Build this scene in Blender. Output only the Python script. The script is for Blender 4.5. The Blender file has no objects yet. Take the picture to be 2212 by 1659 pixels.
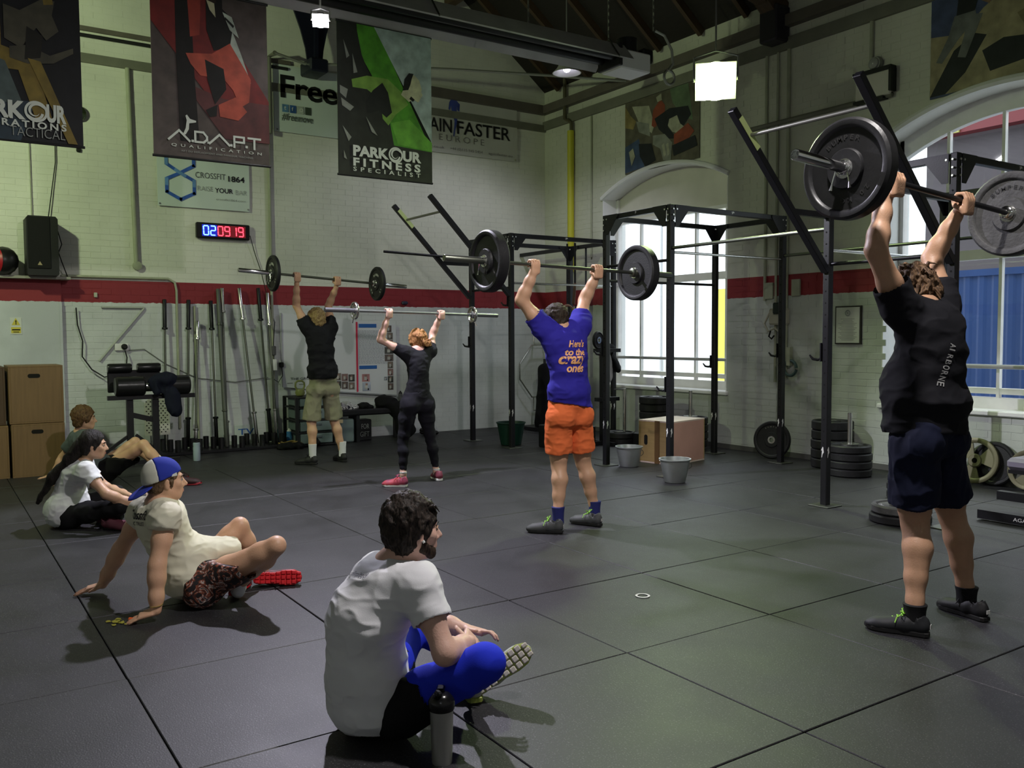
import bpy, math, random
import numpy as np
from mathutils import Vector, Matrix, Quaternion
from math import pi, sin, cos, radians as R_
random.seed(7); RNG = np.random.default_rng(7)
SC = bpy.context.scene; COL = SC.collection
# ---------------------------------------------------------------- camera
camd = bpy.data.cameras.new('camera'); cam = bpy.data.objects.new('camera', camd); COL.objects.link(cam)
camd.sensor_fit = 'HORIZONTAL'; camd.sensor_width = 36.0; camd.lens = 36.0*1900.68/2212.0
_r = Vector((0.5556, 0.8314, -0.0056)).normalized(); _f = Vector((-0.8302, 0.5547, -0.0548)).normalized()
_u = _r.cross(_f).normalized(); _r = _f.cross(_u).normalized()
cam.matrix_world = Matrix(((_r.x, _u.x, -_f.x, 0), (_r.y, _u.y, -_f.y, 0), (_r.z, _u.z, -_f.z, 1.4867), (0, 0, 0, 1)))
camd.clip_end = 200; SC.camera = cam
# ---------------------------------------------------------------- exposure, world, daylight
SC.view_settings.view_transform = 'Standard'; SC.view_settings.look = 'None'; SC.view_settings.gamma = 1.0
SC.view_settings.use_curve_mapping = False; SC.view_settings.exposure = 0.0
W = bpy.data.worlds.new('overcast_sky'); SC.world = W; W.use_nodes = True
_b = W.node_tree.nodes['Background']; _b.inputs[0].default_value = (0.86, 0.93, 1.0, 1); _b.inputs[1].default_value = 3.1
_s = bpy.data.lights.new('daylight_sun', 'SUN'); _s.energy = 0.6; _s.angle = 0.5; _s.color = (1, .97, .92)
_so = bpy.data.objects.new('daylight_sun', _s); COL.objects.link(_so); _so.location = (-6, 20, 12)
_so.rotation_euler = Vector((0.35, -1.0, -1.1)).to_track_quat('-Z', 'Y').to_euler()
def lamp(name, kind, loc, energy, color, size=.1, target=None, spot=None, blend=.4):
    l = bpy.data.lights.new(name, kind); l.energy = energy; l.color = color
    if kind == 'AREA': l.size = size
    else: l.shadow_soft_size = size
    if spot: l.spot_size = R_(spot); l.spot_blend = blend
    o = bpy.data.objects.new(name, l); COL.objects.link(o); o.location = loc
    if target is not None: o.rotation_euler = (Vector(target)-Vector(loc)).to_track_quat('-Z', 'Y').to_euler()
    return o
GREEN = (.78, 1.0, .52); PALE = (.86, .83, 1.0); WARM = (1.0, .95, .93)
LA = lamp('lamp_light_green', 'SPOT', (-6.72, 6.98, 4.12), 430, GREEN, .12, (-4.5, 4.0, 0), 150, .6)
LB = lamp('lamp_light_white', 'SPOT', (-7.70, 3.13, 4.27), 980, PALE, .07, (-5.4, 2.9, 1.4), 122, .25)
LC = lamp('lamp_light_near', 'SPOT', (-2.05, 2.7, 4.4), 570, WARM, .08, (-3.8, 2.0, 0), 150, .7)
LD = lamp('lamp_light_left', 'SPOT', (-8.6, -0.9, 4.4), 370, (.82, 1.0, .58), .10, (-11.5, 3.2, 2.2), 150, .7)
LF = lamp('lamp_light_bay', 'SPOT', (-9.3, 7.05, 4.80), 100, (.86, .84, 1.0), .12, (-10.6, 6.4, 0), 140, .5)
LE = lamp('fill_light_behind', 'SPOT', (1.6, -1.8, 4.6), 35, (.9, .95, 1.0), .3, (-3, 3.0, 0.5), 150, .8)  # added fill from behind the camera, not one of the room's lamps
# ---------------------------------------------------------------- materials
MATS = {}
def M(name, col, rough=.6, metal=0.0, var=0.0, sc=8.0, bump=0.0, bsc=60.0, emit=0.0, col2=None, stretch=None, alpha=1.0, trans=0.0, spec=.5, sheen=0.0):
    if name in MATS: return MATS[name]
    if max(col) < .06 and not emit and not col2: col = tuple(x*.5 for x in col); spec = min(spec, .38)
    m = bpy.data.materials.new(name); m.use_nodes = True; nt = m.node_tree; N = nt.nodes; p = N['Principled BSDF']
    p.inputs['Roughness'].default_value = rough; p.inputs['Metallic'].default_value = metal
    p.inputs['Specular IOR Level'].default_value = spec
    c = (*col, 1); p.inputs['Base Color'].default_value = c
    if sheen: p.inputs['Sheen Weight'].default_value = sheen
    if trans: p.inputs['Transmission Weight'].default_value = trans
    tc = None
    if var or bump or col2:
        tc = N.new('ShaderNodeTexCoord'); mp = N.new('ShaderNodeMapping'); nt.links.new(tc.outputs['Object'], mp.inputs[0])
        if stretch: mp.inputs['Scale'].default_value = stretch
    if var or col2:
        n = N.new('ShaderNodeTexNoise'); n.inputs['Scale'].default_value = sc; n.inputs['Detail'].default_value = 6; nt.links.new(mp.outputs[0], n.inputs[0])
        r = N.new('ShaderNodeValToRGB'); r.color_ramp.elements[0].position = .3; r.color_ramp.elements[1].position = .7
        if col2: a, b_ = col, col2
        else: a, b_ = tuple(x*(1-var) for x in col), tuple(min(1, x*(1+var)) for x in col)
        r.color_ramp.elements[0].color = (*a, 1); r.color_ramp.elements[1].color = (*b_, 1)
        nt.links.new(n.outputs[0], r.inputs[0]); nt.links.new(r.outputs[0], p.inputs['Base Color'])
    if bump:
        n2 = N.new('ShaderNodeTexNoise'); n2.inputs['Scale'].default_value = bsc; n2.inputs['Detail'].default_value = 4; nt.links.new(mp.outputs[0], n2.inputs[0])
        b2 = N.new('ShaderNodeBump'); b2.inputs['Strength'].default_value = bump; b2.inputs['Distance'].default_value = .01
        nt.links.new(n2.outputs[0], b2.inputs['Height']); nt.links.new(b2.outputs[0], p.inputs['Normal'])
    if emit:
        p.inputs['Emission Color'].default_value = c; p.inputs['Emission Strength'].default_value = emit
    MATS[name] = m; return m
def nodes_mat(name):
    m = bpy.data.materials.new(name); m.use_nodes = True; MATS[name] = m
    return m, m.node_tree, m.node_tree.nodes['Principled BSDF']
def mk(nt, t, **kw):
    n = nt.nodes.new(t)
    for k, v in kw.items(): setattr(n, k, v)
    return n
def mathn(nt, op, a, b=None):
    n = mk(nt, 'ShaderNodeMath', operation=op)
    for i, x in enumerate((a, b)):
        if x is None: continue
        if isinstance(x, (int, float)): n.inputs[i].default_value = x
        else: nt.links.new(x, n.inputs[i])
    return n.outputs[0]
def mixc(nt, f, a, b):
    n = mk(nt, 'ShaderNodeMix', data_type='RGBA')
    if isinstance(f, (int, float)): n.inputs[0].default_value = f
    else: nt.links.new(f, n.inputs[0])
    for i, x in ((6, a), (7, b)):
        if isinstance(x, tuple): n.inputs[i].default_value = (*x, 1)
        else: nt.links.new(x, n.inputs[i])
    return n.outputs[2]
def wall_paint(name, base, low, sill):
    """painted brick: pale above, a red band, greyer paint below; all by world height"""
    m, nt, p = nodes_mat(name); L = nt.links.new
    g = mk(nt, 'ShaderNodeNewGeometry'); s = mk(nt, 'ShaderNodeSeparateXYZ'); L(g.outputs['Position'], s.inputs[0])
    n1 = mk(nt, 'ShaderNodeTexNoise'); n1.inputs['Scale'].default_value = 1.3; n1.inputs['Detail'].default_value = 8; L(g.outputs['Position'], n1.inputs[0])
    n2 = mk(nt, 'ShaderNodeTexNoise'); n2.inputs['Scale'].default_value = 14; n2.inputs['Detail'].default_value = 5; L(g.outputs['Position'], n2.inputs[0])
    z = mathn(nt, 'ADD', s.outputs[2], mathn(nt, 'MULTIPLY', mathn(nt, 'SUBTRACT', n2.outputs[0], .5), .035))
    r = mk(nt, 'ShaderNodeValToRGB'); r.color_ramp.elements[0].position = .35; r.color_ramp.elements[1].position = .62
    r.color_ramp.elements[0].color = (*tuple(x*.86 for x in base), 1); r.color_ramp.elements[1].color = (*base, 1); L(n1.outputs[0], r.inputs[0])
    r2 = mk(nt, 'ShaderNodeValToRGB'); r2.color_ramp.elements[0].position = .38; r2.color_ramp.elements[1].position = .60
    r2.color_ramp.elements[0].color = (*tuple(x*.80 for x in low), 1); r2.color_ramp.elements[1].color = (*low, 1); L(n1.outputs[0], r2.inputs[0])
    isl = mathn(nt, 'LESS_THAN', z, sill)
    c = mixc(nt, isl, r.outputs[0], r2.outputs[0])
    red = mathn(nt, 'MULTIPLY', mathn(nt, 'LESS_THAN', s.outputs[2], 2.205), mathn(nt, 'GREATER_THAN', z, sill))
    c = mixc(nt, red, c, (.25, .017, .024))
    n3 = mk(nt, 'ShaderNodeTexNoise'); n3.inputs['Scale'].default_value = 5; n3.inputs['Detail'].default_value = 9; n3.inputs['Roughness'].default_value = .75; L(g.outputs['Position'], n3.inputs[0])
    chip = mathn(nt, 'GREATER_THAN', n3.outputs[0], .69); c = mixc(nt, mathn(nt, 'MULTIPLY', chip, .45), c, (.20, .19, .16))
    L(c, p.inputs['Base Color']); p.inputs['Roughness'].default_value = .62
    b = mk(nt, 'ShaderNodeBump'); b.inputs['Strength'].default_value = .35; b.inputs['Distance'].default_value = .01; L(n3.outputs[0], b.inputs['Height']); L(b.outputs[0], p.inputs['Normal'])
    return m
def rubber_mat():
    m, nt, p = nodes_mat('speckled_rubber'); L = nt.links.new
    g = mk(nt, 'ShaderNodeNewGeometry'); oi = mk(nt, 'ShaderNodeObjectInfo')
    n1 = mk(nt, 'ShaderNodeTexNoise'); n1.inputs['Scale'].default_value = 2.2; n1.inputs['Detail'].default_value = 9; n1.inputs['Roughness'].default_value = .65; L(g.outputs['Position'], n1.inputs[0])
    n2 = mk(nt, 'ShaderNodeTexNoise'); n2.inputs['Scale'].default_value = 150; n2.inputs['Detail'].default_value = 2; L(g.outputs['Position'], n2.inputs[0])
    r = mk(nt, 'ShaderNodeValToRGB'); r.color_ramp.elements[0].position = .3; r.color_ramp.elements[1].position = .75
    r.color_ramp.elements[0].color = (.0090, .0088, .0105, 1); r.color_ramp.elements[1].color = (.0225, .022, .025, 1); L(n1.outputs[0], r.inputs[0])
    sp = mathn(nt, 'MULTIPLY', mathn(nt, 'GREATER_THAN', n2.outputs[0], .64), .26)
    c = mixc(nt, sp, r.outputs[0], (.25, .25, .26))
    hv = mk(nt, 'ShaderNodeHueSaturation'); L(c, hv.inputs['Color']); L(mathn(nt, 'ADD', mathn(nt, 'MULTIPLY', oi.outputs['Random'], .12), .94), hv.inputs['Value'])
    L(hv.outputs[0], p.inputs['Base Color'])
    rr = mathn(nt, 'ADD', mathn(nt, 'MULTIPLY', n1.outputs[0], .30), .38); L(rr, p.inputs['Roughness']); p.inputs['Specular IOR Level'].default_value = .5
    b = mk(nt, 'ShaderNodeBump'); b.inputs['Strength'].default_value = .24; b.inputs['Distance'].default_value = .004; L(n2.outputs[0], b.inputs['Height']); L(b.outputs[0], p.inputs['Normal'])
    return m
def ply_mat(name, col, ang=(1, 1, 14)):
    return M(name, tuple(x*.82 for x in col), .55, 0, sc=3.0, bump=.12, bsc=30, col2=col, stretch=ang)
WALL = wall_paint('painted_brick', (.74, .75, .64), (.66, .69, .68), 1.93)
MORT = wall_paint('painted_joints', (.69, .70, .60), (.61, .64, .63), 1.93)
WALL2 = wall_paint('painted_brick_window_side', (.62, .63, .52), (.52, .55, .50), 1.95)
RUB = rubber_mat()
BLK = M('black_powder_coat', (.018, .018, .022), .42, 0, bump=.05, bsc=120)
RBR = M('black_rubber', (.022, .022, .024), .55, 0, var=.2, bump=.15, bsc=90)
RBG = M('worn_grey_rubber', (.075, .075, .075), .6, 0, var=.25, sc=14, bump=.3, bsc=60)
STL = M('brushed_steel', (.62, .62, .60), .26, 1.0, bump=.05, bsc=200)
CHR = M('chrome', (.80, .80, .80), .12, 1.0)
DST = M('dark_oxide_steel', (.16, .17, .14), .38, .9, bump=.06, bsc=300)
GST = M('galvanised_plate', (.42, .43, .42), .4, .9, var=.2)
WHT = M('white_paint', (.78, .78, .76), .5, 0, var=.04)
CRM = M('cream_plaster', (.62, .60, .52), .7, 0, var=.06, sc=3, bump=.1, bsc=20)
# ---------------------------------------------------------------- mesh builder
class MB:
    def __init__(s): s.v = []; s.f = []; s.m = []
    def add(s, vs, fs, mi=0):
        o = len(s.v); s.v += [tuple(v) for v in vs]; s.f += [tuple(i+o for i in f) for f in fs]; s.m += [mi]*len(fs); return s
    def box(s, c, d, rz=0, mi=0, rot=None, bev=0):
        x, y, z = (a/2 for a in d); mt = rot if rot is not None else Matrix.Rotation(rz, 3, 'Z'); c = Vector(c)
        if bev:
            b = min(bev, x*.9, y*.9, z*.9); vs = []; I = {}
            for sx in (-1, 1):
                for sy in (-1, 1):
                    for sz in (-1, 1):
                        I[sx, sy, sz] = len(vs)
                        vs += [(sx*x, sy*(y-b), sz*(z-b)), (sx*(x-b), sy*y, sz*(z-b)), (sx*(x-b), sy*(y-b), sz*z)]
            q = [(-1, -1), (1, -1), (1, 1), (-1, 1)]; fs = []
            for k in (-1, 1):
                fs += [tuple(I[k, a, b_] for a, b_ in q), tuple(I[a, k, b_]+1 for a, b_ in q), tuple(I[a, b_, k]+2 for a, b_ in q)]
                for j in (-1, 1):
                    fs += [(I[k, j, -1], I[k, j, 1], I[k, j, 1]+1, I[k, j, -1]+1), (I[k, -1, j], I[k, 1, j], I[k, 1, j]+2, I[k, -1, j]+2), (I[-1, k, j]+1, I[1, k, j]+1, I[1, k, j]+2, I[-1, k, j]+2)]
                    for l in (-1, 1): fs.append((I[k, j, l], I[k, j, l]+1, I[k, j, l]+2))
            V = [Vector(v) for v in vs]; g = []
            for f in fs:
                n = (V[f[1]]-V[f[0]]).cross(V[f[2]]-V[f[0]]); c0 = sum((V[i] for i in f), Vector())
                g.append(f if n.dot(c0) > 0 else f[::-1])
            fs = g
        else:
            vs = [(ix*x, iy*y, iz*z) for iz in (-1, 1) for (ix, iy) in ((-1, -1), (1, -1), (1, 1), (-1, 1))]
            fs = [(3, 2, 1, 0), (4, 5, 6, 7), (0, 1, 5, 4), (1, 2, 6, 5), (2, 3, 7, 6), (3, 0, 4, 7)]
        return s.add([mt @ Vector(v)+c for v in vs], fs, mi)
    def beam(s, a, b, w, h=None, mi=0, up=(0, 0, 1), bev=0):
        a, b = Vector(a), Vector(b); d = b-a; L = d.length; d.normalize(); h = h or w
        u = Vector(up); 
        if abs(d.dot(u)) > .98: u = Vector((0, 1, 0))
        x = d.cross(u).normalized(); u = x.cross(d)
        mt = Matrix((x, d, u)).transposed(); return s.box((a+b)/2, (w, L, h), rot=mt, mi=mi, bev=bev)
    def tube(s, pts, r, n=10, mi=0, caps=True, flat=None):
        pts = [Vector(p) for p in pts]; m = len(pts); rs = r if isinstance(r, (list, tuple)) else [r]*m
        vs = []; prev = None
        for i, p in enumerate(pts):
            t = (pts[min(i+1, m-1)]-pts[max(i-1, 0)]).normalized()
            if prev is None: x = t.orthogonal().normalized()
            else:
                x = prev-t*prev.dot(t)
                x = x.normalized() if x.length > 1e-6 else t.orthogonal().normalized()
            if flat is not None and i == 0:
                fx = Vector(flat); fx = fx-t*fx.dot(t); x = fx.normalized()
            prev = x; y = t.cross(x); ry = rs[i]*(1 if flat is None else .3)
            vs += [p+x*(rs[i]*cos(2*pi*k/n))+y*(ry*sin(2*pi*k/n)) for k in range(n)]
        fs = [(i*n+k, i*n+(k+1) % n, (i+1)*n+(k+1) % n, (i+1)*n+k) for i in range(m-1) for k in range(n)]
        if caps: fs += [tuple(range(n-1, -1, -1)), tuple(range((m-1)*n, m*n))]
        return s.add(vs, fs, mi)
    def cyl(s, a, b, r, n=16, mi=0, r2=None): return s.tube([a, b], [r, r if r2 is None else r2], n, mi)
    def lathe(s, prof, o=(0, 0, 0), ax=(0, 0, 1), n=32, mi=0, closed=True):
        ax = Vector(ax).normalized(); x = ax.orthogonal().normalized(); y = ax.cross(x); o = Vector(o); vs = []; m = len(prof)
        for (r, h) in prof: vs += [o+ax*h+x*(r*cos(2*pi*k/n))+y*(r*sin(2*pi*k/n)) for k in range(n)]
        fs = [(i*n+k, i*n+(k+1) % n, (i+1)*n+(k+1) % n, (i+1)*n+k) for i in range(m-1) for k in range(n)]
        if closed: fs += [tuple(range(n-1, -1, -1)), tuple(range((m-1)*n, m*n))]
        return s.add(vs, fs, mi)
    def prism(s, poly, o, ux, uy, th, mi=0):
        o, ux, uy = Vector(o), Vector(ux), Vector(uy); nn = ux.cross(uy).normalized(); k = len(poly)
        a = [o+ux*p[0]+uy*p[1] for p in poly]
        vs = a+[v+nn*th for v in a]
        fs = [tuple(range(k-1, -1, -1)), tuple(range(k, 2*k))]+[(i, (i+1) % k, k+(i+1) % k, k+i) for i in range(k)]
        return s.add(vs, fs, mi)
    def flat(s, poly, o, ux, uy, off=0, mi=0):
        o, ux, uy = Vector(o), Vector(ux), Vector(uy); nn = ux.cross(uy).normalized()
        return s.add([o+ux*p[0]+uy*p[1]+nn*off for p in poly], [tuple(range(len(poly)))], mi)
    def ico(s, c, r, mi=0, n=12, sc=(1, 1, 1)):
        prof = [(sin(pi*i/8), -cos(pi*i/8)) for i in range(9)]; c = Vector(c); vs = []
        for (a, h) in prof: vs += [c+Vector((a*r*sc[0]*cos(2*pi*k/n), a*r*sc[1]*sin(2*pi*k/n), h*r*sc[2])) for k in range(n)]
        fs = [(i*n+k, i*n+(k+1) % n, (i+1)*n+(k+1) % n, (i+1)*n+k) for i in range(8) for k in range(n)]
        return s.add(vs, fs, mi)
    def build(s, name, mats, parent=None, smooth=False, **kw):
        me = bpy.data.meshes.new(name); vs = s.v
        if parent is not None:
            inv = parent.matrix_basis.inverted()
            q = parent
            while q.parent is not None: q = q.parent; inv = inv @ q.matrix_basis.inverted()
            vs = [inv @ Vector(v) for v in vs]
        me.from_pydata(vs, [], s.f)
        if not isinstance(mats, (list, tuple)): mats = [mats]
        for m in mats: me.materials.append(m)
        if len(mats) > 1: me.polygons.foreach_set('material_index', s.m)
        if smooth: 
            me.polygons.foreach_set('use_smooth', [True]*len(me.polygons))
            try: me.set_sharp_from_angle(angle=R_(38))
            except Exception: pass
        me.update(); o = bpy.data.objects.new(name, me); COL.objects.link(o)
        if parent is not None: o.parent = parent
        tag(o, **kw); return o
def tag(o, label=None, cat=None, group=None, kind=None):
    if label: o['label'] = label
    if cat: o['category'] = cat
    if group: o['group'] = group
    if kind: o['kind'] = kind
    return o
def thing(name, label, cat, loc=(0, 0, 0), rz=0.0, group=None):
    o = bpy.data.objects.new(name, None); COL.objects.link(o); o.empty_display_size = .1
    o.matrix_basis = Matrix.Translation(Vector(loc)) @ Matrix.Rotation(rz, 4, 'Z')
    return tag(o, label, cat, group)
def kids(o): return [c for c in bpy.data.objects if c.parent == o]
def dup(root, mat, label=None, group=None, parent=None):
    r = root.copy(); COL.objects.link(r)
    if parent is not None: r.parent = parent
    if mat is not None: r.matrix_basis = mat
    if label: r['label'] = label
    if group: r['group'] = group
    for ch in kids(root): dup(ch, None, parent=r)
    return r
def TR(loc, rz=0): return Matrix.Translation(Vector(loc)) @ Matrix.Rotation(rz, 4, 'Z')
# ---------------------------------------------------------------- lettering
def text_mesh(body, bold=0.0, shear=0.0, sp=1.0):
    c = bpy.data.curves.new('t', 'FONT'); c.body = body; c.size = 1.0; c.offset = bold; c.shear = shear; c.space_character = sp; c.resolution_u = 3
    o = bpy.data.objects.new('t', c); COL.objects.link(o); dg = bpy.context.evaluated_depsgraph_get(); dg.update()
    me = o.evaluated_get(dg).to_mesh(); vs = np.array([v.co[:] for v in me.vertices]); fs = [tuple(p.vertices) for p in me.polygons]
    o.evaluated_get(dg).to_mesh_clear(); bpy.data.objects.remove(o); bpy.data.curves.remove(c); return vs, fs
def put_text(mb, body, o, ux, uy, h, w=None, bold=0.0, shear=0.0, sp=1.0, off=.002, mi=0, center=False):
    """lays text with its lower-left corner at o; h = cap height; w = fitted width"""
    vs, fs = text_mesh(body, bold, shear, sp)
    if len(vs) == 0: return
    x0, x1 = vs[:, 0].min(), vs[:, 0].max(); y0, y1 = vs[:, 1].min(), vs[:, 1].max()
    base = 0 if body[:1] not in 'gjpqy' else 0; k = h/(max(y1, .05)-0)
    kx = k if w is None else w/(x1-x0)
    o, ux, uy = Vector(o), Vector(ux), Vector(uy); nn = ux.cross(uy).normalized(); sh = -(x1-x0)*kx/2 if center else 0
    mb.add([o+ux*((v[0]-x0)*kx+sh)+uy*(v[1]*k)+nn*off for v in vs], fs, mi)
YV, XV, ZV = Vector((0, 1, 0)), Vector((1, 0, 0)), Vector((0, 0, 1))
# ================================================================ THE ROOM
XB, YW = -12.0, 8.7          # back wall plane, window wall plane
EAVE, SL, RY = 5.47, .77, 2.2
RZ = EAVE+SL*(YW-RY)
# floor of one metre rubber tiles
fl = MB().box((-4.6, 2.3, -.045), (17.4, 13.8, .05)).build('floor', M('concrete_sub_floor', (.012, .012, .012), .9), kind='structure')
tile = MB().box((0, 0, -.010), (.994, .994, .020), bev=.003)
tm = None
for i in range(-7, 8):
    for j in range(-9, 5):
        cx, cy = -5.07+i+.5, 4.69+j-.5
        if cx < -12 or cx > 3.4 or cy > 8.7 or cy < -4.2: continue
        if tm is None: o = tile.build('rubber_tile', RUB, fl); tm = o.data
        else: o = bpy.data.objects.new('rubber_tile', tm); COL.objects.link(o); o.parent = fl
        dz = RNG.uniform(-.0015, .0015); o.location = (cx, cy, dz)
        o.rotation_euler = (RNG.uniform(-.0012, .0012), RNG.uniform(-.0012, .0012), RNG.uniform(-.0015, .0015))
# back wall (gable) ----------------------------------------------------
bw = MB().prism([(-4.3, 0), (YW+.5, 0), (YW+.5, EAVE), (RY, RZ), (-4.3, EAVE)], (XB-.35, 0, 0), YV, ZV, .35).build('wall_back', MORT, kind='structure')
# window wall with two segmental arched openings
def arch(x0, x1, zs, zc, n=16):
    w = (x1-x0)/2; h = zc-zs; r = (w*w+h*h)/(2*h); c = (x0+x1)/2
    return [(x1-(x1-x0)*k/n, zc-r+math.sqrt(r*r-(x1-(x1-x0)*k/n-c)**2)) for k in range(n+1)]
WINS = [(-10.50, -7.98, .70, 3.56, 3.86), (-5.75, -3.23, .68, 3.58, 3.88)]
def wall_holes(y0, y1, x0, x1, z1, mats, name):
    mb = MB(); cur = x0
    for (a, b, s, zs, zc) in WINS:
        mb.box(((cur+a)/2, (y0+y1)/2, z1/2), (a-cur, y1-y0, z1))
        mb.box(((a+b)/2, (y0+y1)/2, s/2), (b-a, y1-y0, s))
        pts = arch(a, b, zs, zc)
        for k in range(len(pts)-1):
            (xa, za), (xb, zb) = pts[k], pts[k+1]
            vs = [(xb, y0, zb), (xa, y0, za), (xa, y0, z1), (xb, y0, z1), (xb, y1, zb), (xa, y1, za), (xa, y1, z1), (xb, y1, z1)]
            mb.add(vs, [(0, 1, 2, 3), (7, 6, 5, 4), (4, 5, 1, 0), (3, 2, 6, 7)])
        cur = b
    mb.box(((cur+x1)/2, (y0+y1)/2, z1/2), (x1-cur, y1-y0, z1))
    return mb.build(name, mats, kind='structure')
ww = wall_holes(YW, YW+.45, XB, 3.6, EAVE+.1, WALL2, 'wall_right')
MB().prism([(-4.3, 0), (YW+.5, 0), (YW+.5, EAVE), (RY, RZ), (-4.3, EAVE)], (3.6, 0, 0), YV, ZV, .2).build('wall_front', WALL, kind='structure')
MB().box((-4.2, -4.4, EAVE/2), (16, .2, EAVE)).build('wall_left', WALL, kind='structure')
# bricks, each proud of its joint --------------------------------------
def in_hole(x, z):
    for (a, b, s, zs, zc) in WINS:
        if a-.06 < x < b+.06 and s-.04 < z < zs+.08: return True
        if a-.06 < x < b+.06 and zs <= z:
            w = (b-a)/2; h = zc-zs; r = (w*w+h*h)/(2*h); t = x-(a+b)/2
            if abs(t) < w+.06 and z < zc-r+math.sqrt(max(0, r*r-t*t))+.10: return True
    return False
BL, BH, BT = .225, .075, .0028
def brick_field(parent, uaxis, u0, u1, zmax, skip, near, place, mat, nrm):
    mb = MB(); cnt = 0; single = None; cand = []
    for r in range(int(6.8/BH)):
        z = BH*(r+.5)
        flem = r % 2
        u = u0-(BL/2 if flem else 0)
        while u < u1:
            a, b = max(u, u0), min(u+BL, u1); u += BL
            if b-a < .05: continue
            c = (a+b)/2
            if z > zmax(c) or skip(c, z): continue
            cand.append((near(c, z), c, z, b-a))
    cand.sort()
    for i, (_, c, z, w) in enumerate(cand):
        t = BT*RNG.uniform(.4, 1.25)
        if i < 290 and w > BL*.98:
            if single is None:
                s_ = MB().box((0, 0, 0), (w-.007, .014, BH-.007) if uaxis == 'x' else (.014, w-.007, BH-.007), bev=.002)
                o = s_.build('brick', mat, parent); single = o.data
            else: o = bpy.data.objects.new('brick', single); COL.objects.link(o); o.parent = parent
            p = place(c, z); o.location = p+nrm*(t-.007)
        else:
            p = place(c, z)+nrm*(t-.007); mb.box(p, (w-.007, .014, BH-.007) if uaxis == 'x' else (.014, w-.007, BH-.007))
    mb.build('brickwork', mat, parent, kind='stuff')
PILL = 1.42
brick_field(bw, 'y', -1.5, YW, lambda c: EAVE+SL*(min(YW-c, YW-RY))-.1, lambda c, z: c < PILL and z < 2.2, lambda c, z: Vector((-12, c, z-1.5)).length, lambda c, z: Vector((XB, c, z)), WALL, XV)
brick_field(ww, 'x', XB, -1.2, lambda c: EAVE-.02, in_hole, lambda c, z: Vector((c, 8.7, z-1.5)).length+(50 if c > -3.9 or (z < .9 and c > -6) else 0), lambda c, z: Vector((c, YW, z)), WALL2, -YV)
# board panel at the left end of the back wall
pw = MB().box((XB+.03, -1.4, 1.1), (.06, 5.62, 2.2)).box((XB+.045, 1.40, .96), (.05, .03, 1.93)).build('trim_1', wall_paint('painted_board', (.66, .68, .66), (.60, .63, .66), 1.93), kind='structure')
MB().box((XB+.11, .55, 2.205), (.26, 1.9, .03)).build('trim_2', M('shelf_edge', (.30, .29, .25), .7), kind='structure')
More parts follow.
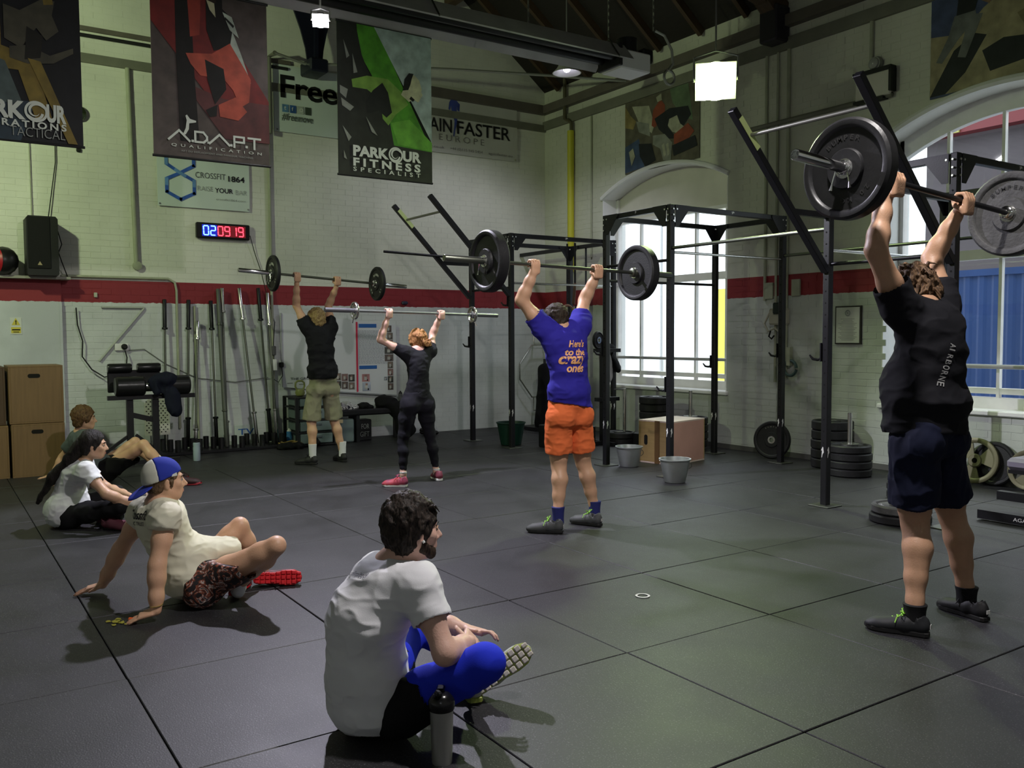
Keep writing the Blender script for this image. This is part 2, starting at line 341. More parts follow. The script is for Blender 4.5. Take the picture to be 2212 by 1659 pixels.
# plaster linings, arches, cills and glazing of the two windows
SOF = M('white_gloss_reveal', (.80, .80, .78), .3)
FRM = M('window_frame_white', (.74, .73, .70), .4, var=.05)
GLS = bpy.data.materials.new('window_glass'); GLS.use_nodes = True
_n = GLS.node_tree; _n.nodes.remove(_n.nodes['Principled BSDF']); _t = mk(_n, 'ShaderNodeBsdfTransparent'); _g = mk(_n, 'ShaderNodeBsdfGlossy'); _g.inputs['Roughness'].default_value = .03
_x = mk(_n, 'ShaderNodeMixShader'); _x.inputs[0].default_value = .05; _t.inputs[0].default_value = (.95, .97, .97, 1)
_n.links.new(_t.outputs[0], _x.inputs[1]); _n.links.new(_g.outputs[0], _x.inputs[2]); _n.links.new(_x.outputs[0], _n.nodes['Material Output'].inputs[0])
def window(idx, a, b, s, zs, zc, blank):
    w = thing('window_%d' % idx, None, None, ((a+b)/2, YW+.32, s)); w['kind'] = 'structure'
    # reveal lining
    mb = MB(); t = .012
    mb.box((a+t/2, YW+.225, (s+zs)/2), (t, .45, zs-s)); mb.box((b-t/2, YW+.225, (s+zs)/2), (t, .45, zs-s))
    P = arch(a, b, zs, zc, 20)
    for k in range(20):
        (xa, za), (xb, zb) = P[k], P[k+1]
        mb.add([(xa, YW-.004, za), (xb, YW-.004, zb), (xb, YW+.45, zb), (xa, YW+.45, za), (xa, YW-.004, za-t), (xb, YW-.004, zb-t), (xb, YW+.45, zb-t), (xa, YW+.45, za-t)],
               [(0, 1, 2, 3), (7, 6, 5, 4), (4, 5, 1, 0), (5, 6, 2, 1), (6, 7, 3, 2), (7, 4, 0, 3)])
    mb.build('reveal', SOF, w)
    MB().box(((a+b)/2, YW+.13, s+.02), (b-a+.06, .34, .05), bev=.01).build('sill', SOF, w)
    yf = YW+.30; top = 3.20 if blank else None
    fr = MB(); F = .06
    z0 = s+.12
    fr.box(((a+b)/2, yf, s+.09), (b-a, .12, .13)); fr.box(((a+b)/2, yf+.02, z0+.10), (b-a-.02, .08, .06))
    fr.box((a+F/2, yf, (s+zs)/2), (F, .08, zs-s)); fr.box((b-F/2, yf, (s+zs)/2), (F, .08, zs-s))
    fr.box(((a+b)/2, yf, 2.285), (b-a, .09, .10))
    if blank: fr.box(((a+b)/2, yf, top), (b-a, .09, .05))
    else:
        P1 = arch(a, b, zs, zc, 20); P2 = arch(a+.06, b-.06, zs-.20, zc-.20, 20)
        for k in range(20):
            (xa, za), (xb, zb), (xc, zc_), (xd, zd) = P1[k], P1[k+1], P2[k+1], P2[k]
            vs = [(xa, yf-.04, za), (xb, yf-.04, zb), (xc, yf-.04, zc_), (xd, yf-.04, zd)]; vs += [(v[0], yf+.04, v[2]) for v in vs]
            fr.add(vs, [(0, 1, 2, 3), (7, 6, 5, 4), (3, 2, 6, 7)])
    fr.build('frame', FRM, w)
    n = 4; st = (b-a)/4.4
    xs = [a+.55+k*.565 for k in range(4)]
    for x in xs[:4]:
        if x > b-.1: continue
        zt = 3.19 if blank else zs+.06+(zc-zs)*.6
        MB().box((x, yf, (z0+zt)/2), (.032, .05, zt-z0)).build('glazing_bar', FRM, w)
    edges = [a+F]+xs[:4]+[b-F]
    for k in range(len(edges)-1):
        xa, xb = edges[k]+.016, edges[k+1]-.016
        if xb-xa < .05: continue
        for (za, zb) in ((z0+.12, 2.235), (2.335, 3.17 if blank else 3.50)):
            MB().box(((xa+xb)/2, yf+.01, (za+zb)/2), (xb-xa, .006, zb-za)).build('pane', GLS, w)
    if blank:
        pb = MB(); P = arch(a, b, zs, zc, 20)
        pb.prism([(a, 3.22), (b, 3.22)]+P, (0, YW+.30, 0), XV, ZV, -.04).build('blank_panel', CRM, w)
    # grab rail across the lower panes
    MB().cyl((a, YW+.20, 1.15), (b, YW+.20, 1.15), .022).box((a+.02, YW+.20, 1.15), (.03, .06, .08)).box((b-.02, YW+.20, 1.15), (.03, .06, .08)).build('guard_rail', M('grey_rail', (.33, .33, .32), .5), w)
    return w
window(1, *WINS[0], True); window(2, *WINS[1], False)
# rounded plaster roll around the arches
for i, (a, b, s, zs, zc) in enumerate(WINS):
    P = arch(a-.02, b+.02, zs, zc+.02, 24)
    MB().tube([(x, YW-.005, z) for x, z in P], .045 if i else .035, 8).build('trim_%d' % (3+i), M('bullnose_white', (.72, .72, .70), .35), kind='structure', smooth=True)
# painted band courses / service pipes along the wall heads
BAND = M('olive_grey_band', (.17, .17, .13), .6, var=.12, sc=5)
BAND2 = M('brown_grey_band', (.12, .105, .085), .6, var=.12, sc=5)
MB().box((XB+.02, 2.2, 4.90), (.05, 13.0, .11)).build('trim_5', BAND, kind='structure')
MB().box((-4.2, YW-.02, 4.94), (15.6, .05, .14)).build('trim_6', BAND, kind='structure')
MB().box((-4.2, YW-.05, 5.19), (15.6, .11, .13)).build('trim_7', BAND2, kind='structure')
MB().box((XB+.05, 7.45, 5.19), (.10, 2.4, .14)).box((XB+.02, .3, 5.255), (.04, 8.1, .055)).build('trim_8', BAND2, kind='structure')
MB().cyl((XB+.05, -4.2, 5.165), (XB+.05, 4.3, 5.165), .022, 10).build('trim_9', M('black_pipe', (.03, .03, .03), .5), kind='structure')
# dark skirting strip
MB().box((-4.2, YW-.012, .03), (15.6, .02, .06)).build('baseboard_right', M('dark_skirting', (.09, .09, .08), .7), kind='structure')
# roof: boarded slopes, rafters, purlins, a truss
RB = M('dark_roof_boards', (.014, .011, .009), .8, sc=6, col2=(.022, .017, .013), stretch=(1, 12, 12))
TIM = M('old_roof_timber', (.050, .028, .014), .7, sc=4, col2=(.085, .050, .024), stretch=(14, 1, 1))
rf = MB()
for sgn in (1, -1):
    y1 = YW+.3 if sgn > 0 else -4.3
    z1 = RZ-SL*abs(y1-RY)
    rf.add([(XB-.3, RY, RZ+.02), (3.8, RY, RZ+.02), (3.8, y1, z1+.02), (XB-.3, y1, z1+.02), (XB-.3, RY, RZ+.1), (3.8, RY, RZ+.1), (3.8, y1, z1+.1), (XB-.3, y1, z1+.1)],
           [(0, 1, 2, 3), (7, 6, 5, 4), (0, 3, 7, 4), (1, 5, 6, 2), (0, 4, 5, 1), (3, 2, 6, 7)])
roof = rf.build('ceiling', RB, kind='structure')
for k in range(20):
    x = XB+.45+k*.78
    MB().beam((x, YW-.02, EAVE+.0), (x, RY, RZ-.08), .06, .15, up=(0, .6, 1)).build('rafter', TIM, roof)
for q in (.28, .62):
    y = YW-(YW-RY)*q; z = EAVE+SL*(YW-y)-.24
    MB().box((-4.2, y, z), (15.8, .14, .20)).build('purlin', TIM, roof)
def truss(x):
    t = thing('roof_truss', 'dark timber roof truss seated on %s' % ('the window wall between the two arches' if x > -9 else 'the wall beside the corner'), 'roof truss', (x, YW-.2, 5.0))
    MB().box((x, YW-.13, 5.16), (.26, .26, .42), bev=.02).build('wall_shoe', M('dark_cast_iron', (.045, .04, .05), .5), t)
    MB().beam((x, YW-.05, 5.30), (x, RY, RZ-.3), .20, .26, up=(0, .6, 1)).build('principal_rafter', TIM, t)
    MB().beam((x, YW-.10, 5.42), (x, RY+.2, 6.9), .16, .22, up=(0, .2, 1)).build('tie_beam', TIM, t)
    return t
truss(-7.15)
# ================================================================ OUTSIDE THE WINDOWS
MB().box((-6, 22, -.32), (70, 26, .1)).build('trim_10', M('yard_tarmac', (.45, .45, .44), .9, var=.1), kind='structure')
# blue shipping container
ct = thing('shipping_container', 'blue corrugated steel shipping container seen through the right window', 'container', (-6.2, 14.6, -.27))
BLU = M('container_blue', (.008, .042, .165), .5, var=.12, sc=1.5, stretch=(1, 1, .2))
mb = MB(); n = 34; x0, x1 = -7.95, -.6; st = (x1-x0)/n; pts = []
for k in range(n):
    x = x0+k*st; pts += [(x, 13.35), (x+st*.30, 13.35), (x+st*.5, 13.328), (x+st*.80, 13.328)]
pts.append((x1, 13.35)); vs = [(x, y, -.2) for x, y in pts]+[(x, y, 2.36) for x, y in pts]; m = len(pts)
mb.add(vs, [(i, i+1, m+i+1, m+i) for i in range(m-1)]); mb.build('corrugated_side', BLU, ct)
MB().box((-4.27, 14.6, 2.40), (7.4, 2.6, .10)).box((-4.27, 14.6, -.22), (7.4, 2.6, .1)).box((-4.27, 15.8, 1.1), (7.3, .1, 2.5)).build('frame_rails', BLU, ct)
for x in (x0, x1): MB().box((x, 13.36, 1.1), (.12, .12, 2.6)).build('corner_post', BLU, ct)
# building opposite with a red fascia
PNK = M('pale_mauve_render', (.085, .072, .080), .8, var=.05, sc=2, stretch=(.3, 1, 5))
ob = thing('building_opposite', 'pale mauve building with a red fascia across the yard', 'building', (-7, 19, -.27))
MB().box((-4.15, 19.5, 2.6), (12.3, 5, 5.5)).build('wall', PNK, ob)
MB().box((-4.3, 16.86, 5.50), (12.4, .28, .32)).build('fascia', M('red_fascia', (.13, .012, .016), .5), ob)
MB().box((-9.78, 16.70, 5.50), (.62, .04, .31)).build('sign_panel', M('yellow_sign', (.32, .32, .08), .5), ob)
MB().box((-4.2, 17.3, 6.1), (12.4, 1.2, .9)).build('upper_wall', M('weathered_brick', (.14, .12, .125), .8, var=.2, sc=12), ob)
MB().box((-7.5, 16.93, 1.1), (.9, .06, 2.6)).box((-5.5, 16.93, 1.5), (1.4, .06, 1.1)).build('pale_door', M('pale_door_paint', (.25, .24, .25), .5), ob)
wb = thing('yard_fence', 'low white wall with a yellow board outside the left window', 'wall', (-18, 15, -.27))
MB().box((-17.0, 15.6, .30), (15.5, .3, 1.2)).build('low_wall', M('bright_render', (.85, .86, .86), .7), wb)
MB().box((-13.45, 14.5, 1.1), (.42, .12, 2.75)).build('yellow_board', M('yellow_board', (.85, .80, .10), .6), wb)
for k in range(4): MB().box((-21.5+k*2.6, 15.4, 2.2), (.05, .05, 5.0)).build('fence_post', M('grey_joint', (.45, .45, .46), .6), wb)
rd = thing('red_sign_stack', 'small red and white signs outside the right edge of the left window', 'sign', (-11.6, 14, -.27))
MB().box((-11.62, 14.2, 3.75), (.5, .06, .30)).build('red_panel', M('red_panel', (.55, .04, .05), .6), rd); MB().box((-11.5, 14.2, 1.2), (.10, .10, 5.6)).build('post', M('grey_joint', (.45, .45, .46), .6), rd)
# ================================================================ OVERHEAD
LAMPG = M('lamp_glass_green', (.74, 1.0, .42), .5, emit=45); LAMPP = M('lamp_glass_white', (.98, .96, 1.0), .5, emit=160)
CAST = M('cast_aluminium', (.30, .30, .29), .45, .8)
def floodlight(name, label, loc, target, size, glass, light, hang=1.0):
    t = thing(name, label, 'light', loc); L = Vector(loc); d = (Vector(target)-L).normalized(); x = d.cross(ZV).normalized(); u = x.cross(d)
    mt = Matrix((x, -d, u)).transposed(); w = size
    m = MB(); a = [mt @ Vector(v)+L for v in ((-w, 0, -w*.9), (w, 0, -w*.9), (w, 0, w*.9), (-w, 0, w*.9), (-w*.55, w*.8, -w*.5), (w*.55, w*.8, -w*.5), (w*.55, w*.8, w*.5), (-w*.55, w*.8, w*.5))]
    m.add(a, [(4, 5, 6, 7), (0, 1, 5, 4), (1, 2, 6, 5), (2, 3, 7, 6), (3, 0, 4, 7)]); m.box(L-d*w*1.05, (w*.8, w*.6, w*.8), rot=mt); m.build('housing', CAST, t)
    pr = [(0, -.02), (w*.86, -.015), (w*.94, 0), (w*.86, .012), (0, .03)]
    MB().lathe(pr, L+d*.004, d, 24, closed=False).build('lens', glass, t)
    m = MB(); top = L+ZV*w*1.5
    m.tube([L-x*w*1.08, L-x*w*1.08+ZV*w*1.2, top, L+x*w*1.08+ZV*w*1.2, L+x*w*1.08], .012, 8); m.build('bracket', CAST, t)
    MB().tube([top, top+ZV*hang], .010, 6).build('hanger', M('hanger_grey', (.12, .12, .11), .6), t)
    if light: 
        wm = light.matrix_world.copy()
        light.parent = t; light.matrix_parent_inverse = t.matrix_basis.inverted()
    return t
floodlight('floodlight', 'glaring green-white floodlight hanging before the window wall', (-6.66, 7.06, 4.16), (-3.2, 3.6, 2.0), .21, LAMPG, LA, 1.9)
floodlight('floodlight', 'small dazzling white spotlight beside the dark roof bracket, under the heater', (-7.76, 3.11, 4.36), (-5.2, 2.0, 1.0), .072, LAMPP, LB, .22)
# radiant tube heater --------------------------------------------------
ht = thing('tube_heater', 'long radiant tube heater with a steel reflector and white burner box', 'heater', (-8.0, 2.5, 4.6))
REF = M('reflector_steel', (.50, .50, .48), .38, .30, var=.15, sc=3, bump=.1, bsc=8)
sec = [(-8.36, 4.63), (-8.22, 4.80), (-7.86, 4.80), (-7.68, 4.60), (-7.675, 4.615), (-7.85, 4.815), (-8.23, 4.815), (-8.375, 4.64)]
for k in range(6):
    ya, yb = -3.4+k*1.70, -3.4+(k+1)*1.70+.02
    MB().prism([(x, z) for x, z in sec], (0, yb, 0), XV, ZV, yb-ya).build('reflector', REF, ht)
m = MB()
for x in (-8.12, -7.90): m.cyl((x, -3.4, 4.69), (x, 6.75, 4.69), .052, 12)
m.build('radiant_tubes', M('blackened_tube', (.02, .02, .02), .5), ht, smooth=True)
for k in range(5):
    y = -2.6+k*2.3; MB().tube([(-8.37, y, 4.64), (-8.24, y, 4.83), (-7.84, y, 4.83), (-7.67, y, 4.61)], .010, 6).build('hoop', DST, ht)
MB().box((-8.0, 6.98, 4.66), (.36, .46, .22), bev=.015).build('burner_box', M('burner_white', (.72, .72, .70), .45), ht)
MB().box((-8.0, 6.74, 4.70), (.40, .05, .26), bev=.008).cyl((-8.0, 7.0, 4.77), (-8.0, 7.0, 4.95), .12, 16).box((-7.93, 7.22, 4.77), (.13, .16, .16), bev=.02).build('fan_housing', M('fan_black', (.03, .03, .03), .4), ht)
for (x, y, z, h) in ((-7.95, 5.55, 4.82, 3.0), (-8.1, 6.8, 4.9, 2.4), (-7.93, 7.35, 5.12, 2.0), (-8.0, 2.0, 4.82, 5.0)):
    m = MB(); k = 0; zz = z
    while zz < z+h and k < 90:
        m.box((x, y, zz), (.006, .022, .05) if k % 2 else (.022, .006, .05)); zz += .042; k += 1
    m.build('hanging_chain', M('chain_grey', (.22, .22, .20), .5, .6), ht)
hp = [(-7.92, 7.37, 5.10), (-7.90, 7.50, 5.06), (-7.88, 7.60, 4.90), (-7.88, 7.62, 4.74), (-7.90, 7.56, 4.66)]+[(-7.9, 7.58+.085*sin(a), 4.58+.085*cos(a)) for a in np.linspace(0, 5.6, 12)]
MB().tube(hp, .017, 8).build('gas_hose', M('braided_hose', (.42, .44, .38), .4, .7, bump=.4, bsc=300), ht, smooth=True)
# wall lantern bracket and its cable
br = thing('roof_bracket', 'dark blue tapered steel bracket hanging above the whiteboard wall', 'bracket', (XB+.3, 4.6, 5.2))
m = MB(); pr = []
for t in np.linspace(0, 1, 9): pr.append((t, min(.36, .11+.90*t**1.6)))
for s in (0,):
    L_ = [(4.60-w, 5.17+1.9*t) for t, w in pr]; R2 = [(4.60+w*.8, 5.17+1.9*t) for t, w in pr][::-1]
    m.prism(L_+R2, (XB+.30, 0, 0), YV, ZV, .03)
m.build('web_plate', M('bracket_navy', (.018, .022, .045), .4), br)
m = MB(); m.beam((XB+.34, 4.59, 5.15), (XB+.34, 4.62, 7.1), .10, .05); m.build('flange', MATS['bracket_navy'], br)
MB().box((XB+.27, 4.60, 5.17), (.40, .26, .18), bev=.02).build('socket', MATS['bracket_navy'], br)
cb = [(XB+.28, 4.05, 5.28), (XB+.30, 4.45, 5.20), (XB+.6, 5.2, 5.22), (-11.0, 6.4, 5.26), (-10.4, 7.6, 5.22), (-9.85, YW-.10, 5.16)]
tag(MB().tube(cb, .020, 8).build('overhead_conduit', M('galvanised_conduit', (.38, .40, .33), .35, .7), smooth=True), 'thin metal conduit crossing from the roof bracket to the window wall', 'pipe')
tag(MB().tube([(XB+.1, 4.02, 4.25), (XB+.1, 4.02, 5.27), (XB+.28, 4.05, 5.28)], .035, 8).build('bracket_pipe', MATS['olive_grey_band']), 'short dark upright pipe behind the red banner', 'pipe')
# second fitting beyond the heater
hb = thing('bay_light', 'grey bay light bowl with a dim violet bulb behind the tube heater', 'light', (-9.3, 7.1, 4.9))
MB().lathe([(.02, .16), (.08, .15), (.13, .06), (.19, 0), (.18, 0), (.12, .05), (.02, .12)], (-9.3, 7.1, 4.9), (0, 0, 1), 24).build('reflector_bowl', REF, hb, smooth=True)
MB().ico((-9.3, 7.1, 4.96), .05).build('bulb', M('bulb_violet', (.85, .82, 1.0), .5, emit=14), hb)
MB().cyl((-9.3, 7.1, 5.05), (-9.3, 7.1, 5.25), .05, 12).tube([(-9.3, 7.1, 5.25), (-9.3, 7.1, 6.45)], .01, 6).build('housing', CAST, hb)
# ================================================================ HANGING BANNERS
def banner(name, label, x, y0, y1, z0, z1, cols, polys, words, rods=True):
    t = thing(name, label, 'banner', (x, (y0+y1)/2, z0)); w, h = y1-y0, z1-z0
    # cloth sheet with a little body
    mb = MB(); nx, nz = 12, 16; vs = []
    for sdx in (0, -.006):
        for j in range(nz+1):
            for i in range(nx+1): vs.append((x+sdx+.006*sin(3.1*i/nx+2*j/nz), y0+w*i/nx, z0+h*j/nz))
    q = (nx+1)*(nz+1); fs = []
    for j in range(nz):
        for i in range(nx):
            a = j*(nx+1)+i; fs.append((a, a+1, a+nx+2, a+nx+1)); fs.append((q+a+nx+1, q+a+nx+2, q+a+1, q+a))
    bd = [i for i in range(nx+1)]+[j*(nx+1)+nx for j in range(1, nz+1)]+[nz*(nx+1)+i for i in range(nx-1, -1, -1)]+[j*(nx+1) for j in range(nz-1, 0, -1)]
    for k in range(len(bd)): a, b = bd[k], bd[(k+1) % len(bd)]; fs.append((b, a, q+a, q+b))
    mb.add(vs, fs); mb.build('cloth', cols[0], t, smooth=True)
    if polys:
        mb = MB()
        for k, (mi, pl) in enumerate(polys): mb.flat([(u*w, h-v*h) for u, v in pl], (x+.011+.0006*k, y0, z0), YV, ZV, 0, mi)
        mb.build('printed_picture', cols[1:], t)
    for (body, u, v, hh, ww_, bold, shear, sp, mat) in words:
        mb = MB(); put_text(mb, body, (x+.026, y0+u*w, z0+h-v*h), YV, ZV, hh*h, ww_*w if ww_ else None, bold, shear, sp); mb.build('lettering', mat, t, kind='stuff')
    for zz in (z0, z1): MB().cyl((x, y0-.01, zz), (x, y1+.01, zz), .012, 8).build('batten', M('batten_dark', (.05, .05, .05), .4), t)
    return t
PW = M('print_white', (.66, .70, .64), .6); PGY = M('print_grey', (.30, .32, .30), .6); PBK = M('print_black', (.015, .015, .015), .6)
def C(n, c): return M('print_'+n, c, .65, var=.32, sc=7)
def swirl(t, x, cy, cz, r, mat):
    mb = MB(); q = lambda a, rr: (rr*cos(a)*1.0, rr*sin(a))
    for k in range(2):
        for i in range(26):
            a0, a1 = k*pi+i*.22, k*pi+(i+1)*.22; f0, f1 = 1-i/27, 1-(i+1)/27
            ro0, ro1 = r*(.25+.75*f0**.8), r*(.25+.75*f1**.8); w0, w1 = r*.24*min(1, f0*1.8, .35+i*.2), r*.24*min(1, f1*1.8, .35+(i+1)*.2)
            if i > 12 and k == 1: break
            mb.flat([q(a0, ro0), q(a1, ro1), q(a1, ro1-w1), q(a0, ro0-w0)], (x+.0003*k, cy, cz), YV, ZV)
    for i in range(28): a0, a1 = i*2*pi/28, (i+1)*2*pi/28; mb.flat([q(a0, r*1.02), q(a1, r*1.02), q(a1, r*.80), q(a0, r*.80)], (x+.0008, cy, cz), YV, ZV)
    mb.build('spiral_emblem', mat, t)
BX = -8.35
# green climbing banner
g0, g1, gz0, gz1 = 3.51, 4.565, 3.11, 4.62
t = banner('hanging_banner', 'green banner with a climbing man and three rows of white lettering', BX, g0, g1, gz0, gz1,
  [C('dark_olive', (.035, .05, .03)), C('leaf_green', (.08, .32, .02)), C('pale_sky', (.42, .55, .48)), C('bark', (.045, .05, .04)), C('skin_green', (.20, .38, .06)), C('bald_skin', (.62, .66, .38)), C('hair_dark', (.03, .035, .03)), C('grey_streak', (.24, .26, .22)), C('bright_green', (.14, .42, .04))],
  [(0, [(.20, 0), (.40, 0), (1, .78), (1, 1.0), (.6, 1.0), (.5, .70), (.50, .55), (.35, .32), (.22, .18)]),
   (1, [(.38, 0), (1, 0), (1, .72)]),
   (2, [(0, .02), (.19, .0), (.25, .2), (.34, .34), (.45, .38), (.52, .55), (.60, .85), (.55, 1), (0, 1)]),
   (7, [(.55, .62), (.75, .58), (1, .72), (1, .78), (.62, .76)]), (2, [(.40, .70), (.58, .77), (1, .785), (1, 1), (.36, 1)]),
   (3, [(.14, .37), (.30, .33), (.52, .33), (.66, .40), (.74, .48), (.60, .56), (.52, .64), (.46, .60), (.44, .48), (.30, .42), (.15, .42)]),
   (5, [(.28, .50), (.36, .42), (.46, .36), (.52, .42), (.56, .55), (.50, .59), (.42, .55), (.30, .58)]),
   (4, [(.66, .42), (.75, .29), (.80, .27), (.86, .30), (.89, .36), (.885, .38), (.90, .40), (.87, .43), (.85, .455), (.80, .44), (.745, .46)]),
   (5, [(.68, .39), (.70, .31), (.75, .265), (.80, .265), (.78, .30), (.765, .34), (.74, .38)]),
   (5, [(.75, .44), (.77, .42), (.81, .44), (.79, .455)]),
   (6, [(.02, .42), (.10, .44), (.08, .50), (.02, .47)]), (6, [(.03, .50), (.16, .55), (.12, .58), (.04, .55)]), (6, [(.04, .68), (.13, .75), (.10, .78)]), (6, [(.06, .12), (.12, .22), (.09, .24)]), (6, [(.15, .2), (.2, .32), (.16, .33)]), (6, [(.05, .84), (.08, .90), (.05, .89)]), (6, [(.28, .60), (.40, .72), (.34, .70)])],
  [('PARK', .14, .868, .068, .375, .048, 0, 1, PW), ('UR', .665, .868, .068, .205, .048, 0, 1, PW), ('FITNESS', .14, .935, .052, .72, .040, 0, 1.5, PW), ('SPECIALIST', .14, .971, .027, .72, .016, 0, 1.9, PW)])
swirl(t, BX+.026, g0+.590*(g1-g0), gz1-.836*(gz1-gz0), .080, PW)
# red traceur banner
r0, r1, rz0 = 1.763, 2.81, 3.11
t = banner('hanging_banner', 'dark red banner with a leaping figure and angular white lettering', BX, r0, r1, rz0, gz1,
  [C('mauve_grey', (.085, .065, .058)), C('deep_red', (.17, .012, .010)), C('dull_red', (.30, .035, .02)), C('shadow_black', (.018, .015, .014)), C('pale_cloth', (.40, .45, .38)), C('brick_red', (.42, .07, .04)), C('hair_brown', (.05, .03, .02)), C('face_cream', (.50, .48, .30)), C('maroon_foot', (.10, .025, .025))],
  [(0, [(0, 0), (.42, 0), (1, .60), (1, .86), (.75, .86), (0, .22)]),
   (7, [(.25, .55), (.6, .62), (1, .62), (1, .86), (.6, .86)]),
   (2, [(.20, 0), (.33, 0), (.35, .5), (.38, .90), (.22, .90), (.20, .35)]),
   (1, [(.30, .0), (.42, .0), (.40, .26), (.32, .28)]),
   (3, [(.50, .05), (.58, .09), (.66, .16), (.76, .34), (.84, .50), (.80, .52), (.66, .34), (.56, .22)]),
   (2, [(.46, .0), (.60, .0), (.60, .08), (.70, .14), (.66, .30), (.52, .34), (.46, .22)]),
   (4, [(.28, .38), (.50, .36), (.66, .28), (.84, .48), (.82, .62), (.74, .66), (.68, .56), (.60, .50), (.40, .50), (.32, .44)]),
   (2, [(.44, .40), (.60, .44), (.62, .56), (.52, .66), (.46, .52)]),
   (4, [(.55, .66), (.70, .60), (.80, .68), (.72, .74), (.56, .73)]),
   (2, [(.44, .70), (.54, .66), (.53, .73), (.47, .74)]),
   (6, [(.45, .02), (.53, .05), (.54, .14), (.49, .10)]), (5, [(.40, 0), (.56, 0), (.54, .06), (.44, .04)]),
   (3, [(.60, .10), (.68, .12), (.74, .24), (.66, .20)]), (2, [(.62, .125), (.70, .17), (.69, .185), (.62, .14)])],
  [('Q U A L I F I C A T I O N', .14, .938, .016, .78, .006, 0, 1.2, PW), ('ART DU DEPLACEMENT AND PARKOUR TEACHING', .22, .966, .010, .62, .004, 0, 1.1, PGY)])
# geometric A.D.A.P.T letters
mb = MB(); w = r1-r0; h = gz1-rz0
SK_ = [0]
def strokes(pl, u, v, s):
    for k in range(len(pl)-1):
        (a, b), (c, d) = pl[k], pl[k+1]; A = Vector((BX+.026, r0+(u+a*s)*w, gz1-(v-b*s*.70)*h)); B = Vector((BX+.026, r0+(u+c*s)*w, gz1-(v-d*s*.70)*h))
        dd = (B-A).normalized()*.008; SK_[0] += .0005; A.x += SK_[0]; B.x += SK_[0]; mb.beam(A-dd, B+dd, .019, .0004, up=(1, 0, 0))
for (pl, u) in (([(0, 0), (1, .95), (2.0, 0)], .12), ([(0, 0), (0, 1), (.8, 1), (1.15, .6), (1.15, .3), (.8, 0), (0, 0)], .34), ([(0, 0), (1, .95), (2.0, 0)], .46), ([(0, -.1), (0, .95), (1.0, .95), (1.0, .42), (0, .42)], .675), ([(0, .95), (1.25, .95)], .80), ([(.62, .95), (.62, -.1)], .80)):
    strokes(pl, u, .900, .086)
for u in (.318, .452, .650, .785): mb.box((BX+.026, r0+u*w, gz1-.897*h), (.004, .022, .022))
for k in range(5):
    a = [(.30, .775), (.285, .80), (.275, .83), (.265, .855), (.245, .875)]
mb.flat([(.235, -.868), (.26, -.865), (.285, -.835), (.29, -.80), (.325, -.79), (.35, -.785), (.35, -.795), (.335, -.775), (.31, -.768), (.29, -.76), (.275, -.745), (.262, -.752), (.272, -.775), (.265, -.82), (.25, -.85)] and [(u*w, v*h) for u, v in [(.235, -.868), (.262, -.862), (.288, -.83), (.292, -.795), (.35, -.785), (.35, -.795+.02), (.30, -.768), (.275, -.745), (.262, -.752), (.272, -.778), (.262, -.825)]], (BX+.026, r0, gz1), YV, ZV)
mb.build('white_emblem', PW, t)
# dark yellow banner at the left edge
k0, k1 = .02, 1.197
t = banner('hanging_banner', 'black and yellow banner with a crouching figure at the upper left corner', BX, k0, k1, 3.11, gz1,
  [C('night_black', (.012, .013, .018)), C('ochre', (.20, .14, .02)), C('dim_cloth', (.060, .055, .035)), C('dim_teal', (.07, .10, .10)), C('bark_black', (.02, .018, .012)), C('star_grey', (.22, .24, .26)), C('night_blue', (.02, .04, .06))],
  [(5, [(0, .8), (.7, .78), (.6, 1), (0, 1)]), (0, [(.42, .25), (.50, .22), (.50, .50), (.60, .52), (.64, .50), (.72, .62), (.80, .86), (.70, .88), (.60, .62), (.45, .62)]),
   (2, [(.40, .55), (.52, .58), (.62, .80), (.40, .80)]), (1, [(.52, .28), (.62, .30), (.76, .22), (.84, .22), (.82, .30), (.86, .38), (.78, .44), (.72, .38), (.62, .50), (.52, .46)]),
   (0, [(.76, .19), (.82, .18), (.83, .24), (.77, .25)]), (1, [(.55, .50), (.66, .48), (.80, .52), (.95, .46), (.95, .49), (.82, .56), (.66, .58), (.55, .56)]),
   (3, [(.66, .38), (.76, .42), (.74, .54), (.64, .56)]), (4, [(.84, .10), (.90, .12), (.88, .14)]), (4, [(.86, .17), (.93, .18), (.90, .20)]), (4, [(.92, .15), (.96, .16), (.95, .18)]), (4, [(.78, .04), (.81, .06), (.79, .07)]), (0, [(.66, .55), (.74, .56), (.96, .99), (.90, .99)])],
  [('PARK', .27, .880, .092, .365, .048, 0, 1, PW), ('UR', .765, .880, .092, .125, .048, 0, 1, PW), ('GENERATIONS', .235, .925, .036, .655, .030, 0, 1.4, PW), ('TACTICAL', .535, .975, .050, .345, -.010, 0, 1, PGY)])
swirl(t, BX+.026, k0+.700*(k1-k0), gz1-.835*(gz1-3.11), .085, PW)
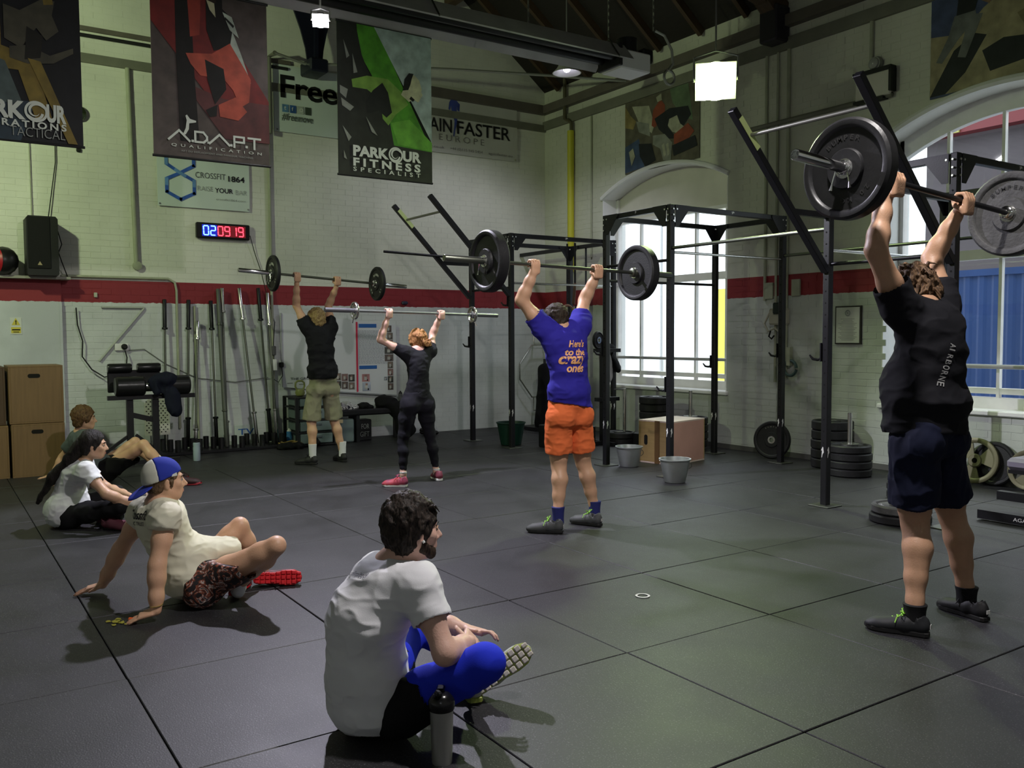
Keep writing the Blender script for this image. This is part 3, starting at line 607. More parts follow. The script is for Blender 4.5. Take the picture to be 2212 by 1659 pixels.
# ---------------------------------------------------------------- banners pinned to the wall
def wallsign(name, label, cat, y0, y1, z0, z1, base, words=(), polys=(), pm=(), x=XB+.03, eyelets=True, extra=None):
    t = thing(name, label, cat, (x, (y0+y1)/2, z0)); w, h = y1-y0, z1-z0
    mb = MB(); nx, nz = 14, 6; vs = []
    for j in range(nz+1):
        for i in range(nx+1): vs.append((x+.006+.004*sin(i*1.3+j*.9), y0+w*i/nx, z0+h*j/nz))
    q = len(vs); vs += [(x, v[1], v[2]) for v in vs]; fs = []
    for j in range(nz):
        for i in range(nx): a = j*(nx+1)+i; fs.append((a, a+1, a+nx+2, a+nx+1))
    bd = [i for i in range(nx+1)]+[j*(nx+1)+nx for j in range(1, nz+1)]+[nz*(nx+1)+i for i in range(nx-1, -1, -1)]+[j*(nx+1) for j in range(nz-1, 0, -1)]
    for k in range(len(bd)): a, b = bd[k], bd[(k+1) % len(bd)]; fs.append((b, a, q+a, q+b))
    mb.add(vs, fs); mb.build('sheet', base, t, smooth=True)
    for (body, u, v, hh, ww_, bold, shear, sp, mat) in words:
        mb = MB(); put_text(mb, body, (x+.013, y0+u*w, z0+h-v*h), YV, ZV, hh*h, ww_*w if ww_ else None, bold, shear, sp); mb.build('lettering', mat, t, kind='stuff')
    if polys:
        mb = MB()
        for k, (mi, pl) in enumerate(polys): mb.flat([(u*w, -v*h) for u, v in pl], (x+.012+.0004*k, y0, z1), YV, ZV, 0, mi)
        mb.build('printed_mark', list(pm), t)
    if eyelets:
        mb = MB()
        for (u, v) in ((.02, .03), (.98, .03), (.02, .97), (.98, .97)): mb.lathe([(.006, 0), (.012, 0), (.012, .003), (.006, .003)], (x+.012, y0+u*w, z0+v*h), (1, 0, 0), 10, closed=False)
        mb.build('eyelet', STL, t)
    return t
VIN = M('white_vinyl', (.60, .68, .62), .45, var=.04, sc=2); VIN2 = M('cream_vinyl', (.50, .50, .44), .5, var=.05, sc=2)
t = wallsign('wall_banner', 'pale vinyl banner with big black letters, half behind the green banner', 'banner', 4.10, 6.20, 4.31, 5.22, VIN,
  [('Freemove', .045, .48, .33, .90, .022, 0, .95, PBK), ('#freemove', .050, .82, .105, .215, .012, .25, 1, C('text_grey', (.10, .12, .10)))])
mb = MB(); IC = [C('icon_blue', (.10, .22, .38)), C('icon_navy', (.03, .10, .30)), C('icon_pale', (.42, .46, .40)), C('icon_dark', (.05, .07, .05))]
for k in range(4): mb.box((XB+.042, 4.10+2.1*(.053+.052*k)+.05, 4.31+.91*.355), (.004, .088, .105), mi=k)
mb.build('social_icon', IC, t)
mb = MB()
for k, s in enumerate('tfo_'):
    if s != '_': put_text(mb, s, (XB+.046, 4.10+2.1*(.053+.052*k)+.03, 4.31+.91*.33), YV, ZV, .05, None, .01)
mb.build('icon_letter', PW, t)
t = wallsign('wall_banner', 'white vinyl sign with blue hexagon logo below the red banner', 'banner', 2.56, 3.74, 3.18, 4.05, VIN,
  [('CROSSFIT', .40, .545, .085, .33, -.006, 0, 1, C('text_dark', (.06, .07, .06))), ('1864', .76, .562, .085, .185, .020, 0, 1, PBK), ('RAISE', .42, .735, .070, .17, -.012, 0, 1, C('text_faint', (.28, .30, .27))), ('YOUR', .61, .745, .070, .20, .016, 0, 1, PBK), ('BAR', .84, .755, .070, .13, -.012, 0, 1, C('text_faint', (.28, .30, .27))), ('crossfit1864.com', .62, .86, .030, .33, 0, 0, 1, MATS['print_text_faint'])])
mb = MB(); LB_ = [C('logo_blue', (.03, .10, .42)), C('logo_light', (.12, .26, .52))]
def bar2(a, b, mi, w_=.042):
    A, B = [Vector((XB+.044+mi*.001, 2.56+1.18*p[0], 4.05-.87*p[1])) for p in (a, b)]; d = (B-A).normalized()*.015; mb.beam(A-d, B+d, w_, .003, up=(1, 0, 0), mi=mi)
hx = [(.24, .50), (.385, .60), (.385, .79), (.24, .89), (.095, .79), (.095, .60)]
for k in range(6): bar2(hx[k], hx[(k+1) % 6], 0)
hx2 = [(.095, .10), (.095, .38), (.24, .50), (.385, .38), (.385, .10)]
for k in range(4): bar2(hx2[k], hx2[k+1], 0)
bar2((.385, .60), (.385, .68), 1); bar2((.095, .60), (.095, .68), 1); bar2((.095, .30), (.095, .38), 1); bar2((.19, .46), (.29, .54), 1)
mb.build('hexagon_logo', LB_, t)
t = wallsign('wall_banner', 'creased cream vinyl banner with a small blue runner near the corner', 'banner', 5.86, 8.12, 4.30, 5.24, VIN2,
  [('AGAIN', .135, .66, .21, .325, .012, 0, 1, PBK), ('FASTER', .500, .66, .21, .44, .012, 0, 1, PBK), ('EUROPE', .36, .80, .10, .36, -.01, 0, 1.5, C('text_mid', (.16, .15, .14))), ('www.againfaster.co.uk', .06, .935, .042, .34, -.003, 0, 1, MATS['print_text_mid']), ('+44 (0)115 945 5454', .445, .935, .042, .26, -.003, 0, 1, MATS['print_text_mid']), ('againfaster.eu', .755, .935, .042, .20, -.003, 0, 1, MATS['print_text_mid'])],
  [(0, [(.462, .10), (.485, .07), (.495, .12), (.525, .18), (.52, .30), (.505, .28), (.503, .22), (.497, .34), (.505, .46), (.488, .60), (.478, .72), (.470, .71), (.478, .58), (.482, .46), (.462, .34), (.455, .22), (.445, .30), (.435, .28), (.442, .17)])], [C('runner_blue', (.04, .06, .26))])
# ---------------------------------------------------------------- pictures on the window wall
def picture(label, x0, x1, z0, z1, slant0, slant1, cols, polys):
    t = thing('poster', label, 'poster', ((x0+x1)/2, YW, z0)); w, h = x1-x0, z1-z0
    MB().prism([(0, -slant0), (w, -slant1), (w, h), (0, h)], (x0, YW-.012, z0), XV, ZV, .008).build('board', cols[0], t)
    mb = MB()
    for k, (mi, pl) in enumerate(polys): mb.flat([(u*w, h-v*h) for u, v in pl], (x0, YW-.021-.0005*k, z0), XV, ZV, 0, mi)
    mb.build('printed_picture', cols[1:], t); return t
picture('collage poster of leaping people between the corner and the left window', -9.96, -8.47, 3.84, 4.88, 0, 0,
  [C('poster_dark', (.10, .09, .06)), C('poster_cream', (.36, .36, .26)), C('poster_black', (.025, .03, .035)), C('poster_red', (.24, .05, .02)), C('poster_grey', (.22, .23, .19)), C('poster_blue', (.04, .07, .14)), C('poster_tan', (.26, .20, .07)), C('poster_green', (.10, .15, .08))],
  [(0, [(.10, .08), (.34, .14), (.42, .42), (.38, .52), (.22, .38), (.14, .18)]), (4, [(0, .62), (.2, .55), (.28, .95), (0, .98)]), (5, [(0, .05), (.08, .20), (.16, .30), (.12, .40), (0, .35)]), (3, [(.16, .30), (.34, .38), (.36, .56), (.20, .46)]),
   (6, [(.62, 0), (.86, 0), (.92, .5), (.80, .42), (.66, .2)]), (2, [(.40, .22), (.50, .10), (.56, .20), (.56, .34), (.42, .46), (.38, .42)]), (0, [(.44, .06), (.51, .03), (.52, .12), (.46, .13)]),
   (1, [(.42, .34), (.62, .26), (.86, .30), (.90, .42), (.80, .54), (.70, .42), (.60, .50), (.72, .68), (.62, .66), (.48, .50)]), (0, [(.62, .40), (.72, .38), (.76, .50), (.82, .56), (.74, .62), (.66, .58), (.60, .48)]), (2, [(.68, .62), (.86, .52), (.94, .64), (.80, .80), (.68, .74)]),
   (3, [(.40, .56), (.56, .58), (.66, .72), (.64, .96), (.54, .92), (.50, .76), (.40, .68)]), (1, [(.2, .62), (.38, .66), (.44, .9), (.3, .96), (.22, .8)]), (0, [(.52, .72), (.55, .70), (.58, .86), (.55, .88)]), (0, [(.58, .72), (.61, .71), (.63, .86), (.60, .88)]), (0, [(.06, .70), (.12, .66), (.15, .78), (.10, .90)]), (1, [(.66, .76), (.95, .70), (.98, .84), (.68, .9)])])
picture('poster of a running figure on blue at the top right corner', -5.24, -3.2, 3.90, 5.10, .02, -.02,
  [C('poster_navy', (.05, .07, .15)), C('poster_black', (.025, .03, .035)), C('poster_sand', (.30, .26, .15)), C('poster_rock', (.20, .17, .08)), C('poster_cloth', (.14, .15, .14)), C('poster_skin', (.22, .13, .07))],
  [(1, [(.0, .50), (.16, .54), (.26, .38), (.34, .30), (.45, .02), (1, 0), (1, 1), (0, 1)]), (0, [(.0, 1.0), (.12, .66), (.22, .56), (.28, .60), (.18, .86), (.08, 1.0)]), (0, [(.26, .72), (.36, .66), (.60, .72), (.62, .84), (.3, .9)]),
   (3, [(.12, .38), (.22, .34), (.23, .44), (.14, .58), (.06, .74), (.03, .72), (.09, .54)]), (3, [(.19, .40), (.26, .42), (.21, .62), (.18, .74), (.14, .72), (.17, .56)]), (0, [(.14, .22), (.20, .19), (.24, .26), (.22, .38), (.13, .38)]), (0, [(.19, .10), (.22, .09), (.23, .16), (.20, .17)]),
   (4, [(.23, .24), (.30, .33), (.29, .36), (.22, .28)]), (0, [(.45, .02), (.6, .0), (.62, .12), (.48, .16)]), (2, [(.42, .50), (.52, .44), (.56, .56), (.46, .62)]), (0, [(.50, .46), (.62, .40), (.60, .50)])])
# ================================================================ RACKS
HT = 2.83; PS = .062
BOLT = M('zinc_bolt', (.70, .70, .68), .3, .9); GRB = M('green_lit_plate', (.50, .55, .50), .35, .8)
FIG = [(0, 0), (.2, .1), (.3, .45), (.75, .8), (.62, 1.2), (.55, 1.5), (.3, 1.6), (.1, 1.35), (-.15, 1.2), (-.1, 1.0), (.15, 1.05), (.05, .6)]
def post(t, x, y, hooks=(), fig=.42, plate=True, face=1):
    MB().box((x, y, HT/2), (PS, PS, HT), bev=.005).build('upright', BLK, t)
    m = MB()
    for k in range(22): m.cyl((x, y-PS/2-.0008, .55+k*.10), (x, y-PS/2-.0004, .55+k*.10), .008, 8)
    m.build('adjustment_holes', M('hole_dark', (.003, .003, .003), .9), t, kind='stuff')
    if plate: MB().box((x, y, .005), (.20, .20, .010), bev=.002).build('base_plate', DST, t)
    for z in hooks:
        m = MB(); m.box((x-PS/2-.006, y-.01, z+.05), (.010, .07, .16)); m.tube([(x-PS/2-.01, y-.02, z), (x-PS/2-.035, y-.04, z-.015), (x-PS/2-.065, y-.065, z-.008), (x-PS/2-.085, y-.085, z+.028)], [.011, .014, .013, .007], 8); m.build('bar_hook', BLK, t)
    if fig:
        m = MB(); m.flat([(p[0]*.03-.01, p[1]*.06) for p in FIG], (x+PS/2+.0015, y-.008, fig), YV, ZV); m.flat([(p[0]*.03-.01, p[1]*.06) for p in FIG], (x-.008, y-PS/2-.0015, fig), XV, ZV); m.build('runner_emblem', M('emblem_white', (.70, .70, .68), .5), t)
def gusset(t, x, y, dx=0, dy=0, z=HT):
    m = MB(); S = .20
    if dx: m.prism([(0, 0), (S*dx, 0), (S*dx, -.03), (.05*dx, -S-.02), (0, -S-.02)], (x+dx*PS/2, y-PS/2-.006, z-.005), XV, ZV, .006)
    if dy: m.prism([(0, 0), (S*dy, 0), (S*dy, -.03), (.05*dy, -S-.02), (0, -S-.02)], (x+PS/2+.001, y+dy*PS/2, z-.005), YV, ZV, .006)
    m.build('gusset', BLK, t); m = MB()
    for (a, b) in ((.0, -.05), (.0, -.11), (.0, -.17), (.05, -.05)):
        if dx: m.cyl((x+a*dx, y-PS/2-.006, z+b), (x+a*dx, y-PS/2-.014, z+b), .009, 6)
        if dy: m.cyl((x+PS/2+.006, y+a*dy, z+b), (x+PS/2+.014, y+a*dy, z+b), .009, 6)
    m.build('bolts', BOLT, t, kind='stuff')
def rail(t, a, b, w=.055, name='cross_beam', mat=None): MB().beam(a, b, w, w, bev=.004).build(name, mat or BLK, t)
def pbar(t, a, b, r=.016, name='pull_up_bar', mat=None):
    MB().cyl(a, b, r, 12).build(name, mat or BLK, t, smooth=True)
    for p, q in (() if name == 'boom_bar' else ((a, b), (b, a))):
        d = (Vector(q)-Vector(p)).normalized(); MB().box(Vector(p)+d*.012, (.05 if abs(d.y) > .5 else .008, .008 if abs(d.y) > .5 else .05, .16)).build('bar_flange', GRB, t)
def boom(t, x, y):
    MB().beam((x, y-PS/2, 2.02), (x, y-1.17-PS/2, 3.22), .055, .062, up=(1, 0, 0), bev=.004).build('boom', BLK, t)
    MB().beam((x, y-PS/2, 2.49), (x, y-.48, 2.49), .05, .05, bev=.003).build('strut', BLK, t)
y0, y1 = 6.45, 8.20
LIMB = M('lamplit_lime', (.62, .74, .30), .4)  # green lamp's light on the boom tip, put into the plate colour
def rig(label, xa, xb, booms, hooks, extra=None):
    t = thing('squat_rack', label, 'squat rack', ((xa+xb)/2, (y0+y1)/2, 0))
    for (x, y) in ((xa, y0), (xb, y0), (xa, y1), (xb, y1)): post(t, x, y, hooks.get((x, y), ()))
    z = HT-.03
    for a, b in (((xa, y0, z), (xb, y0, z)), ((xa, y1, z), (xb, y1, z)), ((xa, y0, z), (xa, y1, z)), ((xb, y0, z), (xb, y1, z))): rail(t, a, b)
    for (x, y, dx, dy) in ((xa, y0, 1, 1), (xb, y0, -1, 1), (xa, y1, 1, -1), (xb, y1, -1, -1)): gusset(t, x, y, dx, dy)
    m = MB()
    for yy in (y0-PS/2-.001,): m.flat([(p[0]*.03, p[1]*.02) for p in FIG], ((xa+xb)/2, yy, z-.012), XV, ZV)
    m.flat([(p[0]*.06, p[1]*.018) for p in FIG], (xb+.029, (y0+y1)/2, z-.012), YV, ZV); m.build('runner_emblem', MATS['emblem_white'], t)
    if booms:
        for x in (xa, xb): boom(t, x, y0)
        pbar(t, (xa, y0-1.02, 3.04), (xb, y0-1.02, 3.04), .015, 'boom_bar', M('grey_bar', (.20, .20, .17), .4, .5))
        m = MB()
        m.beam((xa+.0335, y0-1.14, 3.16), (xa+.0335, y0-.93, 2.945), .05, .004, up=(1, 0, 0))
        m.build('boom_lit_plate', LIMB, t)
    return t
A_ = rig('far squat rack with two raised booms beside the back wall', -10.66, -9.66, True, {(-10.66, y0): (1.35,), (-9.66, y0): (1.9,)})
pbar(A_, (-10.66, y0, 2.12), (-9.66, y0, 2.12)); pbar(A_, (-9.66, y0, 2.18), (-9.66, y1, 2.18), .014, 'side_bar', STL)
rail(A_, (-11.985, y1, HT-.03), (-10.66, y1, HT-.03), name='wall_beam')
MB().cyl((-10.60, 5.07, 2.60), (-10.60, 6.42, 2.56), .017, 12).build('side_bar', BLK, A_, smooth=True)
B_ = rig('middle squat rack standing before the left window', -7.72, -6.69, False, {(-7.72, y0): (1.28,), (-6.69, y0): (.92,), (-7.72, y1): (1.1,), (-6.69, y1): (1.25,)})
pbar(B_, (-6.69, y0, 2.34), (-6.69, y1, 2.34), .014, 'side_bar', STL); pbar(B_, (-7.72, y0, 2.10), (-7.72, y1, 2.10)); pbar(B_, (-7.72, y0, 2.26), (-6.69, y0, 2.26))
C_ = rig('near squat rack with two raised booms behind the tall lifter', -4.78, -3.68, True, {(-4.78, y0): (1.28,), (-4.78, y1): (1.2,)})
pbar(C_, (-4.78, y0, 2.08), (-3.68, y0, 2.08)); pbar(C_, (-4.78, y0, 2.20), (-4.78, y1, 2.20), .014, 'side_bar', STL)
for lab, xa, xb, y in (('pull-up bar linking the middle and near racks on the room side', -6.69, -4.78, y0), ('pull-up bar linking the middle and near racks on the window side', -6.69, -4.78, y1)):
    tag(MB().cyl((xa+PS/2, y, 2.38), (xb-PS/2, y, 2.38), .017, 12).build('linking_bar', DST, smooth=True), lab, 'pull-up bar')
tag(MB().cyl((-4.78+PS/2, y1, 2.38), (-3.68-PS/2, y1, 2.38), .017, 12).build('linking_bar', BLK, smooth=True), 'black bar between the window-side posts of the near rack', 'pull-up bar')
# ================================================================ WEIGHT PLATES AND BARS
def plate_prof(r, th, hub=.085):
    h = th/2
    return [(.026, -h), (hub, -h), (hub+.004, -h+.005), (hub+.006, -h*.55), (r*.80, -h*.55), (r*.83, -h*.9), (r*.86, -h), (r-.012, -h), (r, -h+.012), (r, h-.012), (r-.012, h), (r*.86, h), (r*.83, h*.9), (r*.80, h*.55), (hub+.006, h*.55), (hub+.004, h-.005), (hub, h), (.026, h)]
def bumper(loc, ax, r, th, label, group=None, mat=None, words=None, wm=None, n=48, ring=True):
    L = Vector(loc); ax = Vector(ax).normalized()
    t = thing('bumper_plate', label, 'weight plate', loc, group=group)
    pr = plate_prof(r, th, r*.38); m = MB().lathe(pr, L, ax, n, closed=False); m.build('rubber_disc', mat or RBR, t, smooth=True)
    MB().lathe([(.0255, -th/2-.001), (.045, -th/2-.002), (.045, -th/2), (.045, th/2), (.045, th/2+.002), (.0255, th/2+.001), (.0255, -th/2)], L, ax, 24, closed=False).build('steel_hub', STL, t, smooth=True)
    if words:
        x = ax.cross(ZV); x = x.normalized() if x.length > .1 else XV; u = x.cross(ax).normalized(); x = u.cross(ax)
        m = MB()
        for (s, a0, da, rr, hh) in words:
            for k, ch in enumerate(s):
                if ch == ' ': continue
                a = R_(a0-k*da); c = L+(u*sin(a)+(-x)*cos(a)*-1*1)*rr; ur = (u*sin(a)+x*cos(a)); ux = (u*-cos(a)+x*sin(a))
                vs, fs = text_mesh(ch, .02); w = (vs[:, 0].min()+vs[:, 0].max())/2
                cc = L+ur*rr+ax*(th/2*.55+.003 if rr < r*.8 else th/2+.002)
                m.add([cc+ux*(v[0]-w)*hh*1.3+ur*(v[1]*hh-hh/2) for v in vs], fs)
        m.build('moulded_lettering', wm or MATS['emblem_white'], t, kind='stuff')
    return t
def collar(loc, ax, label):
    L = Vector(loc); ax = Vector(ax).normalized(); t = thing('spring_collar', label, 'collar', loc)
    x = ax.cross(ZV).normalized(); u = x.cross(ax)
    pts = [L+ax*(.006*k/12*5-.012)+(x*cos(k*pi/6)+u*sin(k*pi/6))*.030 for k in range(27)]
    MB().tube(pts, .0035, 6).build('coil', CHR, t, smooth=True)
    for s in (-1, 1): MB().tube([L+x*.028*s-u*.01, L+x*.045*s-u*.07, L+x*.05*s-u*.10], [.0035, .0035, .009], 6).build('handle', CHR, t)
    return t
def barbell(label, A, B, mat_s, mat_h, sleeve=.42, hold=None, cat='barbell', rs=.025, parentonly=False):
    A, B = Vector(A), Vector(B); d = (B-A).normalized(); t = thing('barbell', label, cat, (A+B)/2)
    MB().cyl(A+d*sleeve, B-d*sleeve, .0142, 14).build('shaft', mat_h, t, smooth=True)
    for (p, q) in ((A, d), (B, -d)):
        MB().lathe([(.010, 0), (.022, 0), (rs, .004), (rs, sleeve), (.034, sleeve), (.036, sleeve+.004), (.036, sleeve+.024), (.03, sleeve+.028), (.015, sleeve+.03)], p, q, 20, closed=False).cyl(p, p+q*.001, .022, 16).build('sleeve', mat_s, t, smooth=True)
    return t, d
# the four lifters' bars
BARS = {}
def loaded(key, label, A, B, pl, r, th, who, mats=(STL, DST), words=None, pmat=None, matB=None, clips=(1, 1)):
    t, d = barbell(label, A, B, *mats); A, B = Vector(A), Vector(B); BARS[key] = (A, B, d)
    for k, (p, s) in enumerate(((A+d*(.42-th/2-.002), -1), (B-d*(.42-th/2-.002), 1))):
        sd = 'left' if k == 0 else 'right'
        bumper(p, -YV if True else d, r, th, pl % sd, words=words[k] if words else None, mat=(pmat if k == 0 else (matB or pmat)))
        if clips[k]: collar(p+d*(s*(th/2+.018)), d, 'chrome spring collar on the %s end of %s' % (sd, who))
BW = [('BISON', 118, 15, .115, .034), ('15', -30, 14, .155, .03), ('KG', 222, 14, .155, .03)]
loaded('man', 'barbell pressed overhead by the man in khaki shorts', (-9.83, 2.93, 2.232), (-9.83, 5.0, 2.100), 'black lettered bumper plate on the %s of the khaki-shorts man\'s bar', .205, .05, 'the khaki-shorts man\'s bar', mats=(CHR, DST), words=(BW, BW))
loaded('blue', 'barbell held overhead by the man in the blue T-shirt', (-5.43, 3.06, 2.036), (-5.45, 5.26, 1.985), 'plain black bumper plate on the %s of the blue-shirted man\'s bar', .225, .085, 'the blue-shirted man\'s bar', mats=(DST, DST))
loaded('big', 'barbell pressed overhead by the tall man in black', (-2.52, 3.16, 2.262), (-2.52, 5.36, 2.110), '%s-hand big rubber bumper plate on the tall man\'s bar', .230, .075, 'the tall man\'s bar', mats=(CHR, BLK), pmat=M('black_bumper', (.028, .028, .03), .40, 0, var=.2, bump=.1, bsc=40), matB=RBG,
       words=([('BUMPER', 130, 13, .148, .030), ('20 KG', 320, 14, .148, .030)], [('BUMPER', 130, 13, .148, .030)]))
# lettering on those plates is moulded in the rubber: recolour
for o in bpy.data.objects:
    if o.name.startswith('moulded_lettering') and o.matrix_world is not None and o.parent and abs(o.parent.location.x+2.52) < .01: o.data.materials[0] = M('moulded_black', (.05, .05, .05), .5)
def iron_plate(loc, ax, r, th, label, mat=GST, holes=True, group=None, name='iron_plate'):
    L = Vector(loc); ax = Vector(ax).normalized(); t = thing(name, label, 'weight plate', loc, group=group); h = th/2
    MB().lathe([(r*.78, -h*.6), (r*.84, -h), (r*.98, -h), (r, -h*.8), (r, h*.8), (r*.98, h), (r*.84, h), (r*.78, h*.6), (r*.78, -h*.6)], L, ax, 40, closed=False).build('rim', mat, t, smooth=True)
    x = ax.orthogonal().normalized(); u = ax.cross(x); m = MB(); m.lathe([(.026, -h), (r*.26, -h), (r*.30, -h*.5), (r*.30, h*.5), (r*.26, h), (.026, h), (.026, -h)], L, ax, 28, closed=False)
    m.build('hub', mat, t, smooth=True); m = MB()
    for k in range(3):
        a = R_(90+120*k+60)
        for j in range(6):
            b0, b1 = a-R_(33)+R_(11)*j, a-R_(33)+R_(11)*(j+1)
            c = lambda b, rr, s: L+(x*cos(b)+u*sin(b))*rr+ax*s
            q = [c(b0, r*.27, -h*.45), c(b1, r*.27, -h*.45), c(b1, r*.80, -h*.45), c(b0, r*.80, -h*.45), c(b0, r*.27, h*.45), c(b1, r*.27, h*.45), c(b1, r*.80, h*.45), c(b0, r*.80, h*.45)]
            m.add(q, [(3, 2, 1, 0), (4, 5, 6, 7), (0, 1, 5, 4), (2, 3, 7, 6), (1, 2, 6, 5), (3, 0, 4, 7)])
    m.build('web', mat, t); return t
# woman's training bar
t, d = barbell('light grey training bar held overhead by the woman', (-8.0, 3.20, 1.745), (-8.0, 5.16, 1.705), M('grey_sleeve', (.20, .20, .22), .35, .7), M('grey_shaft', (.32, .33, .33), .35, .8), sleeve=.30, rs=.022)
BARS['woman'] = (Vector((-8, 3.2, 1.745)), Vector((-8, 5.16, 1.705)), d)
for k, (y, z) in enumerate(((3.505, 1.739), (4.845, 1.712))):
    iron_plate((-8.0, y, z), YV, .085, .026, 'small chrome plate at the %s end of the woman\'s bar' % ('left', 'right')[k], STL)
    MB_ = MB().tube([(-8, y, z-.03), (-7.98, y-.03 if k == 0 else y+.04, z-.12)], [.004, .006], 6)
    tag(MB_.build('clip_handle', CHR), 'thin clip hanging under the %s small plate' % ('left', 'right')[k], 'clip')
# ================================================================ BARBELL STAND (row of bars on the back wall)
st = thing('barbell_stand', 'low black floor stand of tube sockets for upright barbells', 'barbell stand', (-11.72, 3.25, 0))
MB().box((-11.72, 3.22, .02), (.42, 1.65, .035), bev=.004).build('base_tray', BLK, st)
SOCK = M('socket_black', (.020, .020, .022), .5)
spots = []
for i in range(6):
    for j in range(3):
        x = -11.86+.14*j; y = 2.52+.27*i+.06*j
        MB().lathe([(.032, 0), (.036, 0), (.036, .15), (.030, .15), (.030, .02)], (x, y, .035), (0, 0, 1), 16).build('socket', SOCK, st); spots.append((x, y))
bars = [((-11.86, 2.56), (-11.93, 2.60), 1.98, 0, .36, 'leftmost dark barbell in the wall stand, with a clamp halfway up'), ((-11.86, 2.83), (-11.93, 2.90), 1.98, 0, .36, 'dark barbell with thin shaft, second from the left in the stand'),
        ((-11.72, 2.89), (-11.93, 3.01), 1.72, 1, .22, 'short bright steel bar standing among the dark barbells'), ((-11.72, 3.16), (-11.92, 3.18), 1.98, 0, .36, 'dark barbell left of the thick double tube'),
        ((-11.58, 3.25), (-11.90, 3.27), 2.15, 2, .46, 'tall grey thick-sleeved bar in the middle of the stand'), ((-11.72, 3.30), (-11.92, 3.33), 2.15, 3, .30, 'tall steel-sleeved bar beside the thick grey bar'),
        ((-11.72, 3.70), (-11.93, 3.56), 2.16, 1, .40, 'bright-sleeved barbell leaning left, right of the middle bars'), ((-11.86, 3.93), (-11.93, 3.82), 2.16, 0, .42, 'dark-sleeved barbell second from the right in the stand'),
        ((-11.72, 3.97), (-11.92, 3.94), 2.10, 1, .42, 'bright-sleeved barbell at the right end of the stand')]
MS = [(M('black_oxide_sleeve', (.05, .052, .055), .4, .8), DST), (STL, DST), (M('grey_tube', (.12, .13, .11), .5, .5), M('grey_tube', (.12, .13, .11), .5, .5)), (M('dull_steel', (.35, .36, .32), .35, .9), DST)]
for (b, tp, L, k, sl, lab) in bars:
    A = Vector((b[0], b[1], .06)); B = Vector((tp[0], tp[1], L)); B = A+(B-A).normalized()*(L-.06)
    t, d = barbell(lab, A, B, MS[k][0], MS[k][1], sleeve=sl)
    if k == 2: MB().cyl(A+d*sl, B-d*.2, .030, 14).build('tube_cover', MS[2][0], t)
    if 'clamp' in lab: MB().box(A+d*.95, (.06, .13, .06)).build('clamp', BLK, t)
# ================================================================ LEFT WALL EQUIPMENT
# plywood plyo boxes
PLY = ply_mat('brown_plywood', (.20, .115, .048), (1, 14, 1)); PLYD = ply_mat('dark_plywood', (.085, .048, .022), (1, 14, 1)); HOLE = M('hand_hole_dark', (.01, .008, .006), .9)
def plyo(label, c, d, mat, hole=None, group=None, rz=0, mats=None):
    t = thing('plyo_box', label, 'box', (c[0], c[1], c[2]-d[2]/2), rz); x, y, z = d[0]/2, d[1]/2, d[2]/2; T = .018; R3 = Matrix.Rotation(rz, 3, 'Z'); C0 = Vector(c)
    def pn(name, cc, dd, mm=None): MB().box(C0+R3 @ Vector(cc), dd, rz=rz, bev=.002).build(name, mm or mat, t)
    pn('top_panel', (0, 0, z-T/2), (2*x, 2*y, T)); pn('bottom_panel', (0, 0, -z+T/2), (2*x, 2*y, T))
    for s in (-1, 1): pn('side_panel', (0, s*(y-T/2), 0), (2*x, T, 2*z-2*T), (mats or {}).get('side'))
    for s in (-1, 1): pn('side_panel', (s*(x-T/2), 0, 0), (T, 2*y-2*T, 2*z-2*T), (mats or {}).get('front'))
    if hole:
        for (ax, u, v, w, h) in hole:
            m = MB(); pl = [(u-w/2+w*.18*(1-cos(a)), v+h/2*sin(a)) for a in np.linspace(-pi/2, pi/2, 7)]
            e = min(w, h)/2; X_, Z_ = w/2-e, h/2-e; pl = [(u+math.copysign(X_, cos(a))+e*cos(a), v+math.copysign(Z_, sin(a))+e*sin(a)) for a in np.arange(.1, 2*pi, pi/8)]
            if ax == 'x': m.flat(pl, C0+R3 @ Vector((x+.0015, 0, 0)), R3 @ YV, ZV)
            else: m.flat(pl, C0+R3 @ Vector((0, -y-.0015, 0)), R3 @ XV, ZV)
            m.build('hand_hole', HOLE, t)
    return t
bx = -10.98
plyo('upper plywood plyo box of the right-hand stack at far left', (bx, .995, .885), (.58, .52, .62), PLY, [('x', -.02, .20, .12, .045)])
plyo('lower plywood plyo box of the right-hand stack at far left', (bx+.01, 1.00, .285), (.58, .51, .57), PLY, [('x', -.01, .20, .115, .045)])
plyo('lower plyo box cut off by the left frame edge', (bx-.02, .50, .280), (.62, .44, .56), PLY)
plyo('upper dark plyo box cut off by the left frame edge', (bx-.07, .50, .875), (.55, .42, .62), PLYD)
# loudspeaker and ball on the shelf
sp = thing('loudspeaker', 'black PA loudspeaker standing on the wall shelf', 'speaker', (XB+.24, 1.20, 2.22))
m = MB(); f = [(-.16, 0), (.16, 0), (.175, .02), (.175, .66), (.15, .69), (-.15, .69), (-.175, .66), (-.175, .02)]
m.prism([(a*.95, b) for a, b in f], (XB+.06, 1.20, 2.222), YV, ZV, .30); m.build('cabinet', M('speaker_plastic', (.020, .020, .020), .6, bump=.2, bsc=150), sp)
MB().box((XB+.365, 1.165, 2.60), (.012, .235, .60), bev=.005).build('grille', M('speaker_grille', (.010, .010, .010), .8, bump=.5, bsc=400), sp)
MB().flat([(-.025, 0), (.025, 0), (0, .045)], (XB+.3725, 1.165, 2.34), YV, ZV).build('badge', M('badge_ochre', (.30, .24, .10), .4), sp)
bl = thing('medicine_ball', 'red and black ball beside the speaker at the left edge', 'ball', (XB+.22, .78, 2.22))
MB().ico((XB+.22, .80, 2.385), .165, n=28).build('black_shell', M('ball_black', (.02, .02, .02), .35), bl, smooth=True)
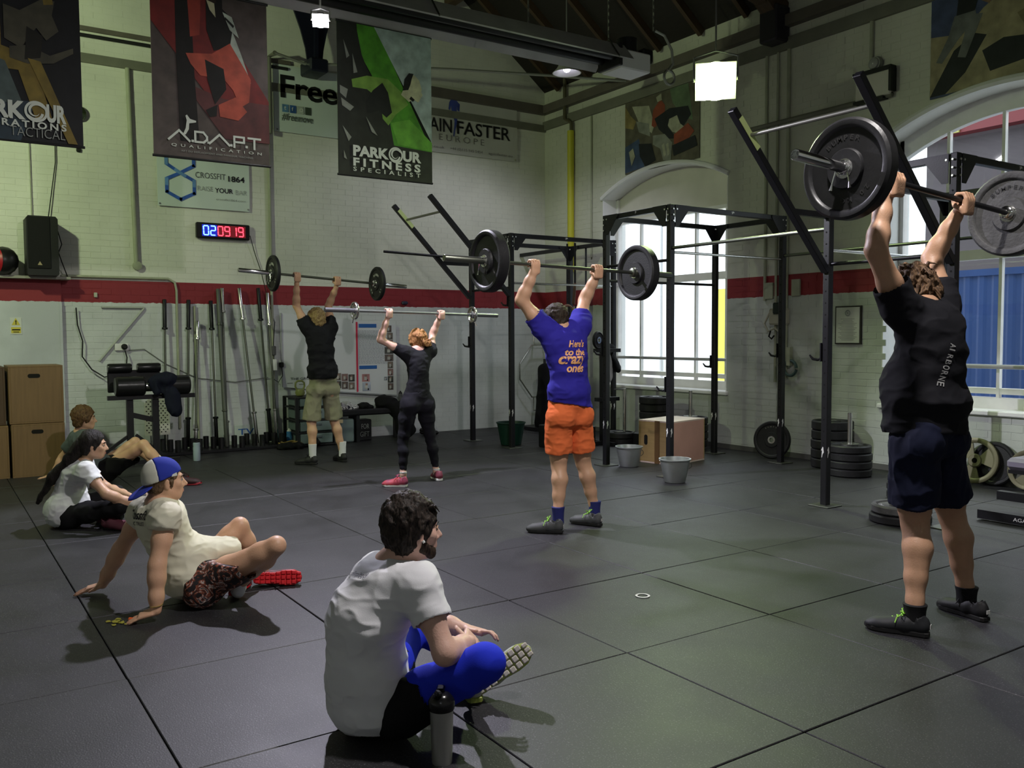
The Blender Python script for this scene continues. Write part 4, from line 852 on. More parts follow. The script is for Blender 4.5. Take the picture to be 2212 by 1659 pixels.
m = MB(); m.lathe([(.166*sin(a), .166*cos(a)) for a in np.linspace(.0, 1.15, 8)], (XB+.222, .80, 2.385), (.35, -.95, 0), 28, closed=False); m.build('red_panel', M('ball_red', (.38, .012, .02), .4), bl, smooth=True)
# warning sign
ws = thing('warning_sign', 'yellow triangle warning label on the white board at far left', 'sign', (XB+.07, .92, 1.60))
MB().box((XB+.064, .92, 1.635), (.004, .12, .20)).build('backing', M('sign_white', (.62, .64, .60), .5), ws)
m = MB(); m.flat([(-.045, 0), (.045, 0), (0, .085)], (XB+.068, .92, 1.645), YV, ZV); m.box((XB+.067, .92, 1.585), (.003, .10, .07)); m.build('yellow_field', M('sign_yellow', (.62, .52, .05), .5), ws)
m = MB(); put_text(m, '!', (XB+.070, .914, 1.655), YV, ZV, .05, None, .03)
m.box((XB+.070, .92, 1.590), (.002, .085, .014)); m.box((XB+.070, .92, 1.563), (.002, .06, .008)); m.build('symbol', PBK, ws)
# cables, conduits, plug
WPI = M('painted_pipe', (.36, .38, .27), .6, var=.1)
def pipe(label, pts, r=.022, mat=None, name='wall_pipe', cat='pipe'): return tag(MB().tube(pts, r, 10).build(name, mat or WPI, smooth=True), label, cat)
pipe('painted downpipe ending in a small box left of the timer', [(XB+.04, 2.28, 2.42), (XB+.04, 2.24, 4.85)], .028)
tag(MB().lathe([(.05, 0), (.055, .01), (.055, .05), (.03, .06)], (XB+.01, 2.29, 2.40), (1, 0, 0), 16).build('conduit_box', MATS['painted_pipe'], smooth=True), 'round painted conduit box at the foot of the downpipe', 'conduit box')
pipe('tall painted pipe right of the timer, down to the floor', [(XB+.03, 4.02, .05), (XB+.03, 4.02, 4.85)], .020)
pipe('thin painted pipe above the red stripe, turning down into it', [(XB+.04, 1.42, 2.245), (XB+.04, 2.66, 2.245), (XB+.04, 2.74, 2.20), (XB+.04, 2.76, 2.10), (XB+.04, 2.76, .3)], .016)
pipe('upright painted pipe behind the grey metal bars', [(XB+.03, 3.0, .1), (XB+.03, 2.98, 1.9)], .016)
pipe('thin black cable above the loudspeaker', [(XB+.03, 1.42, 4.8), (XB+.03, 1.40, 3.6), (XB+.05, 1.30, 2.92)], .006, PBK, 'speaker_cable', 'cable')
pipe('pale cable hanging straight above the loudspeaker', [(XB+.03, 1.12, 4.8), (XB+.03, 1.13, 2.95)], .006, WPI, 'speaker_cable', 'cable')
pipe('black cable curling from speaker down to the red stripe', [(XB+.3, 1.37, 2.75), (XB+.28, 1.41, 2.6), (XB+.3, 1.37, 2.50), (XB+.2, 1.42, 2.38), (XB+.05, 1.50, 2.20)], .006, PBK, 'speaker_cable', 'cable')
cb = [(XB+.06, 1.57, 1.86), (XB+.06, 1.58, 1.65), (XB+.07, 1.63, 1.45), (XB+.07, 1.62, 1.26), (XB+.08, 1.72, 1.10), (XB+.09, 1.86, 1.0), (XB+.08, 2.02, 1.03), (XB+.07, 2.12, 1.10), (XB+.08, 2.13, 1.24), (XB+.07, 2.11, 1.33)]
pipe('looping black power cable running to the wall socket', cb, .008, PBK, 'power_cable', 'cable')
so = thing('wall_socket', 'white wall socket holding a black plug above the padded machine', 'socket', (XB+.01, 2.10, 1.35))
MB().box((XB+.02, 2.08, 1.37), (.03, .16, .09), bev=.006).build('face_plate', WHT, so); MB().lathe([(.038, 0), (.036, .03), (.02, .045)], (XB+.035, 2.11, 1.375), (1, 0, 0), 14).build('plug', PBK, so)
for k, (a, b) in enumerate((((1.86, 1.87), (2.36, 1.87)), ((2.36, 1.86), (1.82, 1.20)))):
    pipe(('pale horizontal trunking strip below the red stripe', 'diagonal pale trunking strip below the red stripe')[k], [(XB+.022, *a), (XB+.022, *b)], .014, M('pale_trunking', (.42, .44, .40), .6), 'trunking_strip', 'trunking')
pipe('thin sagging cable behind the standing barbells', [(XB+.02, 2.15, 1.33), (XB+.02, 2.35, 1.34), (XB+.02, 2.6, 1.15), (XB+.02, 3.0, .95), (XB+.02, 3.5, .88), (XB+.02, 3.95, .93)], .006, M('grey_flex', (.18, .19, .17), .6), 'sagging_cable', 'cable')
tag(MB().box((XB+.02, 1.80, 2.02), (.03, .04, .06), bev=.006).build('junction_box', M('junction_cream', (.45, .45, .36), .5)), 'tiny cream junction box on the red stripe', 'junction box')
rb = thing('wall_bell', 'round alarm bell peeping out right of the black and yellow banner', 'bell', (XB, 1.56, 4.1))
MB().lathe([(.09, 0), (.10, .02), (.09, .06), (.05, .09), (.01, .10)], (XB+.01, 1.66, 4.22), (1, 0, 0), 20).build('dome', M('bell_green', (.14, .18, .10), .25, .8), rb, smooth=True); MB().box((XB+.02, 1.66, 4.08), (.04, .05, .08)).build('mount', PBK, rb)
tag(MB().box((XB+.02, 1.66, 3.78), (.04, .05, .05), bev=.01).build('small_sensor', PBK), 'small black sensor on the wall under the alarm bell', 'sensor')
tag(MB().box((XB+.03, 6.06, 1.99), (.05, .10, .05), bev=.015).build('small_sensor', M('sensor_violet', (.03, .03, .06), .4)), 'small dark fitting on the red stripe above the woman\'s left hand', 'sensor')
# digital timer --------------------------------------------------------
tm_ = thing('wall_timer', 'black digital wall timer with blue and red lit digits', 'clock', (XB+.05, 3.37, 2.89))
MB().box((XB+.05, 3.37, 2.893), (.07, .70, .205), bev=.012).build('case', M('timer_black', (.012, .012, .014), .3), tm_)
SEG = {'0': 'abcdef', '2': 'abged', '9': 'abcdfg', '1': 'bc'}
EB = M('digit_blue', (.12, .35, 1.0), .4, emit=5); ER = M('digit_red', (1.0, .045, .08), .4, emit=3.5)
for (a_, b_, c_, n_) in ((3.09, 3.285, (.01, .02, .60), 'blue'), (3.29, 3.66, (.28, .01, .02), 'red')): MB().box((XB+.0855, (a_+b_)/2, 2.893), (.002, b_-a_, .15)).build('lit_screen', M('screen_glow_'+n_, c_, .4, emit=.55 if n_ == 'blue' else .18), tm_)
for k, ch in enumerate('020919'):
    yy = 3.02+(.092, .182, .278, .368, .455, .548)[k]; w, h = .062, .118; m = MB(); Z0 = 2.834; X = XB+.0880
    seg = {'a': ((0, h), (w, h)), 'b': ((w, h), (w, h/2)), 'c': ((w, h/2), (w, 0)), 'd': ((0, 0), (w, 0)), 'e': ((0, h/2), (0, 0)), 'f': ((0, h), (0, h/2)), 'g': ((0, h/2), (w, h/2))}
    for s in SEG[ch]:
        (a, b), (c, d2) = seg[s]; A = Vector((X, yy+a-b*.03, Z0+b)); B = Vector((X, yy+c-d2*.03, Z0+d2)); dd = (B-A).normalized()*.004; m.beam(A+dd, B-dd, .014, .002, up=(1, 0, 0))
    m.build('digit', EB if k < 2 else ER, tm_)
pipe('thin cable hanging from the timer towards the tall pipe', [(XB+.05, 3.73, 2.86), (XB+.03, 3.80, 2.62), (XB+.03, 3.88, 2.38), (XB+.03, 3.98, 1.95), (XB+.03, 4.05, 1.70)], .005, PBK, 'timer_cable', 'cable')
dv = thing('hanging_adaptor', 'power adaptor and white box hanging on a cable left of the whiteboard', 'adaptor', (XB+.05, 4.02, 1.0))
MB().box((XB+.06, 4.02, 1.30), (.05, .06, .13), bev=.01).build('dark_adaptor', M('adaptor_grey', (.10, .10, .10), .5), dv); MB().box((XB+.06, 4.03, 1.10), (.05, .07, .16), bev=.01).build('white_adaptor', WHT, dv)
MB().box((XB+.05, 4.13, 1.10), (.05, .06, .07), bev=.01).build('black_plug', PBK, dv); MB().tube([(XB+.05, 4.05, 1.7), (XB+.06, 4.02, 1.4), (XB+.06, 4.02, 1.1), (XB+.06, 3.99, .92), (XB+.06, 4.08, .86), (XB+.06, 4.14, .95), (XB+.06, 4.13, 1.1)], .006, 6).build('flex', PBK, dv)
# GHD padded machine ---------------------------------------------------
gh = thing('padded_machine', 'black padded back-extension machine behind the seated people', 'gym machine', (-11.1, 2.1, 0))
PAD = M('black_vinyl_pad', (.022, .022, .024), .28, bump=.1, bsc=20)
def rpad(a, b, r): m = MB(); a, b = Vector(a), Vector(b); d = (b-a); L = d.length; m.lathe([(.02, 0), (r*.85, 0), (r, .02), (r, L-.02), (r*.85, L), (.02, L)], a, d, 20); return m
rpad((-11.05, 1.76, 1.135), (-11.05, 2.02, 1.135), .055).build('foot_roller', PAD, gh, smooth=True); rpad((-11.05, 2.08, 1.135), (-11.05, 2.34, 1.135), .055).build('foot_roller', PAD, gh, smooth=True)
rpad((-10.85, 1.80, .93), (-10.85, 2.12, .93), .115).build('hip_pad', PAD, gh, smooth=True); rpad((-10.85, 2.30, .93), (-10.85, 2.62, .93), .115).build('hip_pad', PAD, gh, smooth=True)
MB().box((-11.08, 2.05, .98), (.03, .58, .26), bev=.01).build('foot_plate', BLK, gh)
MB().cyl((-10.85, 2.12, .93), (-10.85, 2.30, .93), .03).build('pad_axle', STL, gh)
MB().beam((-10.86, 1.72, .80), (-10.86, 2.68, .80), .06, .05).build('top_beam', BLK, gh)
MB().beam((-10.9, 1.96, .0), (-10.9, 1.96, .80), .07).build('frame_post', BLK, gh); MB().beam((-10.9, 2.24, .0), (-10.9, 2.24, .80), .07).build('frame_post', BLK, gh)
MB().beam((-10.9, 1.96, .60), (-10.9, 2.24, .52), .04, .06).build('cross_brace', BLK, gh); MB().beam((-10.9, 1.52, .06), (-10.9, 1.98, .38), .035).build('diagonal_brace', BLK, gh); MB().beam((-10.9, 2.02, .36), (-10.9, 2.30, .12), .035).build('diagonal_brace', BLK, gh)
MB().beam((-10.9, 1.45, .04), (-10.9, 2.5, .04), .07, .05).build('foot_beam', BLK, gh)
# ================================================================ SOFT SURFACES
# smooth-blended distance fields turned into one continuous quad mesh (bodies, hair, clothes)
class Field:
    def __init__(s, lo, hi, h):
        s.lo = np.array(lo, float)-2*h; s.h = h; s.n = (np.ceil((np.array(hi)-s.lo)/h).astype(int)+3); s.d = np.full(tuple(s.n), 1.0, np.float32)
    def blk(s, lo, hi):
        a = np.maximum(np.floor((np.array(lo)-s.lo)/s.h).astype(int), 0); b = np.minimum(np.ceil((np.array(hi)-s.lo)/s.h).astype(int)+1, s.n)
        if np.any(b <= a): return None, None
        g = [s.lo[i]+s.h*np.arange(a[i], b[i]) for i in range(3)]
        return (slice(a[0], b[0]), slice(a[1], b[1]), slice(a[2], b[2])), (g[0][:, None, None], g[1][None, :, None], g[2][None, None, :])
    def put(s, sl, d, k, sub=False):
        D = s.d[sl]
        if sub:
            d = -d; hh = np.maximum(k-np.abs(D-d), 0)/max(k, 1e-9); s.d[sl] = np.maximum(D, d)+hh*hh*k*.25
        else:
            hh = np.maximum(k-np.abs(D-d), 0)/max(k, 1e-9); s.d[sl] = np.minimum(D, d)-hh*hh*k*.25
    def cap(s, a, b, ra, rb=None, k=.02, fl=None, f=1.0, sub=False, cut=None):
        """tapered capsule a-b; fl,f squash along axis fl by f; cut = list of (point, normal) keeping the side against the normal"""
        rb = ra if rb is None else rb; a, b = np.array(a, float), np.array(b, float); R = max(ra, rb)*max(1, f)+k+3*s.h
        sl, g = s.blk(np.minimum(a, b)-R, np.maximum(a, b)+R)
        if sl is None: return s
        p = [g[i]-a[i] for i in range(3)]; v = b-a
        if fl is not None:
            fl = np.array(fl, float); fl = fl/np.linalg.norm(fl); q = p[0]*fl[0]+p[1]*fl[1]+p[2]*fl[2]; c = 1/f-1
            p = [p[i]+q*(c*fl[i]) for i in range(3)]; v = v+fl*(v@fl)*c
        L = max(v@v, 1e-9); t = np.clip((p[0]*v[0]+p[1]*v[1]+p[2]*v[2])/L, 0, 1)
        d = np.sqrt((p[0]-t*v[0])**2+(p[1]-t*v[1])**2+(p[2]-t*v[2])**2)-(ra+(rb-ra)*t)
        if fl is not None and f < 1: d = d*(.5+.5*f)
        for (cp, cn) in (cut or []):
            cn = np.array(cn, float); cn = cn/np.linalg.norm(cn); d = np.maximum(d, (g[0]-cp[0])*cn[0]+(g[1]-cp[1])*cn[1]+(g[2]-cp[2])*cn[2])
        s.put(sl, d.astype(np.float32), k, sub); return s
    def ell(s, c, r, ax=None, k=.02, sub=False, cut=None):
        """ellipsoid; ax = 3 unit axes (rows)"""
        c = np.array(c, float); r = np.array(r, float); R = r.max()+k+3*s.h; sl, g = s.blk(c-R, c+R)
        if sl is None: return s
        p = [g[i]-c[i] for i in range(3)]
        A = np.eye(3) if ax is None else np.array([np.array(v, float)/np.linalg.norm(v) for v in ax])
        q = [p[0]*A[i][0]+p[1]*A[i][1]+p[2]*A[i][2] for i in range(3)]
        k0 = np.sqrt((q[0]/r[0])**2+(q[1]/r[1])**2+(q[2]/r[2])**2); k1 = np.sqrt((q[0]/r[0]**2)**2+(q[1]/r[1]**2)**2+(q[2]/r[2]**2)**2)+1e-6
        d = k0*(k0-1)/k1
        for (cp, cn) in (cut or []):
            cn = np.array(cn, float); cn = cn/np.linalg.norm(cn); d = np.maximum(d, (g[0]-cp[0])*cn[0]+(g[1]-cp[1])*cn[1]+(g[2]-cp[2])*cn[2])
        s.put(sl, d.astype(np.float32), k, sub); return s
    def rbox(s, c, hd, ax=None, r=.01, k=.01, sub=False):
        c = np.array(c, float); hd = np.array(hd, float); R = np.linalg.norm(hd)+k+3*s.h; sl, g = s.blk(c-R, c+R)
        if sl is None: return s
        p = [g[i]-c[i] for i in range(3)]; A = np.eye(3) if ax is None else np.array([np.array(v, float)/np.linalg.norm(v) for v in ax])
        q = [np.abs(p[0]*A[i][0]+p[1]*A[i][1]+p[2]*A[i][2])-(hd[i]-r) for i in range(3)]
        d = np.sqrt(np.maximum(q[0], 0)**2+np.maximum(q[1], 0)**2+np.maximum(q[2], 0)**2)+np.minimum(np.maximum(np.maximum(q[0], q[1]), q[2]), 0)-r
        s.put(sl, d.astype(np.float32), k, sub); return s
    def half(s, cp, cn):
        cn = np.array(cn, float); cn = cn/np.linalg.norm(cn); g = [s.lo[i]+s.h*np.arange(s.n[i]) for i in range(3)]
        s.d = np.maximum(s.d, ((g[0]-cp[0])*cn[0])[:, None, None]+((g[1]-cp[1])*cn[1])[None, :, None]+((g[2]-cp[2])*cn[2])[None, None, :]).astype(np.float32); return s
    def mesh(s):
        d = s.d; ins = d < 0; n = d.shape
        c = np.zeros((n[0]-1, n[1]-1, n[2]-1), np.int8)
        for i in (0, 1):
            for j in (0, 1):
                for k in (0, 1): c += ins[i:n[0]-1+i, j:n[1]-1+j, k:n[2]-1+k]
        m = (c > 0) & (c < 8); idx = np.argwhere(m); id_ = np.full(m.shape, -1, np.int64); id_[m] = np.arange(len(idx))
        acc = np.zeros((len(idx), 3)); cnt = np.zeros(len(idx)); X, Y, Z = idx.T
        for (a, b) in [((0,0,0),(1,0,0)),((0,1,0),(1,1,0)),((0,0,1),(1,0,1)),((0,1,1),(1,1,1)),((0,0,0),(0,1,0)),((1,0,0),(1,1,0)),((0,0,1),(0,1,1)),((1,0,1),(1,1,1)),((0,0,0),(0,0,1)),((1,0,0),(1,0,1)),((0,1,0),(0,1,1)),((1,1,0),(1,1,1))]:
            da = d[X+a[0], Y+a[1], Z+a[2]]; db = d[X+b[0], Y+b[1], Z+b[2]]; cr = (da < 0) != (db < 0); t = np.where(cr, da/np.where(cr, da-db, 1), 0)
            P = np.array(a)[None, :]+t[:, None]*(np.array(b)-np.array(a))[None, :]; acc += P*cr[:, None]; cnt += cr
        V = s.lo+s.h*(idx+acc/cnt[:, None]); F = []
        for ax in range(3):
            o1, o2 = [(1, 2), (2, 0), (0, 1)][ax]
            sa = [slice(1, n[i]-1) for i in range(3)]; sa[ax] = slice(0, n[ax]-1); sb = list(sa); sb[ax] = slice(1, n[ax])
            A, B = ins[tuple(sa)], ins[tuple(sb)]; e = np.argwhere(A != B); 
            if len(e) == 0: continue
            off = np.array([1, 1, 1]); off[ax] = 0; e = e+off; fl_ = ins[e[:, 0], e[:, 1], e[:, 2]]
            def cell(u, v): q = e.copy(); q[:, o1] += u; q[:, o2] += v; return id_[q[:, 0], q[:, 1], q[:, 2]]
            q = np.stack([cell(-1, -1), cell(0, -1), cell(0, 0), cell(-1, 0)], 1); q[~fl_] = q[~fl_][:, ::-1]; F.append(q)
        return V, np.concatenate(F)
def vnormals(V, F):
    n = np.cross(V[F[:, 1]]-V[F[:, 0]], V[F[:, 2]]-V[F[:, 0]])+np.cross(V[F[:, 2]]-V[F[:, 0]], V[F[:, 3]]-V[F[:, 0]]); N = np.zeros_like(V)
    for k in range(4): np.add.at(N, F[:, k], n)
    return N/(np.linalg.norm(N, axis=1)[:, None]+1e-12)
def relax(V, F, it=2, w=.5):
    for _ in range(it):
        A = np.zeros_like(V); c = np.zeros(len(V))
        for k in range(4):
            j = (k+1) % 4; np.add.at(A, F[:, k], V[F[:, j]]); np.add.at(A, F[:, j], V[F[:, k]]); np.add.at(c, F[:, k], 1); np.add.at(c, F[:, j], 1)
        V = V*(1-w)+w*A/np.maximum(c, 1)[:, None]
    return V
_LAT = np.random.default_rng(3).random((32, 32, 32))
def vnoise(P):
    i = np.floor(P).astype(int); f = P-i; f = f*f*(3-2*f); r = 0
    for a in (0, 1):
        for b in (0, 1):
            for c in (0, 1):
                w = (f[:, 0] if a else 1-f[:, 0])*(f[:, 1] if b else 1-f[:, 1])*(f[:, 2] if c else 1-f[:, 2])
                r = r+w*_LAT[(i[:, 0]+a) % 32, (i[:, 1]+b) % 32, (i[:, 2]+c) % 32]
    return r
def wrinkle(V, F, amp, sc, seed=0.0, ridged=True, mask=None):
    """folds: sc = noise frequency per axis"""
    N = vnormals(V, F); P = V*np.array(sc)+seed; P = P+.6*np.stack([vnoise(P*.7+9), vnoise(P*.7+17), vnoise(P*.7+25)], 1)
    n = vnoise(P); n = (1-np.abs(2*n-1))**1.6-.5 if ridged else n-.5
    n = n+.35*(vnoise(P*2.3+5)-.5)
    a = amp if mask is None else amp*mask(V)
    return V+N*(a*n)[:, None] if not np.isscalar(a) else V+N*(a*n)[:, None]
def soft(field, name, mat, parent, relax_it=2, folds=None, drop=None, keep=None, smooth=True, **kw):
    V, F = field.mesh(); V = relax(V, F, relax_it)
    for f in (folds or []): V = wrinkle(V, F, *f)
    if drop:
        N = vnormals(V, F); cen = V[F].mean(1); fn = np.cross(V[F[:, 2]]-V[F[:, 0]], V[F[:, 3]]-V[F[:, 1]]); fn = fn/(np.linalg.norm(fn, axis=1)[:, None]+1e-12); kill = np.zeros(len(F), bool)
        for (cp, cn, rad) in drop:
            cn = np.array(cn, float); cn = cn/np.linalg.norm(cn); cp = np.array(cp, float)
            kill |= (np.abs((cen-cp)@cn) < field.h*1.3) & (np.abs(fn@cn) > .80) & (np.linalg.norm(cen-cp, axis=1) < rad)
        F = F[~kill]
    me = bpy.data.meshes.new(name)
    if parent is not None:
        inv = np.array(parent.matrix_basis.inverted())
        if parent.parent is not None: inv = inv @ np.array(parent.parent.matrix_basis.inverted())
        V = V @ inv[:3, :3].T+inv[:3, 3]
    me.vertices.add(len(V)); me.vertices.foreach_set('co', V.astype(np.float32).ravel()); me.loops.add(F.size); me.loops.foreach_set('vertex_index', F.astype(np.int32).ravel())
    me.polygons.add(len(F)); me.polygons.foreach_set('loop_start', np.arange(0, F.size, 4, dtype=np.int32)); me.polygons.foreach_set('loop_total', np.full(len(F), 4, np.int32)) if False else None
    me.update(calc_edges=True); me.validate()
    if smooth: me.polygons.foreach_set('use_smooth', [True]*len(me.polygons))
    me.materials.append(mat); o = bpy.data.objects.new(name, me); COL.objects.link(o)
    if parent is not None: o.parent = parent
    tag(o, **kw); return o
# ================================================================ THINGS BY THE BACK WALL
def cloth(name, dark=True, col=(.02, .02, .03), **k): return M(name, col, .85, bump=.07, bsc=260, spec=.25, **k)
NAV = cloth('navy_jacket_cloth', col=(.010, .013, .035))
f = Field((-11.0, 2.05, .40), (-10.55, 2.75, 1.15), .010)
f.ell((-10.84, 2.34, .99), (.14, .14, .085), k=.03); f.cap((-10.80, 2.36, 1.0), (-10.70, 2.41, .66), .075, .085, k=.05, fl=(1, 0, 0), f=.45); f.cap((-10.72, 2.42, .80), (-10.70, 2.44, .62), .06, .045, k=.04, fl=(1, 0, 0), f=.6); f.cap((-10.8, 2.20, .98), (-10.76, 2.24, .86), .05, .045, k=.05)
tag(soft(f, 'jacket', NAV, None, folds=[(.02, (14, 14, 5), 2)]), 'navy jacket thrown over the padded machine', 'jacket')
pfm = thing('perforated_panel', 'white perforated chair back standing on steel legs by the wall', 'chair', (XB+.25, 2.45, 0)); PFW = M('perforated_white', (.60, .60, .52), .5)
m = MB(); m.prism([(-.14, 0), (.16, 0), (.16, .42), (.10, .48), (-.08, .48), (-.14, .40)], (XB+.22, 2.43, .25), YV, ZV, .02); m.build('shell', PFW, pfm)
m = MB()
for i in range(11):
    for j in range(14):
        if (i+j) % 2: m.box((XB+.243, 2.43-.12+.025*i, .29+.03*j), (.003, .014, .012))
m.build('perforation', HOLE, pfm, kind='stuff')
m = MB()
for y in (2.36, 2.55): MB().cyl((XB+.22, y, 0), (XB+.22, y, .30), .012).build('leg', STL, pfm)
def bottle(name, label, x, y, z, r, h, body, cap, capmat, cat='bottle', capr=.7):
    t = thing(name, label, cat, (x, y, z)); MB().lathe([(r*.9, 0), (r, .01), (r, h*.60), (r*.92, h*.66), (r, h*.72), (r*.95, h*.80), (r*.6, h*.85)], (x, y, z), ZV, 20).build('body', body, t, smooth=True)
    MB().lathe([(r*capr+.005, h*.83), (r*capr, h*.90), (r*.35, h*.93), (r*.30, h), (r*.2, h)], (x, y, z), ZV, 16).build('cap', capmat, t, smooth=True); return t
bottle('sports_bottle', 'pale blue sports bottle with black cap beside the barbell stand', -10.9, 2.70, 0, .042, .27, M('bottle_pale', (.40, .50, .55), .3), 0, PBK)
bottle('drink_bottle', 'clear blue drink bottle on the floor left of the drawers', -11.66, 4.12, 0, .038, .24, M('bottle_blue', (.06, .22, .50), .2), 0, WHT)
# whiteboard -----------------------------------------------------------
wbd = thing('whiteboard', 'large whiteboard with writing, a red divider and photo cards', 'whiteboard', (XB+.03, 5.0, .60)); X = XB+.03
MB().prism([(4.13, .79), (5.90, .60), (5.90, 1.66), (4.13, 1.82)], (X, 0, 0), YV, ZV, .014).build('board', M('board_white', (.66, .68, .70), .3, var=.03, sc=2), wbd)
MB().beam((X+.02, 5.265, .68), (X+.02, 5.265, 1.70), .012, .022, up=(0, 1, 0)).build('red_divider', M('marker_red', (.60, .02, .07), .5), wbd)
MB().beam((X+.02, 4.7, .715), (X+.02, 5.90, .60), .012, .018).beam((X+.02, 4.14, .79), (X+.02, 4.14, 1.82), .018, .012, up=(0, 1, 0)).build('frame', M('frame_grey', (.40, .41, .42), .4, .6), wbd)
HB = M('header_blue', (.02, .12, .40), .5); m = MB()
m.box((X+.016, 5.44, 1.645), (.004, .28, .055)).box((X+.016, 5.44, 1.035), (.004, .28, .050)); m.build('blue_header', HB, wbd)
m = MB(); rr = random.Random(4); WR = M('marker_grey', (.30, .31, .36), .6)
for k in range(30):
    z = 1.57-.0172*k
    if z < 1.08: break
    y = 5.29
    while y < 5.29+(.46 if k % 5 else .30)+rr.random()*.1:
        L = .012+rr.random()*.035; m.box((X+.016, y+L/2, z), (.002, L, .006)); y += L+.010
m.build('handwriting', WR, wbd, kind='stuff')
def card(y, z, w, h, c, n, name='photo_card'):
    m = MB(); m.box((X+.017, y, z), (.003, w, h), mi=0); m.box((X+.0195, y-.006, z-h*.05), (.002, w*.34, h*.45), mi=1); m.box((X+.0195, y, z+h*.26), (.002, w*.26, h*.22), mi=2); m.box((X+.0195, y+w*.2, z-h*.3), (.002, w*.16, h*.2), mi=3)
    m.build(name, [C('card_%d' % n, c), C('card_white', (.55, .54, .50)), C('card_skin', (.32, .20, .16)), C('card_black', (.03, .03, .03))], wbd)
CC = [(.14, .11, .10), (.20, .17, .14), (.26, .16, .15), (.07, .07, .06)]
for r_ in range(2):
    for c_ in range(4): card(4.86+.105*c_, .92-.115*r_-.012*c_, .095, .105, CC[(c_+r_*2) % 4], (c_+r_*2) % 4)
for k in range(9): card(5.80 if k not in (0, 3, 4) else 5.78, 1.60-.108*k, .09 if k not in (3, 4) else .14, .10, CC[k % 4], k % 4)
card(5.40, .88, .12, .11, (.42, .20, .20), 7); card(5.41, .75, .13, .13, (.42, .46, .55), 8); card(5.72, .86, .05, .055, (.25, .30, .36), 9)
m = MB(); put_text(m, 'THE GROUP', (X+.018, 4.26, .885), YV, ZV, .032, .36, .008); m.box((X+.017, 4.25, .84), (.002, .08, .006)).box((X+.017, 4.42, .82), (.002, .08, .006)).build('heading', MATS['print_text_dark'], wbd)
# drawers --------------------------------------------------------------
dr = thing('drawer_tower', 'black frame of grey translucent drawers under the whiteboard', 'drawers', (-11.62, 4.42, 0)); DF = M('drawer_frame', (.035, .036, .04), .5); DG = M('drawer_grey', (.16, .21, .21), .35, var=.12, sc=5)
m = MB(); 
for x in (-11.88, -11.40):
    for y in (4.14, 4.68): m.box((x, y, .34), (.04, .04, .66))
for z in (.02, .19, .355, .53, .665): m.box((-11.64, 4.41, z), (.50, .56, .018))
m.build('frame', DF, dr)
for (z, h) in ((.105, .14), (.272, .135), (.44, .145), (.598, .11)):
    d = MB().box((-11.62, 4.41, z), (.46, .47, h), bev=.012).build('drawer', DG, dr); MB().box((-11.385, 4.41, z+h*.18), (.018, .15, .03), bev=.006).build('handle', M('drawer_handle', (.08, .10, .11), .4), d)
MB().box((-11.384, 4.36, .455), (.004, .11, .05)).box((-11.384, 4.74, .32), (.004, .10, .05)).build('paper_label', M('label_kraft', (.45, .36, .22), .6), dr)
m = MB(); put_text(m, 'PADS', (-11.380, 4.32, .595), YV, ZV, .022, .10, .004); m.build('lettering', PW, dr)
MB().box((-11.64, 4.86, .17), (.34, .28, .33), bev=.02).build('storage_box', DG, None, label='clear grey storage box behind the man\'s calf, right of the drawers', cat='storage box')
MB().box((-11.505-.0, 4.70, .46-.11), (.005, .001, .001)) 
t = thing('kettlebell', 'yellow-green kettlebell on top of the drawers', 'kettlebell', (-11.62, 4.28, .675)); KB = M('kettlebell_olive', (.24, .26, .08), .4, var=.1)
MB().lathe([(.03, 0), (.055, .01), (.068, .05), (.055, .09), (.03, .10)], (-11.62, 4.27, .676), ZV, 20).build('bell', KB, t, smooth=True)
MB().tube([(-11.62, 4.27+a, .76+b) for a, b in ((-.04, 0), (-.065, .05), (-.06, .10), (-.03, .125), (.03, .125), (.06, .10), (.065, .05), (.04, 0))], .013, 10).build('handle', KB, t, smooth=True)
t = thing('pen_pot', 'grey pot of marker pens beside the kettlebell', 'pen pot', (-11.62, 4.48, .675)); MB().lathe([(.03, 0), (.038, .10), (.034, .10), (.028, .01)], (-11.62, 4.47, .676), ZV, 18, closed=False).build('pot', M('pot_grey', (.42, .42, .40), .5), t)
m = MB()
for k in range(5): m.cyl((-11.62+.01*k-.02, 4.455+.008*k, .70), (-11.62+.03*k-.06, 4.435+.018*k, .80+.008*(k % 3)), .007, 6)
m.build('marker_pen', PBK, t)
# low bench with clothes -----------------------------------------------
bn = thing('low_bench', 'low black padded bench against the wall behind the lifters', 'bench', (-11.6, 5.25, 0)); MB().box((-11.6, 5.28, .42), (.32, 1.10, .09), bev=.02).build('seat', PAD, bn)
for y in (5.05, 5.75): MB().box((-11.6, y, .19), (.28, .05, .38)).build('leg', BLK, bn)
f = Field((-11.78, 4.78, .46), (-11.4, 5.12, .66), .008); f.ell((-11.6, 4.92, .50), (.10, .10, .07), k=.02); f.ell((-11.58, 5.03, .485), (.07, .08, .03), k=.03); f.ell((-11.6, 4.86, .49), (.08, .06, .04), k=.03)
STRP, nt, p_ = nodes_mat('striped_cotton'); wv = mk(nt, 'ShaderNodeTexWave'); wv.inputs['Scale'].default_value = 26; wv.inputs['Distortion'].default_value = 3.5; tcs = mk(nt, 'ShaderNodeTexCoord'); nt.links.new(tcs.outputs['Object'], wv.inputs[0]); rmp = mk(nt, 'ShaderNodeValToRGB'); rmp.color_ramp.interpolation = 'CONSTANT'; rmp.color_ramp.elements[0].color = (.02, .02, .03, 1); rmp.color_ramp.elements[1].color = (.6, .6, .58, 1); rmp.color_ramp.elements[1].position = .42; nt.links.new(wv.outputs[1], rmp.inputs[0]); nt.links.new(rmp.outputs[0], p_.inputs[0])
tag(soft(f, 'striped_top', STRP, None, folds=[(.02, (20, 20, 20), 1)]), 'crumpled black and white striped top on the bench', 'clothing')
